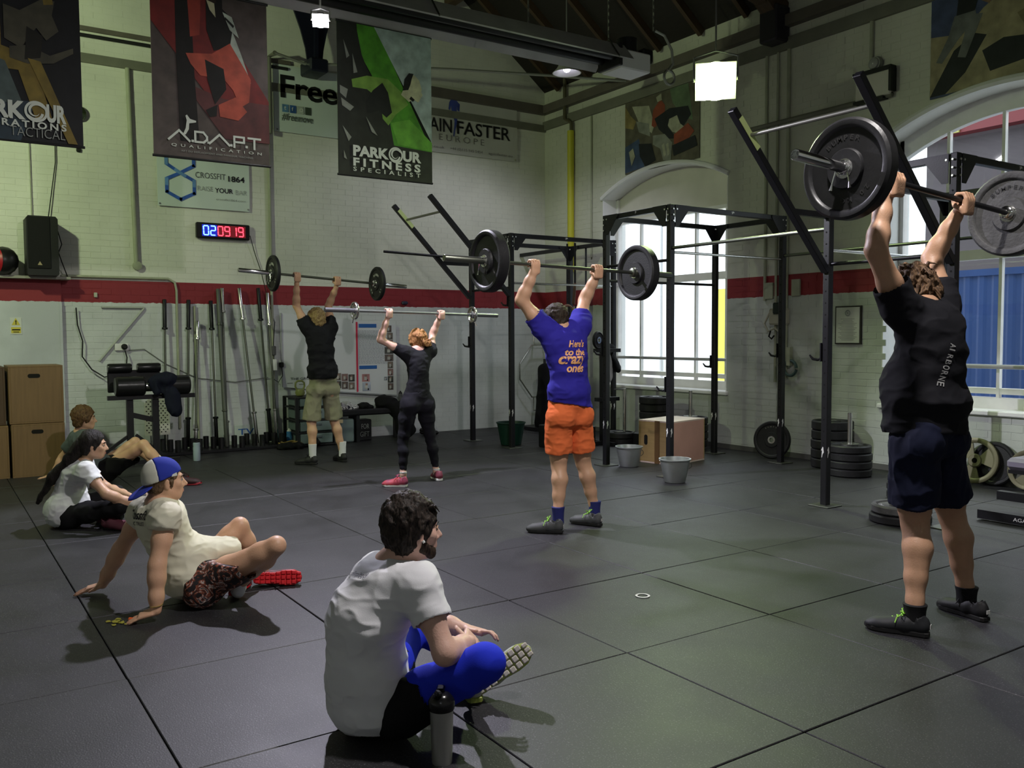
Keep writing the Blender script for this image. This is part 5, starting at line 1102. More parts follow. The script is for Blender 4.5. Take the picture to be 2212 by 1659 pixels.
f = Field((-11.78, 5.08, .45), (-11.4, 5.34, .62), .008); f.ell((-11.6, 5.20, .50), (.09, .09, .05), k=.02); f.ell((-11.58, 5.28, .48), (.06, .06, .03), k=.02)
tag(soft(f, 'beanie', cloth('black_knit', col=(.012, .012, .014)), None, folds=[(.012, (25, 25, 25), 1)]), 'small black garment in the middle of the bench', 'clothing')
f = Field((-11.85, 5.36, .0), (-11.2, 6.1, .75), .011)
f.ell((-11.6, 5.55, .54), (.13, .16, .10), k=.03); f.cap((-11.55, 5.5, .52), (-11.42, 5.72, .40), .10, .11, k=.06); f.cap((-11.42, 5.74, .42), (-11.38, 5.76, .15), .13, .14, k=.06)
tag(soft(f, 'black_coat', cloth('black_coat_cloth', col=(.008, .008, .010)), None, folds=[(.03, (9, 9, 7), 4)]), 'black bag and coat slumped over the right end of the bench', 'bag')
t = bottle('shaker_bottle', 'black and clear shaker standing at the right end of the bench', -11.75, 5.86, .44, .035, .24, M('shaker_smoke', (.10, .10, .11), .25), 0, PBK)
sg = thing('letter_box', 'small black box lettered FOR GIFT under the bench', 'box', (-11.7, 5.08, 0)); MB().box((-11.7, 5.20, .15), (.20, .24, .30), bev=.01).build('body', M('black_card', (.02, .02, .022), .6), sg)
m = MB(); put_text(m, 'FOR', (-11.598, 5.16, .17), YV, ZV, .07, .12, .0); put_text(m, 'GIFT', (-11.598, 5.14, .06), YV, ZV, .07, .14, .0); m.build('lettering', PGY, sg, kind='stuff')
t = thing('resistance_bands', 'coil of gold resistance band lying by the drawers', 'exercise band', (-11.45, 4.05, 0)); m = MB()
for k, r in enumerate((.12, .14, .11)): m.tube([(-11.42+r*.8*cos(a), 4.05+r*1.1*sin(a), .05+.012*k+.01*sin(3*a)) for a in np.linspace(0, 2*pi, 22)], .012, 6)
m.build('coil', M('gold_band', (.30, .20, .05), .5), t, smooth=True)
f = Field((-11.6, 3.82, 0), (-11.15, 4.55, .2), .009); f.ell((-11.35, 3.98, .03), (.11, .14, .05)); f.ell((-11.30, 4.12, .04), (.08, .08, .05)); f.ell((-11.34, 4.36, .06), (.08, .07, .06))
tag(soft(f, 'black_kit_bag', cloth('kit_bag_black', col=(.010, .010, .012)), None, folds=[(.02, (18, 18, 18), 6)]), 'small heap of black kit on the floor left of the khaki-shorts man', 'bag')
t = thing('trainers', 'dark pair of trainers on the floor by the wall right of the woman', 'shoes', (-11.7, 6.35, 0)); 
for k in range(2): MB().box((-11.66, 6.22+.13*k, .04), (.26, .09, .06), bev=.03).box((-11.73, 6.22+.13*k, .07), (.12, .08, .06), bev=.02).build('shoe', PBK, t)
MB().box((XB+.012, 3.62, .16), (.012, .30, .26)).build('wall_notice', VIN, None, label='white sheet with blue letters behind the standing barbells', cat='sign')
_nt = [o for o in bpy.data.objects if o.name == 'wall_notice'][0]; m = MB(); put_text(m, 'TV', (XB+.020, 3.52, .16), YV, ZV, .08, .22, .01); m.build('lettering', MATS['header_blue'], _nt)
# far corner: tub, straps, trap bars, rings ------------------------------
GT = M('tub_green', (.008, .055, .035), .45)
def tub(name, label, x, y, r0, r1, h, mat, cat, handle=True, hmat=None):
    t = thing(name, label, cat, (x, y, 0)); MB().lathe([(.01, .006), (r0*.95, .004), (r0, .01), (r1, h-.01), (r1+.012, h), (r1+.012, h+.012), (r1-.003, h+.012), (r1-.008, h-.01), (r0-.006, .02), (.01, .018)], (x, y, 0), ZV, 36, closed=False).build('pail', mat, t, smooth=True)
    if handle:
        P = [(x+(r1+.015)*cos(a)*1.0, y+(r1+.015)*sin(a), h-.02-.10*abs(sin((a-.4)))) for a in np.linspace(.4, .4+pi, 15)]; MB().tube(P, .004, 6).build('bail_handle', hmat or STL, t)
    return t
tub('rubber_tub', 'dark green rubber tub at the foot of the far rack', -9.94, 6.62, .14, .19, .30, GT, 'tub', False)
BKT = M('galvanised_bucket', (.34, .36, .35), .38, .6, var=.12, sc=6)
tub('bucket', 'grey bucket behind the middle rack upright', -7.50, 6.60, .105, .145, .22, BKT, 'bucket'); tub('bucket', 'grey bucket standing in front of the wooden box', -6.42, 6.26, .105, .15, .23, BKT, 'bucket')
def strap(label, x, y, z0, z1, ring=None):
    t = thing('suspension_strap', label, 'strap', (x, y, z0)); MB().beam((x, y, z0+.3), (x, y, z1), .035, .004, up=(1, 0, 0)).build('webbing', PBK, t)
    MB().beam((x, y, z0+.3), (x, y-.03, z0-.0), .030, .05, up=(1, 0, 0), bev=.01).build('handle', M('strap_handle', (.16, .09, .05), .7), t); MB().beam((x, y+.01, z0), (x, y+.04, .25), .02, .003, up=(1, 0, 0)).build('loose_tail', PBK, t); return t
strap('black suspension strap hanging in the far rack, left one', -10.66+.40, y1-.02, 1.72, 2.78); strap('black suspension strap hanging in the far rack, right one', -10.66+.62+.2, y1-.55, 1.92, 2.78)
t = thing('gym_rings', 'pair of wooden gym rings hanging behind the blue-shirted man', 'gym rings', (-10.3, y1-.5, 1.75))
MB().tube([(-9.98, 7.62+.115*cos(a), 1.80+.115*sin(a)) for a in np.linspace(0, 2*pi, 28)], .014, 8).build('ring', M('ring_wood', (.28, .16, .10), .6), t, smooth=True)
MB().beam((-9.98, 7.62, 1.92), (-9.98, 7.62, 2.78), .03, .004, up=(1, 0, 0)).build('webbing', PBK, t)
def trap(label, x, y, z):
    t = thing('trap_bar', label, 'trap bar', (x, y, z)); w = .30
    hexp = [(x, y-w, z+.55), (x, y-w*.2, z+.85), (x, y+w*.8, z+.85), (x, y+w, z+.55), (x, y+w, z+.30), (x, y+w*.8, z), (x, y-w*.2, z), (x, y-w, z+.30), (x, y-w, z+.55)]
    MB().tube(hexp, .013, 8).build('frame', STL, t, smooth=True); MB().tube([(x, y-w*.1, z+.85), (x, y-w*.0, z+1.1), (x, y+w*.6, z+1.1), (x, y+w*.7, z+.85)], .013, 8).build('handle', STL, t); MB().tube([(x, y-w*.1, z), (x, y-w*.1, z-.22), (x, y+w*.7, z-.22), (x, y+w*.7, z)], .013, 8).build('handle', STL, t); return t
trap('steel hexagonal trap bar leaning behind the blue-shirted man', XB+.18, 8.35, .48)
tr = thing('punch_bag_stand', 'tall black padded stand in the far corner', 'gym machine', (-11.2, 8.1, 0)); f = Field((-11.5, 7.85, 0), (-10.9, 8.4, 1.1), .012); f.cap((-11.2, 8.12, .12), (-11.2, 8.1, .95), .17, .10, k=.03)
soft(f, 'cover', cloth('rack_cover_black', col=(.010, .010, .011)), tr, folds=[(.02, (8, 8, 4), 2)]); MB().box((-11.2, 8.12, .03), (.5, .5, .05)).cyl((-11.2, 8.1, .9), (-11.2, 8.1, 1.12), .02).build('frame', BLK, tr)
# hanging jacket on the middle rack, black plates tree
hg = thing('hanging_bag', 'grey and black bag hanging on a rack post by the left window', 'bag', (-9.56, 8.05, 1.0))
f = Field((-9.75, 7.85, .78), (-9.3, 8.3, 1.45), .010); f.cap((-9.60, 8.0, 1.18), (-9.58, 8.02, .90), .10, .08, k=.04, fl=(1, 0, 0), f=.6); soft(f, 'grey_body', cloth('grey_bag_cloth', col=(.30, .28, .27)), hg, folds=[(.02, (12, 12, 6), 2)])
f = Field((-9.75, 7.85, .90), (-9.3, 8.45, 1.45), .010); f.ell((-9.60, 8.04, 1.28), (.09, .13, .09), k=.03); f.cap((-9.6, 8.1, 1.2), (-9.58, 8.22, 1.0), .05, .05, k=.03); soft(f, 'black_flap', cloth('black_bag_cloth', col=(.012, .012, .014)), hg, folds=[(.02, (14, 14, 8), 7)])
pt = thing('plate_tree', 'black plate tree partly hidden by the blue-shirted man', 'plate rack', (-9.3, 7.6, 0)); MB().box((-9.2, 7.62, .72), (.06, .06, 1.44)).box((-9.2, 7.62, .03), (.5, .06, .05)).box((-9.2, 7.62, .03), (.06, .5, .05)).box((-9.2, 7.7, 1.28), (.10, .40, .05)).box((-9.2, 7.7, .62), (.10, .36, .05)).build('frame', BLK, pt)
bumper((-9.15, 7.50, 1.42), (1, .3, 0), .12, .04, 'small black plate on the plate tree at the blue-shirted man\'s elbow', n=28)
# stacks of plates on their pegs -----------------------------------------
def stack(label, x, y, n, r, th, z0=.0, peg=0, group='', mat=RBR, jig=.006, lay=None, names=None):
    for k in range(n):
        pos = 'bottom' if k == 0 else 'top' if k == n-1 else 'middle' if n == 3 else ('second' if k == 1 else 'third' if k == 2 else 'fourth' if k == 3 else 'fifth' if k == 4 else 'sixth')+' up'
        jx, jy = RNG.uniform(-jig, jig, 2); bumper((x+jx, y+jy, z0+th*(k+.5)), (0, 0, 1), r, th*.96, '%s, %s' % (label, pos), group=group, mat=mat, n=36)
    if peg:
        t = thing('plate_peg', 'upright steel peg through the %s' % group, 'peg', (x, y, z0)); MB().cyl((x, y, z0+.001), (x, y, z0+peg), .024, 14).build('peg', STL, t, smooth=True); MB().lathe([(.03, 0), (.09, .0), (.09, .008), (.03, .010)], (x, y, z0+n*th), ZV, 20).build('washer', STL, t)
stack('black plate in tall left pile behind wooden box', -8.78, 8.20, 5, .225, .100, z0=.16, group='tall plate pile behind the wooden box')
stack('black plate in right pile behind wooden box', -8.15, 8.22, 4, .225, .095, z0=.05, peg=.72, group='pegged plate pile behind the wooden box')
MB().box((-8.78, 8.20, .08), (.5, .5, .158)).build('plate_plinth', BLK, None, label='black plinth under the tallest plate pile', cat='plinth')
stack('low black plate left of the wooden box', -9.15, 7.88, 2, .20, .085, group='low plate pair left of the wooden box')
MB().box((-9.25, 7.05, .15), (.60, .50, .30), bev=.01).build('black_step', BLK, None, label='black step box between the racks, its pale top edge showing', cat='step')
tp = thing('tsquare_peg', 'thin upright steel peg with a side arm left of the wooden box', 'peg', (-8.45, 7.9, 0)); MB().cyl((-9.13, 7.95, .165), (-9.13, 7.95, .76), .020, 12).cyl((-9.13, 7.95, .745), (-9.24, 7.86, .745), .010, 8).build('peg', STL, tp)
stack('thick black plate in tall wall-side pile below the notice', -6.16, 8.42, 5, .225, .105, group='tall plate pile below the wall notice')
stack('thick black plate in lower pegged pile below the notice', -5.68, 8.06, 4, .225, .082, peg=.66, group='lower pegged plate pile below the wall notice')
stack('small grey plate behind the tall man\'s leg, rear pile', -4.78, 8.02, 3, .115, .075, peg=.36, group='rear small plate pile', mat=RBG)
stack('small black plate behind the tall man\'s leg, near pile', -4.60, 7.30, 3, .125, .075, group='near small plate pile')
LETT = ([('20KG', 70, 12, .16, .035), ('BUMPER', 200, 11, .16, .03)],)
for k, (r, z) in enumerate(((.230, .035), (.222, .110))):
    bumper((-4.03+.01*k, 6.38, z), (0, 0, 1), r, .068, 'large flat plate on the floor beside the tall man, %s one' % ('lower', 'upper')[k], mat=RBG if k else RBR, words=LETT[0] if k else None, group=None)
bumper((-6.98, 8.40, .225), (.35, -1, .12), .225, .05, 'black plate leaning on the wall behind the right rack post', n=40, words=[('BUMPER', 120, 12, .16, .02)], wm=M('faint_letter', (.20, .18, .17), .6))
iron_plate((-4.62, 8.56, .235), (.05, -1, .18), .225, .035, 'olive three-spoke iron plate leaning on the wall at right', M('olive_iron', (.16, .15, .085), .5, .4))
iron_plate((-4.12, 8.58, .20), (.05, -1, .18), .19, .035, 'second iron plate half hidden behind the flat bench', M('olive_iron', (.16, .15, .085), .5, .4))
bumper((-4.47, 8.62, .22), (.02, -1, .12), .215, .04, 'black plate tucked behind the olive iron plate', n=32)
# wooden plyo box in the middle rack --------------------------------------
e1 = Vector((-7.39+7.87, 7.04-6.95, 0)); e2 = Vector((.08, .68, 0)); rz = math.atan2(.09, .48)
PLP = ply_mat('pink_plywood', (.50, .27, .22), (14, 1, 1)); PLO = ply_mat('tan_plywood', (.36, .24, .10), (1, 1, 14)); PLT = ply_mat('pale_plywood', (.62, .48, .42), (14, 1, 1))
pb_ = plyo('square wooden plyo box standing inside the middle rack', (-7.545, 7.305, .25), (.47, .66, .50), PLT, [('y', -.13, .02, .05, .12)], rz=rz, mats=dict(side=PLO, front=PLP))
_c = Vector((-7.545, 7.305, .25))+Matrix.Rotation(rz, 3, 'Z') @ Vector((.03, -.331, 0)); MB().box(_c, (.07, .003, .495), rz=rz).build('brown_tape', M('brown_tape', (.12, .065, .025), .45), pb_)
# ---------------------------------------------------------------- window wall fittings
pipe('bright yellow gas pipe dropping beside the corner', [(-11.22, YW-.06, 2.5), (-11.22, YW-.06, 4.72)], .055, M('gas_yellow', (.55, .52, .03), .45), 'gas_pipe'); pipe('dark upper run of the gas pipe with its elbow', [(-11.20, YW-.06, 4.72), (-11.20, YW-.06, 4.84), (-11.28, YW-.07, 4.90), (-11.36, YW-.07, 4.93), (-11.36, YW-.07, 5.9)], .030, M('gas_pipe_dark', (.10, .09, .05), .5), 'gas_pipe')
for k, (x, z0, z1, w) in enumerate(((-10.75, 2.7, 4.86, .015), (-7.35, 1.9, 4.87, .018), (-7.18, .9, 4.87, .016), (-7.02, .95, 4.87, .022), (-5.92, 4.45, 4.88, .022))):
    pipe(('thin conduit running down between corner poster and gas pipe', 'conduit left of the wall telephone', 'narrow conduit directly above the wall telephone', 'pale conduit right of the wall telephone', 'short conduit down to the round wall lamp')[k], [(x, YW-.02, z0), (x, YW-.02, z1)], w, WPI, 'wall_conduit')
pipe('olive conduit running along the wall to the emergency light', [(-7.62, YW-.04, 4.03), (-5.65, YW-.04, 4.03)], .028, BAND, 'wall_conduit')
t = thing('round_wall_lamp', 'round glass wall lamp above the emergency light box', 'light', (-5.86, YW, 4.4)); MB().lathe([(.075, 0), (.08, .03), (.07, .06)], (-5.86, YW-.0, 4.40), (0, -1, 0), 24).build('ring', CAST, t, smooth=True); MB().lathe([(.065, .05), (.055, .08), (.02, .10)], (-5.86, YW, 4.40), (0, -1, 0), 24).build('glass', M('lamp_dull_glass', (.35, .36, .33), .15), t, smooth=True)
t = thing('emergency_light', 'rectangular emergency light box in a dark frame behind the right boom', 'light', (-5.88, YW, 4.05)); MB().box((-5.86, YW-.05, 4.16), (.42, .08, .26), bev=.01).build('box', CRM, t)
MB().box((-5.86, YW-.06, 4.31), (.46, .10, .04)).box((-5.64, YW-.06, 4.18), (.03, .10, .24)).box((-5.90, YW-.06, 4.01), (.36, .10, .03)).build('frame', PBK, t)
nb = thing('framed_notice', 'framed white notice with a round seal between the racks', 'sign', (-6.16, YW, 1.38)); MB().box((-6.16, YW-.015, 1.585), (.335, .02, .43)).build('frame', M('notice_frame', (.05, .045, .04), .5), nb); MB().box((-6.16, YW-.028, 1.585), (.30, .006, .40)).build('sheet', M('notice_paper', (.56, .57, .52), .6), nb)
m = MB(); m.lathe([(.022, 0), (.036, 0), (.036, .001), (.022, .001)], (-6.16, YW-.032, 1.72), (0, -1, 0), 24, closed=False); m.lathe([(.0, 0), (.012, 0)], (-6.16, YW-.033, 1.72), (0, -1, 0), 12, closed=False); m.build('seal', PGY, nb); m = MB()
for k in range(15): w = (.18, .12)[k % 2] if k < 2 else .24-.04*((k*7) % 3); m.box((-6.16, YW-.032, 1.655-.017*k), (w, .001, .005))
m.build('text_line', M('notice_text', (.25, .25, .24), .6), nb)
wp = thing('wall_telephone', 'cream wall telephone with a hanging hook, partly behind a rack post', 'telephone', (-7.12, YW, 1.5)); MB().box((-7.10, YW-.05, 1.70), (.26, .10, .20), bev=.02).build('body', M('cream_plastic', (.45, .44, .34), .5), wp); MB().box((-7.08, YW-.11, 1.80), (.12, .05, .14), bev=.015).build('receiver', M('dark_green_plastic', (.03, .05, .04), .5), wp)
MB().tube([(-7.22, YW-.08, 1.75), (-7.30, YW-.08, 1.62), (-7.24, YW-.08, 1.52), (-7.14, YW-.08, 1.56), (-7.05, YW-.08, 1.50)], .012, 8).build('cord', MATS['cream_plastic'], wp, smooth=True); MB().tube([(-7.20, YW-.08, 1.54), (-7.22, YW-.09, 1.46), (-7.18, YW-.09, 1.43), (-7.14, YW-.09, 1.47)], .010, 8).build('hook', PBK, wp)
hr = thing('hose_coil', 'small dark hose coil hooked on the wall behind the right rack post', 'hose', (-6.92, YW, 1.0)); MB().tube([(-6.92+.09*cos(a), YW-.06, 1.08+.09*sin(a)) for a in np.linspace(0, 6.1, 24)], .018, 8).build('coil', M('hose_teal', (.05, .09, .09), .5), hr, smooth=True); MB().box((-6.94, YW-.05, 1.22), (.05, .06, .22)).build('bracket', WPI, hr)
for k, (x, z) in enumerate(((-7.28, 2.02), (-6.88, 2.04))): MB().box((x, YW-.02, z), (.12, .03, .20), bev=.004).build('junction_plate', WPI, None, label='pale painted junction plate on the red stripe, %s one' % ('left', 'right')[k], cat='junction plate')
# flat bench at the right edge
be = thing('flat_bench', 'low grey-topped weight bench cut off by the right frame edge', 'bench', (-3.55, 7.3, 0)); MB().box((-3.30, 7.62, .40), (.95, .32, .10), bev=.03).build('seat_pad', M('bench_vinyl', (.22, .20, .26), .45), be)
MB().box((-3.30, 7.62, .335), (.92, .28, .03)).build('seat_board', BLK, be); MB().box((-3.33, 7.30, .20), (.10, .10, .34)).beam((-3.33, 7.30, .3), (-3.33, 7.62, .32), .08).build('leg_post', M('grey_powder', (.11, .11, .10), .5), be)
MB().beam((-3.80, 7.42, .14), (-2.9, 7.42, .14), .07, .07).build('cross_foot', BLK, be); f_ = MB().beam((-3.72, 6.98, .05), (-2.7, 6.98, .05), .08, .07).build('cross_foot', BLK, be); MB().beam((-3.33, 6.98, .08), (-3.33, 7.5, .12), .06, .06).build('spine', BLK, be)
m = MB(); put_text(m, 'AGAIN FASTER', (-3.44, 6.938, .037), XV, ZV, .028, .32, .004); m.build('lettering', MATS['emblem_white'], be)
# ---------------------------------------------------------------- on the floor
sb = thing('shaker_bottle', 'brushed steel shaker with black lid on the floor in the foreground', 'bottle', (-2.63, 1.455, 0)); S0 = (-2.63, 1.455, 0)
MB().lathe([(.034, .0), (.0355, .004), (.0355, .012), (.036, .02), (.0405, .185), (.042, .195)], S0, ZV, 40).build('steel_cup', M('shaker_steel', (.60, .60, .57), .33, .85, bump=.05, bsc=400, stretch=(1, 1, .02)), sb, smooth=True)
SBK = M('shaker_lid_black', (.012, .012, .013), .22); MB().lathe([(.0445, .192), (.046, .198), (.046, .222), (.043, .228), (.036, .238), (.028, .246), (.018, .250), (.01, .251)], S0, ZV, 40).build('lid', SBK, sb, smooth=True)
MB().box((-2.618, 1.436, .254), (.030, .022, .020), bev=.006).box((-2.648, 1.462, .256), (.045, .03, .014), rz=-.6, bev=.006).build('flip_spout', SBK, sb)
rg = MB().lathe([(.030, 0), (.042, 0), (.042, .0014), (.030, .0014)], (-3.70, 3.36, .0025), ZV, 28, closed=False).build('floor_ring', M('ring_marking', (.55, .55, .52), .6), None, label='small white ring marked on the rubber floor', cat='floor marking')
m = MB(); 
for a, b, r in ((0, 0, .03), (.03, .02, .022), (-.03, .015, .02), (.055, -.02, .016), (-.02, -.035, .018), (.075, .035, .012)): m.flat([(a+r*cos(q)*(1+.4*sin(3*q+a*40)), b+r*sin(q)*(1+.4*cos(2*q))) for q in np.linspace(0, 2*pi, 9)[:-1]], (-4.93, .79, .0042), XV, YV)
m.build('floor_splash', M('splash_yellow', (.34, .32, .04), .7), None, label='yellow paint splash on the floor left of the capped man\'s hand', cat='floor marking')
# ================================================================ PEOPLE
def nrm(v): v = np.array(v, float); return v/(np.linalg.norm(v)+1e-12)
A3 = lambda v: np.array(v, float)
def lerp(a, b, t): return A3(a)*(1-t)+A3(b)*t
def skinmat(name, c):
    m = M(name, tuple(x*.93 for x in c), .48, 0, sc=14, col2=tuple(min(1, x*1.05) for x in c), bump=.12, bsc=140)
    p = m.node_tree.nodes['Principled BSDF']; p.inputs['Subsurface Weight'].default_value = .06; p.inputs['Subsurface Scale'].default_value = .01; p.inputs['Subsurface Radius'].default_value = (1, .3, .15); return m
def hairmat(name, c, c2):
    m, nt, p = nodes_mat(name); tc = mk(nt, 'ShaderNodeTexCoord'); n = mk(nt, 'ShaderNodeTexNoise'); mp = mk(nt, 'ShaderNodeMapping'); mp.inputs['Scale'].default_value = (1, 1, .35)
    nt.links.new(tc.outputs['Object'], mp.inputs[0]); nt.links.new(mp.outputs[0], n.inputs[0]); n.inputs['Scale'].default_value = 120; n.inputs['Detail'].default_value = 4
    r = mk(nt, 'ShaderNodeValToRGB'); r.color_ramp.elements[0].position = .35; r.color_ramp.elements[1].position = .7; r.color_ramp.elements[0].color = (*c, 1); r.color_ramp.elements[1].color = (*c2, 1)
    nt.links.new(n.outputs[0], r.inputs[0]); nt.links.new(r.outputs[0], p.inputs[0]); p.inputs['Roughness'].default_value = .62; p.inputs['Specular IOR Level'].default_value = .25
    b = mk(nt, 'ShaderNodeBump'); b.inputs['Strength'].default_value = .8; b.inputs['Distance'].default_value = .006; nt.links.new(n.outputs[0], b.inputs['Height']); nt.links.new(b.outputs[0], p.inputs['Normal']); return m
TORSO_M = [(-.06, .150, .108, .085), (.08, .158, .112, .09), (.25, .146, .105, .09), (.42, .140, .100, .09), (.60, .150, .110, .10), (.78, .162, .112, .09), (.90, .150, .092, .06)]
TORSO_F = [(-.06, .158, .108, .085), (.08, .160, .112, .09), (.25, .132, .096, .09), (.42, .112, .085, .09), (.60, .122, .100, .10), (.78, .130, .100, .08), (.90, .118, .078, .055)]
def spine(P, t):
    a, b = A3(P['pel']), A3(P['neck']); m = A3(P['chest']) if 'chest' in P else (a+b)/2
    c = 2*m-(a+b)/2; return (1-t)**2*a+2*t*(1-t)*c+t*t*b
def axes(P, t):
    up = nrm(spine(P, min(t+.05, 1))-spine(P, max(t-.05, 0))); l = nrm(lerp(P['latp'], P['latc'], np.clip(t, 0, 1))); l = nrm(l-up*(l@up)); f = np.cross(up, l)*-1
    f = np.cross(l, up)  # forward for left-pointing lateral
    return l, f, up
def torso(f, P, ease=0.0, k=.04, lv=None, t0=-1, t1=2, wf=1.0):
    b = P.get('bulk', 1.0)
    for (t, w, d, h) in (lv or P.get('torso', TORSO_M)):
        if t < t0 or t > t1: continue
        l, fw, up = axes(P, t); f.ell(spine(P, t), (w*b*wf+ease, d*b+ease, h+ease*.5), (l, fw, up), k=k)
def fingers_flat(f, wr, hand, out, side, sp=.35, ln=1.0, curl=0.0, r=.0075):
    """open hand: wr wrist, hand = direction of the fingers, out = back of the hand, side = towards the thumb"""
    wr, hd, ou, sd = A3(wr), nrm(hand), nrm(out), nrm(side); mc = wr+hd*.050*ln
    f.rbox(mc, (.040*ln, .037*ln, .012), (hd, sd, ou), r=.011, k=.012)
    for i, (o, l_) in enumerate(((.030, .068), (.010, .076), (-.011, .070), (-.030, .055))):
        b = wr+hd*.082*ln+sd*o*ln; d = nrm(hd+sd*o*sp*25*.03*1.0/.03*.35); l_ = l_*ln
        p1 = b+d*l_*.45; d2 = nrm(d-ou*curl); p2 = p1+d2*l_*.32; d3 = nrm(d2-ou*curl); p3 = p2+d3*l_*.25
        f.cap(b, p1, r*1.1, r, k=.004); f.cap(p1, p2, r, r*.92, k=.003); f.cap(p2, p3, r*.92, r*.8, k=.003)
    a = wr+hd*.018*ln+sd*.028*ln; b = a+nrm(hd*.6+sd*.9)*.042*ln; c = b+nrm(hd*.95+sd*.35)*.030*ln; f.cap(a, b, .013, .0105, k=.010); f.cap(b, c, .010, .008, k=.003)
def grip(f, P, bar, u, n, thumb, s=1.0):
    """closed hand round a bar: P on the bar axis, bar = axis, u = forearm direction, n = back of hand, thumb = +-1 along bar"""
    P, b, u, n = A3(P), nrm(bar), nrm(u), nrm(n); n = nrm(n-b*(n@b)); u = nrm(np.cross(b, n))*(1 if np.cross(b, n)@u > 0 else -1); r = .0092*s
    f.rbox(P-u*.030*s+n*.026*s, (.040*s, .041*s, .015*s), (u, b, n), r=.013, k=.012)
    for i in range(4):
        o = (i-1.5)*.0215*s; B = P+b*o; e = 1-.06*abs(i-1.2)
        pts = [B+n*.031*s+u*.008*s, B+n*.016*s+u*.036*s*e, B-n*.018*s+u*.034*s*e, B-n*.036*s+u*.004*s, B-n*.024*s-u*.016*s]
        for a, c in zip(pts[:-1], pts[1:]): f.cap(a, c, r*1.08, r, k=.003)
    t0 = P-u*.045*s+b*thumb*.030*s+n*.012*s; t1 = P-u*.026*s+b*thumb*.046*s-n*.016*s; t2 = P-u*.010*s+b*thumb*.026*s-n*.036*s; t3 = P-u*.0*s+b*thumb*.004*s-n*.044*s
    f.cap(t0, t1, .014*s, .0115*s, k=.008); f.cap(t1, t2, .0115*s, .010*s, k=.003); f.cap(t2, t3, .010*s, .0085*s, k=.003)
def head_field(f, C, fw, up, s=1.0, female=False, jaw=1.0):
    C, fw, up = A3(C), nrm(fw), nrm(up); up = nrm(up-fw*(up@fw)); l = np.cross(up, fw); ax = (l, fw, up)
    q = lambda a, b, c: C+l*a*s+fw*b*s+up*c*s
    f.ell(q(0, -.016, .030), (.073*s, .090*s, .085*s), ax, k=.02); f.ell(q(0, .030, -.030), (.056*s, .060*s, .082*s), ax, k=.03)
    f.ell(q(0, .052, -.090), (.026*s*jaw, .022*s, .020*s), ax, k=.03)
    for a in (-1, 1):
        f.cap(q(a*.050*jaw, -.004, -.050), q(a*.026*jaw, .050, -.088), .018*s, .016*s, k=.02)
        f.ell(q(a*.040, .058, -.022), (.020*s, .016*s, .018*s), ax, k=.02)     # cheek
        f.cap(q(a*.012, .083, .020), q(a*.042, .068, .020), .0095*s, .008*s, k=.012)  # brow
        f.ell(q(a*.030, .086, .002), (.016*s, .012*s, .009*s), ax, k=.010, sub=True)
        f.cap(q(a*.018, .074, -.002), q(a*.042, .064, -.002), .0115*s, .010*s, k=.004)    # eyeball bulge
        f.ell(q(a*.075, -.006, -.012), (.007*s, .017*s, .031*s), (nrm(l*1.0-fw*.35*a), nrm(fw+l*.35*a), up), k=.006); f.ell(q(a*.083, -.002, -.012), (.004*s, .009*s, .018*s), ax, k=.004, sub=True)
        f.ell(q(a*.013, .090, -.040), (.009*s, .009*s, .007*s), ax, k=.006)
    f.cap(q(0, .080, .010), q(0, .106, -.034), .0075*s, .0115*s, k=.012)
    f.cap(q(-.020, .081, -.060), q(.020, .081, -.060), .0062*s, k=.006); f.cap(q(-.017, .080, -.071), q(.017, .080, -.071), .0072*s, k=.006); f.cap(q(-.022, .091, -.0655), q(.022, .091, -.0655), .0022*s, k=.002, sub=True)
    return q, ax, l
def limb(f, pts, rs, k=.02, fl=None, ff=1.0):
    for i in range(len(pts)-1): f.cap(pts[i], pts[i+1], rs[i], rs[i+1], k=k, fl=fl, f=ff)
def arm(f, sh, el, wr, b=1.0, back=None):
    sh, el, wr = A3(sh), A3(el), A3(wr); back = nrm(back) if back is not None else A3((0, 0, 0)); ln = np.linalg.norm
    f.ell(sh, (.060*b,)*3, k=.03); limb(f, [sh, lerp(sh, el, .45)+back*.006, el], [.053*b, .049*b, .042*b], k=.032)
    limb(f, [el, lerp(el, wr, .28), lerp(el, wr, .7), wr], [.041*b, .0425*b, .035*b, .0285*b], k=.032)
def leg(f, hip, kn, an, b=1.0, calf=None, tb=1.0):
    hip, kn, an = A3(hip), A3(kn), A3(an); calf = nrm(calf) if calf is not None else A3((0, 0, 0))
    limb(f, [hip, lerp(hip, kn, .35), lerp(hip, kn, .8), kn], [.088*b*tb, .084*b*tb, .062*b, .055*b], k=.03)
    limb(f, [kn, lerp(kn, an, .28)+calf*.014, lerp(kn, an, .62)+calf*.004, lerp(kn, an, .88), an], [.052*b, .058*b, .044*b, .034*b, .036*b], k=.022)
SOLEW = M('sole_white', (.62, .62, .60), .5); SOLEB = M('sole_black', (.02, .02, .02), .6)
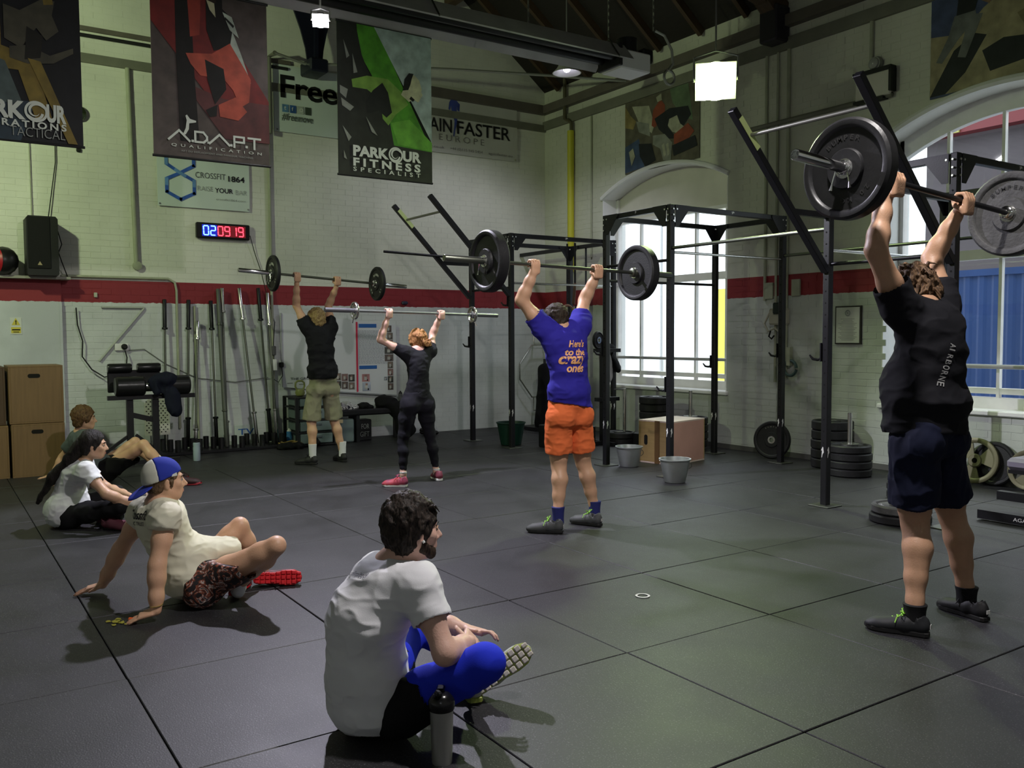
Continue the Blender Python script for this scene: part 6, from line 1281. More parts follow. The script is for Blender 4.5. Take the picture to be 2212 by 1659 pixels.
def shoe(parent, heel, toe, up, upper, sole, L=.285, lace=None, label=None, tread=None, sock=None, an=None, solelabel=None, heeltab=None):
    """heel/toe: ground contact points; up: sole normal"""
    h, t, up = A3(heel), A3(toe), nrm(up); d = nrm(t-h); d = nrm(d-up*(d@up)); s = np.cross(up, d)
    F_ = Field(np.minimum(h, h+d*L)-.12, np.maximum(h, h+d*L)+.14, .006); q = lambda a, b, c: h+d*a*L+s*b+up*c
    F_.cap(q(.13, 0, .045), q(.36, 0, .042), .034, .036, k=.02); F_.cap(q(.36, 0, .042), q(.78, 0, .030), .036, .030, k=.02, fl=s, f=1.15); F_.ell(q(.80, .002, .026), (.060, .044, .026), (d, s, up), k=.02)
    F_.ell(q(.66, 0, .034), (.07, .046, .030), (d, s, up), k=.02); F_.cap(q(.13, 0, .05), q(.18, 0, .088), .033, .034, k=.02); F_.cap(q(.34, 0, .060), q(.62, 0, .040), .032, .026, k=.02)
    F_.cap(q(.20, 0, .078), q(.19, 0, .15), .029, .034, k=.004, sub=True); F_.cap(q(.04, 0, .055), q(.05, 0, .082), .012, .009, k=.02)
    F_.half(q(0, 0, .012), -up)
    o = soft(F_, 'shoe', upper, parent, folds=None, label=label)
    pl = [(0, 0), (.01, .024), (.06, .033), (.25, .034), (.45, .036), (.68, .048), (.85, .046), (.96, .028), (1.005, 0), (.96, -.030), (.85, -.044), (.68, -.042), (.45, -.030), (.25, -.031), (.06, -.031), (.01, -.022)]
    m = MB(); n = len(pl); rings = []
    for (z, e) in ((0, .93), (.004, 1.0), (.020, 1.0), (.024, .96)): rings += [q(.5+(a-.5)*e, b*e, z+(.006 if a > .9 else 0)) for a, b in pl]
    m.add(rings, [(i*n+j, i*n+(j+1) % n, (i+1)*n+(j+1) % n, (i+1)*n+j) for i in range(3) for j in range(n)]+[tuple(range(n-1, -1, -1)), tuple(range(3*n, 4*n))])
    so = m.build('sole', sole, o)
    if tread:
        m = MB(); R3 = Matrix((Vector(d), Vector(s), Vector(up))).transposed()
        for i in range(9):
            for j in range(3):
                w = (.026, .030, .030, .026, .030, .036, .036, .034, .026)[i]*.85; m.box(q(.08+i*.108, (j-1)*w*.95, -.002), (L*.088, w*.82, .010), rot=R3, bev=.004)
        m.build('tread_block', tread, o)
    if lace:
        m = MB()
        for i in range(4): a = .40+.07*i; z = .094-.010*i; m.tube([q(a, -.018, z-.004), q(a+.03, 0, z+.002), q(a, .018, z-.004)], .0028, 6)
        m.tube([q(.40, 0, .096), q(.43, .030, .115), q(.37, .055, .125), q(.36, .03, .108), q(.40, 0, .096), q(.44, -.03, .112), q(.38, -.05, .118), q(.40, 0, .098)], .0028, 6)
        m.tube([q(.40, 0, .096), q(.48, .035, .085), q(.50, .05, .06)], .0026, 6); m.build('laces', lace, o)
    if heeltab: MB().box(q(-.008, 0, .052), (.004, .022, .020), rot=Matrix((Vector(d), Vector(s), Vector(up))).transposed()).build('heel_tab', heeltab, o)
    return o
def sock(parent, an, up_to, heel, mat, r=.046, low=None):
    m = MB(); a, b = A3(an), A3(up_to); lo = A3(low) if low is not None else a-nrm(b-a)*.045
    m.tube([lo, a, lerp(a, b, .5), b, b+nrm(b-a)*.002], [r*.92, r*.90, r*.94, r*1.05, r*.98], 20); return m.build('sock', mat, parent, smooth=True)
def body(parent, P, h, name='body', mat=None, hands=None, flat=None, extra=None):
    pts = np.array([A3(v) for k, v in P.items() if k in ('pel', 'neck', 'head', 'chest', 'shL', 'shR', 'elL', 'elR', 'wrL', 'wrR', 'hipL', 'hipR', 'knL', 'knR', 'anL', 'anR', 'haL', 'haR')])
    f = Field(pts.min(0)-.20, pts.max(0)+.20, h); b = P.get('bulk', 1.0); ab = P.get('armb', b); lb = P.get('legb', b)
    torso(f, P, 0)
    l, fw, up = axes(P, .95)
    for S in 'LR':
        f.cap(lerp(P['neck'], P['head'], .15)-A3(P['hf'])*.02, P['sh'+S], .045*b, .050*b, k=.05); f.cap(spine(P, .72), P['sh'+S], .085*b, .055*b, k=.05, fl=fw, f=.8)
        arm(f, P['sh'+S], P['el'+S], P['wr'+S], ab); leg(f, P['hip'+S], P['kn'+S], P['an'+S], lb, P.get('calf'), P.get('thigh', 1.0))
        f.ell(A3(P['hip'+S])-fw*.03 if 'glute' not in P else A3(P['hip'+S])+A3(P['glute']), (.10*b, .10*b, .10*b), k=.04)
        if hands and S in hands: f.cap(P['wr'+S], A3(hands[S][0])-nrm(A3(hands[S][2]))*.04, .026*ab, .024*ab, k=.02); grip(f, *hands[S])
        if flat and S in flat: fingers_flat(f, P['wr'+S], *flat[S])
        an = A3(P['an'+S]); ft = P.get('foot'+S)
        if ft is not None: f.cap(an, an-A3((0, 0, .055))+nrm(ft)*.012, .033, .027, k=.02)
    hq, ax, hl = head_field(f, P['head'], P['hf'], P['hu'], P.get('hs', 1.0), jaw=P.get('jaw', 1.0))
    f.cap(P['neck'], hq(0, -.022, -.055), .060*b*P.get('nk', 1), .055*P.get('nk', 1), k=.035)
    if extra: extra(f)
    return soft(f, name, mat, parent, 2), hq, ax
def eyes(parent, P, iris=(.10, .06, .03), brow=None, lips=None):
    C, fw, up = A3(P['head']), nrm(P['hf']), nrm(P['hu']); up = nrm(up-fw*(up@fw)); l = np.cross(up, fw); s = P.get('hs', 1.0); q = lambda a, b, c: C+l*a*s+fw*b*s+up*c*s
    for a in (-1, 1):
        e = MB().ico(q(a*.030, .0722, -.002), .0122*s, n=16).build('eye', M('eye_white', (.40, .37, .34), .3), parent, smooth=True)
        MB().lathe([(0, .0001), (.0058*s, 0), (.0058*s, -.001)], q(a*.031, .0847, -.002), fw, 14, closed=False).build('iris', M('iris_%d' % int(iris[0]*100), iris, .15), e)
    for a in (-1, 1): MB().tube([q(a*.014, .0835, .0045), q(a*.030, .0865, .0085), q(a*.047, .0745, .0035)], [.0026, .0034, .0022], 6).build('eyelid', M('eyelid_skin', (.42, .24, .16), .5), parent, smooth=True)
    if brow is not None:
        for a in (-1, 1): MB().tube([q(a*.012, .0925, .018), q(a*.028, .090, .0235), q(a*.046, .076, .018)], [.0028*s, .0036*s, .0018*s], 6).build('eyebrow', brow, parent)
    if lips is not None:
        m = MB(); m.tube([q(-.021, .0840, -.0655), q(-.008, .0885, -.062), q(.008, .0885, -.062), q(.021, .0840, -.0655)], [.0015, .004, .004, .0015], 8); m.tube([q(-.019, .0835, -.067), q(0, .0885, -.072), q(.019, .0835, -.067)], [.0015, .0048, .0015], 8); m.build('lips', lips, parent, smooth=True)
def hair(parent, P, mat, h=.006, vol=.012, style='short', top=0.0, name='hair', noise=.016, sc=(26, 26, 12), seed=0, extra=None, nape=-.055, fringe=.0):
    C, fw, up = A3(P['head']), nrm(P['hf']), nrm(P['hu']); up = nrm(up-fw*(up@fw)); l = np.cross(up, fw); s = P.get('hs', 1.0); q = lambda a, b, c: C+l*a*s+fw*b*s+up*c*s; ax = (l, fw, up)
    f = Field(C-.30, C+.26, h)
    f.ell(q(0, -.018, .034+top*.5), ((.074+vol)*s, (.091+vol)*s, (.087+vol+top)*s), ax, k=.01)
    f.ell(q(0, -.045, -.030), ((.062+vol*.6)*s, (.055+vol*.6)*s, .060*s), ax, k=.03)
    f.ell(q(0, .088, -.045+fringe), (.072*s, .070*s, .098*s), ax, k=.012, sub=True)   # face opening
    for a in (-1, 1): f.ell(q(a*.088, .012, -.060), (.040*s, .038*s, .052*s), ax, k=.01, sub=True)   # over the ears
    for a in (-1, 1): f.cap(q(a*.070, .020, .0), q(a*.069, .018, -.030), .010*s, .007*s, k=.008)
    f.ell(q(0, -.03, nape-.075), (.11*s, .12*s, .070*s), ax, k=.012, sub=True)
    if extra: extra(f, q, ax)
    return soft(f, name, mat, parent, 1, folds=[(noise, sc, seed), (noise*.4, tuple(x*2.3 for x in sc), seed+3)])
def tufts(parent, P, mat, spots, r=.006, name='hair_tuft'):
    C, fw, up = A3(P['head']), nrm(P['hf']), nrm(P['hu']); up = nrm(up-fw*(up@fw)); l = np.cross(up, fw); s = P.get('hs', 1.0); q = lambda a, b, c: C+l*a*s+fw*b*s+up*c*s
    m = MB()
    for (a, b, c) in spots: m.tube([q(*a), q(*b), q(*c)], [r, r*.8, r*.15], 6)
    m.build(name, mat, parent, smooth=True)
def tee(parent, P, mat, ease=.014, h=.007, sl=.52, hem=None, name='t_shirt', folds=None, sr=(.072, .068), extra=None, neck_r=.066, post=None, label=None, slr=None, hemease=.0):
    pts = np.array([A3(P[k]) for k in ('pel', 'neck', 'shL', 'shR', 'hipL', 'hipR')]+[lerp(P['sh'+S], P['el'+S], sl) for S in 'LR']); f = Field(pts.min(0)-.24, pts.max(0)+.20, h); b = P.get('bulk', 1.0)
    torso(f, P, ease, k=.05); l, fw, up = axes(P, .95); drop = []
    if hemease: 
        l0, f0, u0 = axes(P, 0.0); f.ell(spine(P, -.02), (.158*b+ease+hemease, .115*b+ease+hemease, .14), (l0, f0, u0), k=.05); f.ell(spine(P, .22), (.150*b+ease+hemease*.7, .110*b+ease+hemease*.7, .13), (l0, f0, u0), k=.05)
    for S in 'LR':
        f.cap(lerp(P['neck'], P['sh'+S], .30), P['sh'+S], .050*b+ease*.6, .056*b+ease*.6, k=.05); f.cap(spine(P, .72), P['sh'+S], .088*b+ease, .060*b+ease, k=.05, fl=fw, f=.8)
        s_ = sl if not isinstance(sl, dict) else sl[S]
        if s_ > 0:
            e = lerp(P['sh'+S], P['el'+S], s_); d = nrm(A3(P['el'+S])-A3(P['sh'+S])); f.cap(P['sh'+S], lerp(P['sh'+S], P['el'+S], s_+.25), sr[0]*b, sr[1]*b, k=.035, cut=[(e, d)]); drop.append((e, d, .12))
        else:
            d = nrm(A3(P['el'+S])-A3(P['sh'+S])); e = A3(P['sh'+S])+d*.03
    if extra: extra(f)
    if hem is not None:
        f.half(*hem); drop.append((hem[0], hem[1], .6))
    nk = A3(P['neck']); f.ell(nk+up*.055+fw*.01, (neck_r*b, neck_r*b, .050), (l, fw, up), k=.012, sub=True)
    if post: post(f)
    return soft(f, name, mat, parent, 2, folds=folds if folds is not None else [(.012, (6, 6, 10), 3), (.005, (16, 16, 26), 8)], drop=drop, label=label)
def shorts(parent, P, mat, ln=.85, r=(.108, .110), h=.007, ease=.016, waist=None, name='shorts', folds=None, extra=None, k=.035, label=None, fl=1.0):
    pts = np.array([A3(P[q]) for q in ('pel', 'hipL', 'hipR')]+[lerp(P['hip'+S], P['kn'+S], ln) for S in 'LR']); f = Field(pts.min(0)-.22, pts.max(0)+.22, h); b = P.get('bulk', 1.0)
    torso(f, P, ease, k=.04, t1=.3); l, fw, up = axes(P, .95); drop = []
    for S in 'LR':
        hp, kn = A3(P['hip'+S]), A3(P['kn'+S]); e = lerp(hp, kn, ln); d = nrm(kn-hp); g = hp-fw*.03 if 'glute' not in P else hp+A3(P['glute'])
        f.ell(g, (.112*b, .112*b, .110*b), k=.035); f.cap(hp, lerp(hp, kn, ln+.2), r[0]*b, r[1]*b, k=k, cut=[(e, d)]); drop.append((e, d, .16))
    if extra: extra(f)
    if waist is not None: f.half(*waist)
    return soft(f, name, mat, parent, 2, folds=folds if folds is not None else [(.013, (9, 9, 7), 11), (.005, (22, 22, 18), 2)], drop=drop, label=label)
def person(label, loc): return thing('person', label, 'person', (loc[0], loc[1], 0))
LIME = M('lace_lime', (.35, .75, .08), .5)
YL = (0, -1, 0)   # the lifters face the back wall: their left is -y
def barpt(key, y):
    A, B, d = BARS[key]; return np.array(A+(B-A)*((y-A.y)/(B.y-A.y)))
def print_on(parent, vs, fs, mat, ray_o, ray_d, name='lettering', off=.004):
    """press flat lettering onto the shirt: each vertex is shot along ray_d to the cloth and laid just off it"""
    from mathutils.bvhtree import BVHTree
    ob = parent; me = ob.data; W = Matrix.Identity(4); q = ob
    while q is not None: W = q.matrix_basis @ W; q = q.parent
    bv = BVHTree.FromPolygons([W @ v.co for v in me.vertices], [tuple(p.vertices) for p in me.polygons]); out = []; d = Vector(ray_d).normalized()
    for v in vs:
        hit = bv.ray_cast(Vector(v)-d*.5, d); out.append((hit[0]-d*off) if hit[0] is not None else Vector(v))
    m = MB(); m.add(out, fs); return m.build(name, mat, parent)
def text_verts(body_, o, ux, uy, h, w=None, bold=0.0, shear=0.0, sp=1.0, split=2):
    m = MB(); put_text(m, body_, o, ux, uy, h, w, bold, shear, sp, off=0); return m.v, m.f
# ---------------------------------------------------------------- man in khaki shorts
SK1 = skinmat('skin_fair', (.60, .35, .22)); SK2 = skinmat('skin_pink', (.62, .38, .30)); SK3 = skinmat('skin_tan', (.50, .29, .18)); SK4 = skinmat('skin_olive', (.50, .30, .19))
p = person('man in black T-shirt and khaki shorts pressing a barbell overhead', (-9.83, 3.88))
P = dict(pel=(-9.83, 3.885, .925), chest=(-9.80, 3.87, 1.27), neck=(-9.85, 3.86, 1.575), head=(-9.90, 3.85, 1.665), hf=(-1, -.05, -.12), hu=(-.12, 0, 1), latp=YL, latc=YL,
         shL=(-9.86, 3.715, 1.60), shR=(-9.86, 4.015, 1.605), elL=(-9.92, 3.62, 1.852), elR=(-9.96, 4.03, 1.85), wrL=(-9.84, 3.60, 2.10), wrR=(-9.86, 4.09, 2.07), hipL=(-9.83, 3.795, .86), hipR=(-9.83, 3.98, .86),
         knL=(-9.86, 3.755, .485), knR=(-9.86, 4.04, .485), anL=(-9.80, 3.74, .11), anR=(-9.80, 4.11, .11), footL=(-1, -.8, 0), footR=(-1, .2, 0), calf=(1, 0, 0), bulk=.92, legb=.97, armb=.92, thigh=.92)
gL, gR = barpt('man', 3.60), barpt('man', 4.09)
B1, hq, ax = body(p, P, .009, mat=SK1, hands={'L': (gL, (0, 1, 0), gL-A3(P['wrL']), (1, 0, -.1), 1), 'R': (gR, (0, 1, 0), gR-A3(P['wrR']), (1, 0, -.1), -1)})
hair(p, P, hairmat('hair_blond', (.16, .10, .035), (.42, .30, .14)), h=.009, vol=.020, top=.012, noise=.03, seed=2, nape=-.05)
BTEE = cloth('black_tee_cotton', col=(.014, .014, .020)); T_ = tee(p, P, BTEE, h=.009, ease=.022, hem=((-9.8, 3.88, 1.005), (-.06, .02, -1)), hemease=.030, sl=.42, sr=(.078, .080), folds=[(.018, (6, 6, 10), 3), (.007, (15, 15, 22), 8)])
KHA = cloth('khaki_cotton', col=(.27, .26, .175)); KH = shorts(p, P, KHA, ln=.93, r=(.100, .110), h=.009, k=.014, waist=((-9.8, 3.88, 1.03), (0, 0, 1)), folds=[(.018, (9, 9, 6), 5), (.007, (20, 20, 16), 2)])
for S, hl, tc in (('L', (-9.72, 3.765), (-9.90, 3.60)), ('R', (-9.72, 4.115), (-9.97, 4.10))):
    sock(p, A3(P['an'+S]), A3(P['an'+S])+A3((0, 0, .125)), None, M('sock_white', (.72, .72, .74), .8), r=.046)
    shoe(p, (*hl, .002), (*tc, .002), (0, 0, 1), M('shoe_black_mesh', (.025, .025, .028), .6), SOLEB, L=.29, lace=PBK)
# ---------------------------------------------------------------- woman
p = person('woman in black top and leggings holding a light bar overhead', (-8.0, 4.18))
P = dict(pel=(-8.0, 4.172, .835), chest=(-7.97, 4.18, 1.10), neck=(-8.01, 4.185, 1.335), head=(-8.05, 4.215, 1.435), hf=(-1, .02, .0), hu=(0, 0, 1), latp=YL, latc=YL, torso=TORSO_F,
         shL=(-8.0, 4.035, 1.325), shR=(-8.0, 4.335, 1.330), elL=(-8.05, 3.80, 1.455), elR=(-8.10, 4.42, 1.505), wrL=(-8.01, 3.865, 1.68), wrR=(-8.03, 4.46, 1.67), hipL=(-8.0, 4.085, .78), hipR=(-8.0, 4.262, .78),
         knL=(-8.03, 4.02, .41), knR=(-8.03, 4.345, .41), anL=(-7.98, 4.0, .085), anR=(-7.98, 4.38, .085), footL=(-1, -1, 0), footR=(-1, .3, 0), calf=(1, 0, 0), bulk=.86, legb=.83, armb=.78, hs=.93, nk=.85, thigh=1.05, jaw=.9)
gL, gR = barpt('woman', 3.87), barpt('woman', 4.465)
body(p, P, .009, mat=SK2, hands={'L': (gL, (0, 1, 0), gL-A3(P['wrL']), (1, 0, -.1), 1, .9), 'R': (gR, (0, 1, 0), gR-A3(P['wrR']), (1, 0, -.1), -1, .9)})
HB2 = hairmat('hair_ginger', (.16, .06, .02), (.50, .26, .10))
def bun(f, q, ax): f.ell(q(-.035, -.105, -.02), (.045, .045, .035), ax, k=.02); f.cap(q(-.05, -.11, -.02), q(-.10, -.11, -.035), .03, .012, k=.02)
hair(p, P, HB2, h=.008, vol=.014, noise=.03, seed=5, nape=-.06, extra=bun)
tufts(p, P, HB2, [((-.06, -.11, -.02), (-.10, -.12, .01), (-.13, -.11, -.02)), ((-.05, -.12, -.03), (-.09, -.13, -.05), (-.12, -.12, -.04)), ((-.03, -.12, 0), (-.06, -.14, .02), (-.10, -.14, .01))], r=.009)
tee(p, P, cloth('charcoal_top', col=(.020, .020, .028)), h=.008, ease=.009, hem=((-8, 4.18, .865), (0, 0, -1)), sl=.40, sr=(.064, .062), folds=[(.008, (8, 8, 14), 3), (.004, (24, 24, 30), 8)], neck_r=.07)
LEG = cloth('black_leggings', col=(.015, .014, .024)); f = Field((-8.35, 3.75, .08), (-7.7, 4.6, .98), .008); torso(f, P, .012, t1=.3)
for S in 'LR': leg(f, P['hip'+S], P['kn'+S], P['an'+S], P['legb']*1.11, P['calf'], P['thigh']); f.ell(A3(P['hip'+S])-A3(axes(P, .95)[1])*.03, (.100, .100, .100), k=.04)
f.half((0, 0, .13), (0, 0, -1)); f.half((0, 0, .92), (0, 0, 1)); soft(f, 'leggings', LEG, p, folds=[(.006, (14, 14, 20), 2)])
PKS = M('shoe_coral_purple', (.55, .06, .05), .6, sc=9, col2=(.12, .03, .10)); PKD = M('shoe_maroon', (.14, .02, .04), .6)
shoe(p, (-7.745, 3.925, .002), (-7.93, 3.735, .002), (0, 0, 1), PKS, SOLEW, L=.255, lace=M('lace_pink', (.5, .1, .2), .5), label='coral and purple left trainer with white sole')
shoe(p, (-7.86, 4.36, .002), (-8.11, 4.42, .002), (0, 0, 1), PKD, SOLEW, L=.255)
for S in 'LR': sock(p, A3(P['an'+S])-A3((0, 0, .01)), A3(P['an'+S])+A3((0, 0, .03)), None, MATS['sock_white'], r=.036)
# ---------------------------------------------------------------- man in blue T-shirt
p = person('man in blue T-shirt and orange shorts holding a barbell overhead', (-5.4, 4.15))
P = dict(pel=(-5.40, 4.128, .905), chest=(-5.37, 4.11, 1.24), neck=(-5.42, 4.075, 1.525), head=(-5.475, 4.062, 1.605), hf=(-1, -.22, -.15), hu=(-.12, 0, 1), latp=(-.06, -1, 0), latc=(-.06, -1, 0),
         shL=(-5.44, 3.925, 1.545), shR=(-5.42, 4.255, 1.555), elL=(-5.50, 3.765, 1.755), elR=(-5.54, 4.40, 1.765), wrL=(-5.43, 3.825, 1.955), wrR=(-5.46, 4.45, 1.945), hipL=(-5.40, 4.035, .85), hipR=(-5.40, 4.225, .85),
         knL=(-5.43, 4.06, .48), knR=(-5.43, 4.30, .48), anL=(-5.36, 4.0, .115), anR=(-5.38, 4.375, .115), footL=(-1, -.9, 0), footR=(-1, -.2, 0), calf=(1, 0, 0), bulk=1.0, legb=1.07, armb=1.06, thigh=.90)
gL, gR = barpt('blue', 3.835), barpt('blue', 4.45)
body(p, P, .0075, mat=SK1, hands={'L': (gL, (0, 1, 0), gL-A3(P['wrL']), (1, 0, -.1), 1), 'R': (gR, (0, 1, 0), gR-A3(P['wrR']), (1, 0, -.1), -1)})
hair(p, P, hairmat('hair_dark_brown', (.016, .011, .007), (.045, .030, .018)), h=.007, vol=.009, noise=.010, seed=9, nape=-.045, sc=(40, 40, 30))
BTS = cloth('royal_blue_cotton', col=(.028, .022, .30)); T_ = tee(p, P, BTS, h=.007, ease=.018, hem=((-5.3, 4.12, .955), (-.05, -.16, -1)), hemease=.022, sl=.45, sr=(.080, .080), folds=[(.015, (5, 6, 10), 3), (.007, (13, 13, 22), 8)])
ORL = M('print_orange', (.95, .48, .20), .6); LB2 = nrm((.15, 1, 0))
for (s, y, z, hh, w) in (("Here's", 4.050, 1.400, .052, .150), ('to the', 4.025, 1.338, .048, .170), ('crazy', 3.985, 1.275, .056, .215), ('ones', 4.035, 1.212, .042, .145)):
    v, fc = text_verts(s, (-5.2, y-.018, z), (0, 1, .0), (0, 0, 1), hh, w, .028, .28); print_on(T_, v, fc, ORL, None, (-1, 0, 0))
OSH = cloth('orange_shorts_cloth', col=(.80, .17, .05)); shorts(p, P, OSH, ln=.72, r=(.103, .106), h=.007, k=.012, waist=((-5.4, 4.12, 1.0), (0, 0, 1)), folds=[(.007, (11, 11, 15), 5), (.004, (20, 20, 30), 2)])
for S, hl, tc in (('L', (-5.235, 3.955), (-5.43, 3.775)), ('R', (-5.245, 4.335), (-5.48, 4.245))):
    sock(p, A3(P['an'+S])-A3((0, 0, .02)), A3(P['an'+S])+A3((0, 0, .06)), None, M('sock_navy', (.015, .02, .14), .85), r=.049)
    shoe(p, (*hl, .002), (*tc, .002), (0, 0, 1), M('shoe_grey_mesh', (.055, .058, .060), .65), SOLEB, L=.285, lace=LIME, heeltab=SOLEW)
# ---------------------------------------------------------------- tall man in black at the right
p = person('tall man in black T-shirt and navy shorts pressing a large barbell', (-2.5, 4.2))
P = dict(pel=(-2.50, 4.165, 1.00), chest=(-2.46, 4.16, 1.34), neck=(-2.52, 4.150, 1.605), head=(-2.60, 4.195, 1.670), hf=(-1, .12, -.35), hu=(-.35, 0, 1), latp=(-.10, -1, 0), latc=(-.05, -1, 0),
         shL=(-2.52, 3.965, 1.600), shR=(-2.53, 4.335, 1.615), elL=(-2.545, 3.79, 1.885), elR=(-2.66, 4.455, 1.885), wrL=(-2.55, 3.865, 2.135), wrR=(-2.56, 4.50, 2.095), hipL=(-2.50, 4.055, .93), hipR=(-2.50, 4.275, .93),
         knL=(-2.53, 4.135, .53), knR=(-2.53, 4.47, .53), anL=(-2.46, 4.035, .115), anR=(-2.48, 4.54, .115), footL=(-1, -.4, 0), footR=(-1, .2, 0), calf=(1, 0, 0), bulk=1.06, legb=1.20, armb=1.13, nk=1.05, thigh=.84)
gL, gR = barpt('big', 3.885), barpt('big', 4.50)
body(p, P, .0055, mat=SK3, hands={'L': (gL, (0, 1, 0), gL-A3(P['wrL']), (1, 0, -.1), 1, 1.06), 'R': (gR, (0, 1, 0), gR-A3(P['wrR']), (1, 0, -.1), -1, 1.06)})
HBR = hairmat('hair_brown_wavy', (.035, .018, .010), (.20, .12, .065))
hair(p, P, HBR, h=.006, vol=.024, top=.010, noise=.034, sc=(22, 22, 16), seed=4, nape=-.070)
tufts(p, P, HBR, [((.03, -.09, .08), (.04, -.14, .10), (.05, -.16, .06)), ((-.02, -.08, .10), (-.03, -.12, .14), (-.05, -.15, .12)), ((.05, -.02, .12), (.07, -.04, .16), (.09, -.07, .14)), ((0, -.1, .0), (.01, -.14, -.01), (.0, -.15, -.05)), ((.06, -.09, .03), (.09, -.11, .02), (.10, -.10, -.02)), ((-.05, -.09, .0), (-.08, -.11, -.01), (-.08, -.10, -.05)), ((.07, -.04, .05), (.10, -.06, .05), (.11, -.07, .01))], r=.012)
def belly(f): f.ell((-2.555, 4.135, 1.20), (.15, .16, .22), k=.08)
T_ = tee(p, P, BTEE, h=.0065, ease=.022, hem=((-2.5, 4.16, .985), (.04, -.05, -1)), hemease=.034, sl=.44, sr=(.078, .082), folds=[(.014, (5, 5, 8), 3), (.006, (13, 13, 20), 8)], extra=belly)
for (s, z, w) in (('ALL DAY', 0, 1),):
    for k, ch in enumerate('AIRBORNE'):
        v, fc = text_verts(ch, (-2.2, 4.085-.007*k, 1.440-.026*k), (0, -.25, -1), (0, 1, -.25), .028, .020 if ch != 'I' else .006, .015); print_on(T_, v, fc, M('faded_print', (.34, .34, .34), .6), None, (-1, 0, 0))
NSH = cloth('navy_shorts_nylon', col=(.012, .017, .055)); shorts(p, P, NSH, ln=.74, r=(.108, .112), k=.015, h=.0065, ease=.026, waist=((-2.5, 4.16, 1.06), (0, 0, 1)), folds=[(.018, (9, 9, 6), 5), (.006, (20, 20, 16), 2)])
for S, hl, tc in (('L', (-2.385, 4.045), (-2.66, 3.93)), ('R', (-2.345, 4.50), (-2.63, 4.555))):
    sock(p, A3(P['an'+S])-A3((0, 0, .02)), A3(P['an'+S])+A3((0, 0, .035)), None, M('sock_black', (.010, .010, .012), .85), r=.055)
    shoe(p, (*hl, .002), (*tc, .002), (0, 0, 1), M('shoe_charcoal_mesh', (.030, .032, .038), .6) if S == 'L' else M('shoe_jet_mesh', (.014, .014, .016), .6), SOLEB, L=.305, lace=LIME if S == 'L' else PBK, heeltab=SOLEW, label='charcoal left shoe with lime laces' if S == 'L' else None)
# ---------------------------------------------------------------- seated man in white T-shirt, foreground
p = person('dark-haired bearded man in white T-shirt sitting cross-legged in the foreground', (-2.98, 1.42))
P = dict(pel=(-3.00, 1.385, .145), chest=(-2.985, 1.36, .40), neck=(-2.965, 1.445, .622), head=(-2.915, 1.50, .765), hf=(.10, 1, .02), hu=(0, -.05, 1), latp=(-1, .05, .0), latc=(-1, -.06, -.10),
         shL=(-3.15, 1.45, .545), shR=(-2.785, 1.455, .588), elL=(-3.215, 1.67, .325), elR=(-2.655, 1.485, .375), wrL=(-3.02, 1.78, .30), wrR=(-2.80, 1.67, .335), hipL=(-3.11, 1.42, .105), hipR=(-2.89, 1.42, .115),
         knL=(-3.40, 1.76, .24), knR=(-2.61, 1.62, .325), anL=(-3.09, 1.86, .08), anR=(-2.97, 1.76, .075), bulk=.98, legb=.92, armb=.95, glute=(0, -.02, -.01))
def hnd(f): pass
B_w, hq, ax = body(p, P, .0055, mat=SK2, flat={'R': ((-.75, .60, -.20), (.5, .5, .75), (-.3, -.6, .6), .3, 1.0, .55), 'L': ((.7, .6, 0), (0, .3, 1), (.6, -.6, .3), .3, 1.0, .6)})
eyes(p, P, brow=M('brow_dark', (.015, .010, .008), .7))
HDK = hairmat('hair_near_black', (.008, .006, .005), (.045, .032, .025))
hair(p, P, HDK, h=.005, vol=.015, top=.008, noise=.012, sc=(38, 38, 20), seed=6, nape=-.075, fringe=-.004)
rr = random.Random(11); tf = []
for k in range(16):
    a = rr.uniform(-.065, .065); b = rr.uniform(.0, .060); c = .125-abs(a)*.35-b*.35; tf.append(((a, b-.02, c-.01), (a*1.1, b+.018, c+.002), (a*1.1+rr.uniform(-.01, .01), b+.036, c-.022-rr.random()*.02)))
for k in range(20):
    a = rr.uniform(-.08, .08); c = rr.uniform(-.05, .08); b = -.095+abs(a)*.45; tf.append(((a, b, c+.02), (a*1.05, b-.010, c), (a*1.08, b-.004, c-.04)))
tufts(p, P, HDK, tf, r=.0075)
# beard along the jaw
f = Field(A3(P['head'])-.16, A3(P['head'])+.16, .005); _f3, _u3 = nrm(P['hf']), nrm(P['hu']); _u3 = nrm(_u3-_f3*(_u3@_f3)); _l3 = np.cross(_u3, _f3); q = lambda a, b, c: A3(P['head'])+_l3*a+_f3*b+_u3*c
for a in (-1, 1): f.cap(q(a*.062, .006, -.030), q(a*.054, .008, -.058), .011, .012, k=.01); f.cap(q(a*.053, .008, -.060), q(a*.027, .055, -.096), .0185, .0170, k=.012); f.cap(q(a*.049, .024, -.052), q(a*.030, .060, -.078), .0150, .0150, k=.012)
f.cap(q(-.018, .061, -.094), q(.018, .064, -.096), .0170, k=.012); f.cap(q(-.022, .086, -.052), q(.022, .086, -.052), .0045, k=.004)
soft(f, 'beard', hairmat('beard_dark', (.020, .012, .008), (.07, .045, .03)), p, folds=[(.003, (60, 60, 60), 3)])
MB().tube([q(.082, .004, -.026), q(.086, .008, -.034)], [.006, .005], 8).build('earphone', WHT, p); MB().tube([q(-.082, .004, -.026), q(-.086, .008, -.034)], [.006, .005], 8).build('earphone', WHT, p)
WTE = cloth('white_tee_cotton', col=(.70, .70, .73)); WTE.node_tree.nodes['Principled BSDF'].inputs['Specular IOR Level'].default_value = .2
def w_ext(f):
    f.ell((-3.00, 1.32, .22), (.165, .125, .19), k=.06); f.ell((-3.00, 1.36, .10), (.185, .155, .09), k=.05); f.ell((-2.99, 1.30, .42), (.165, .10, .14), k=.05)
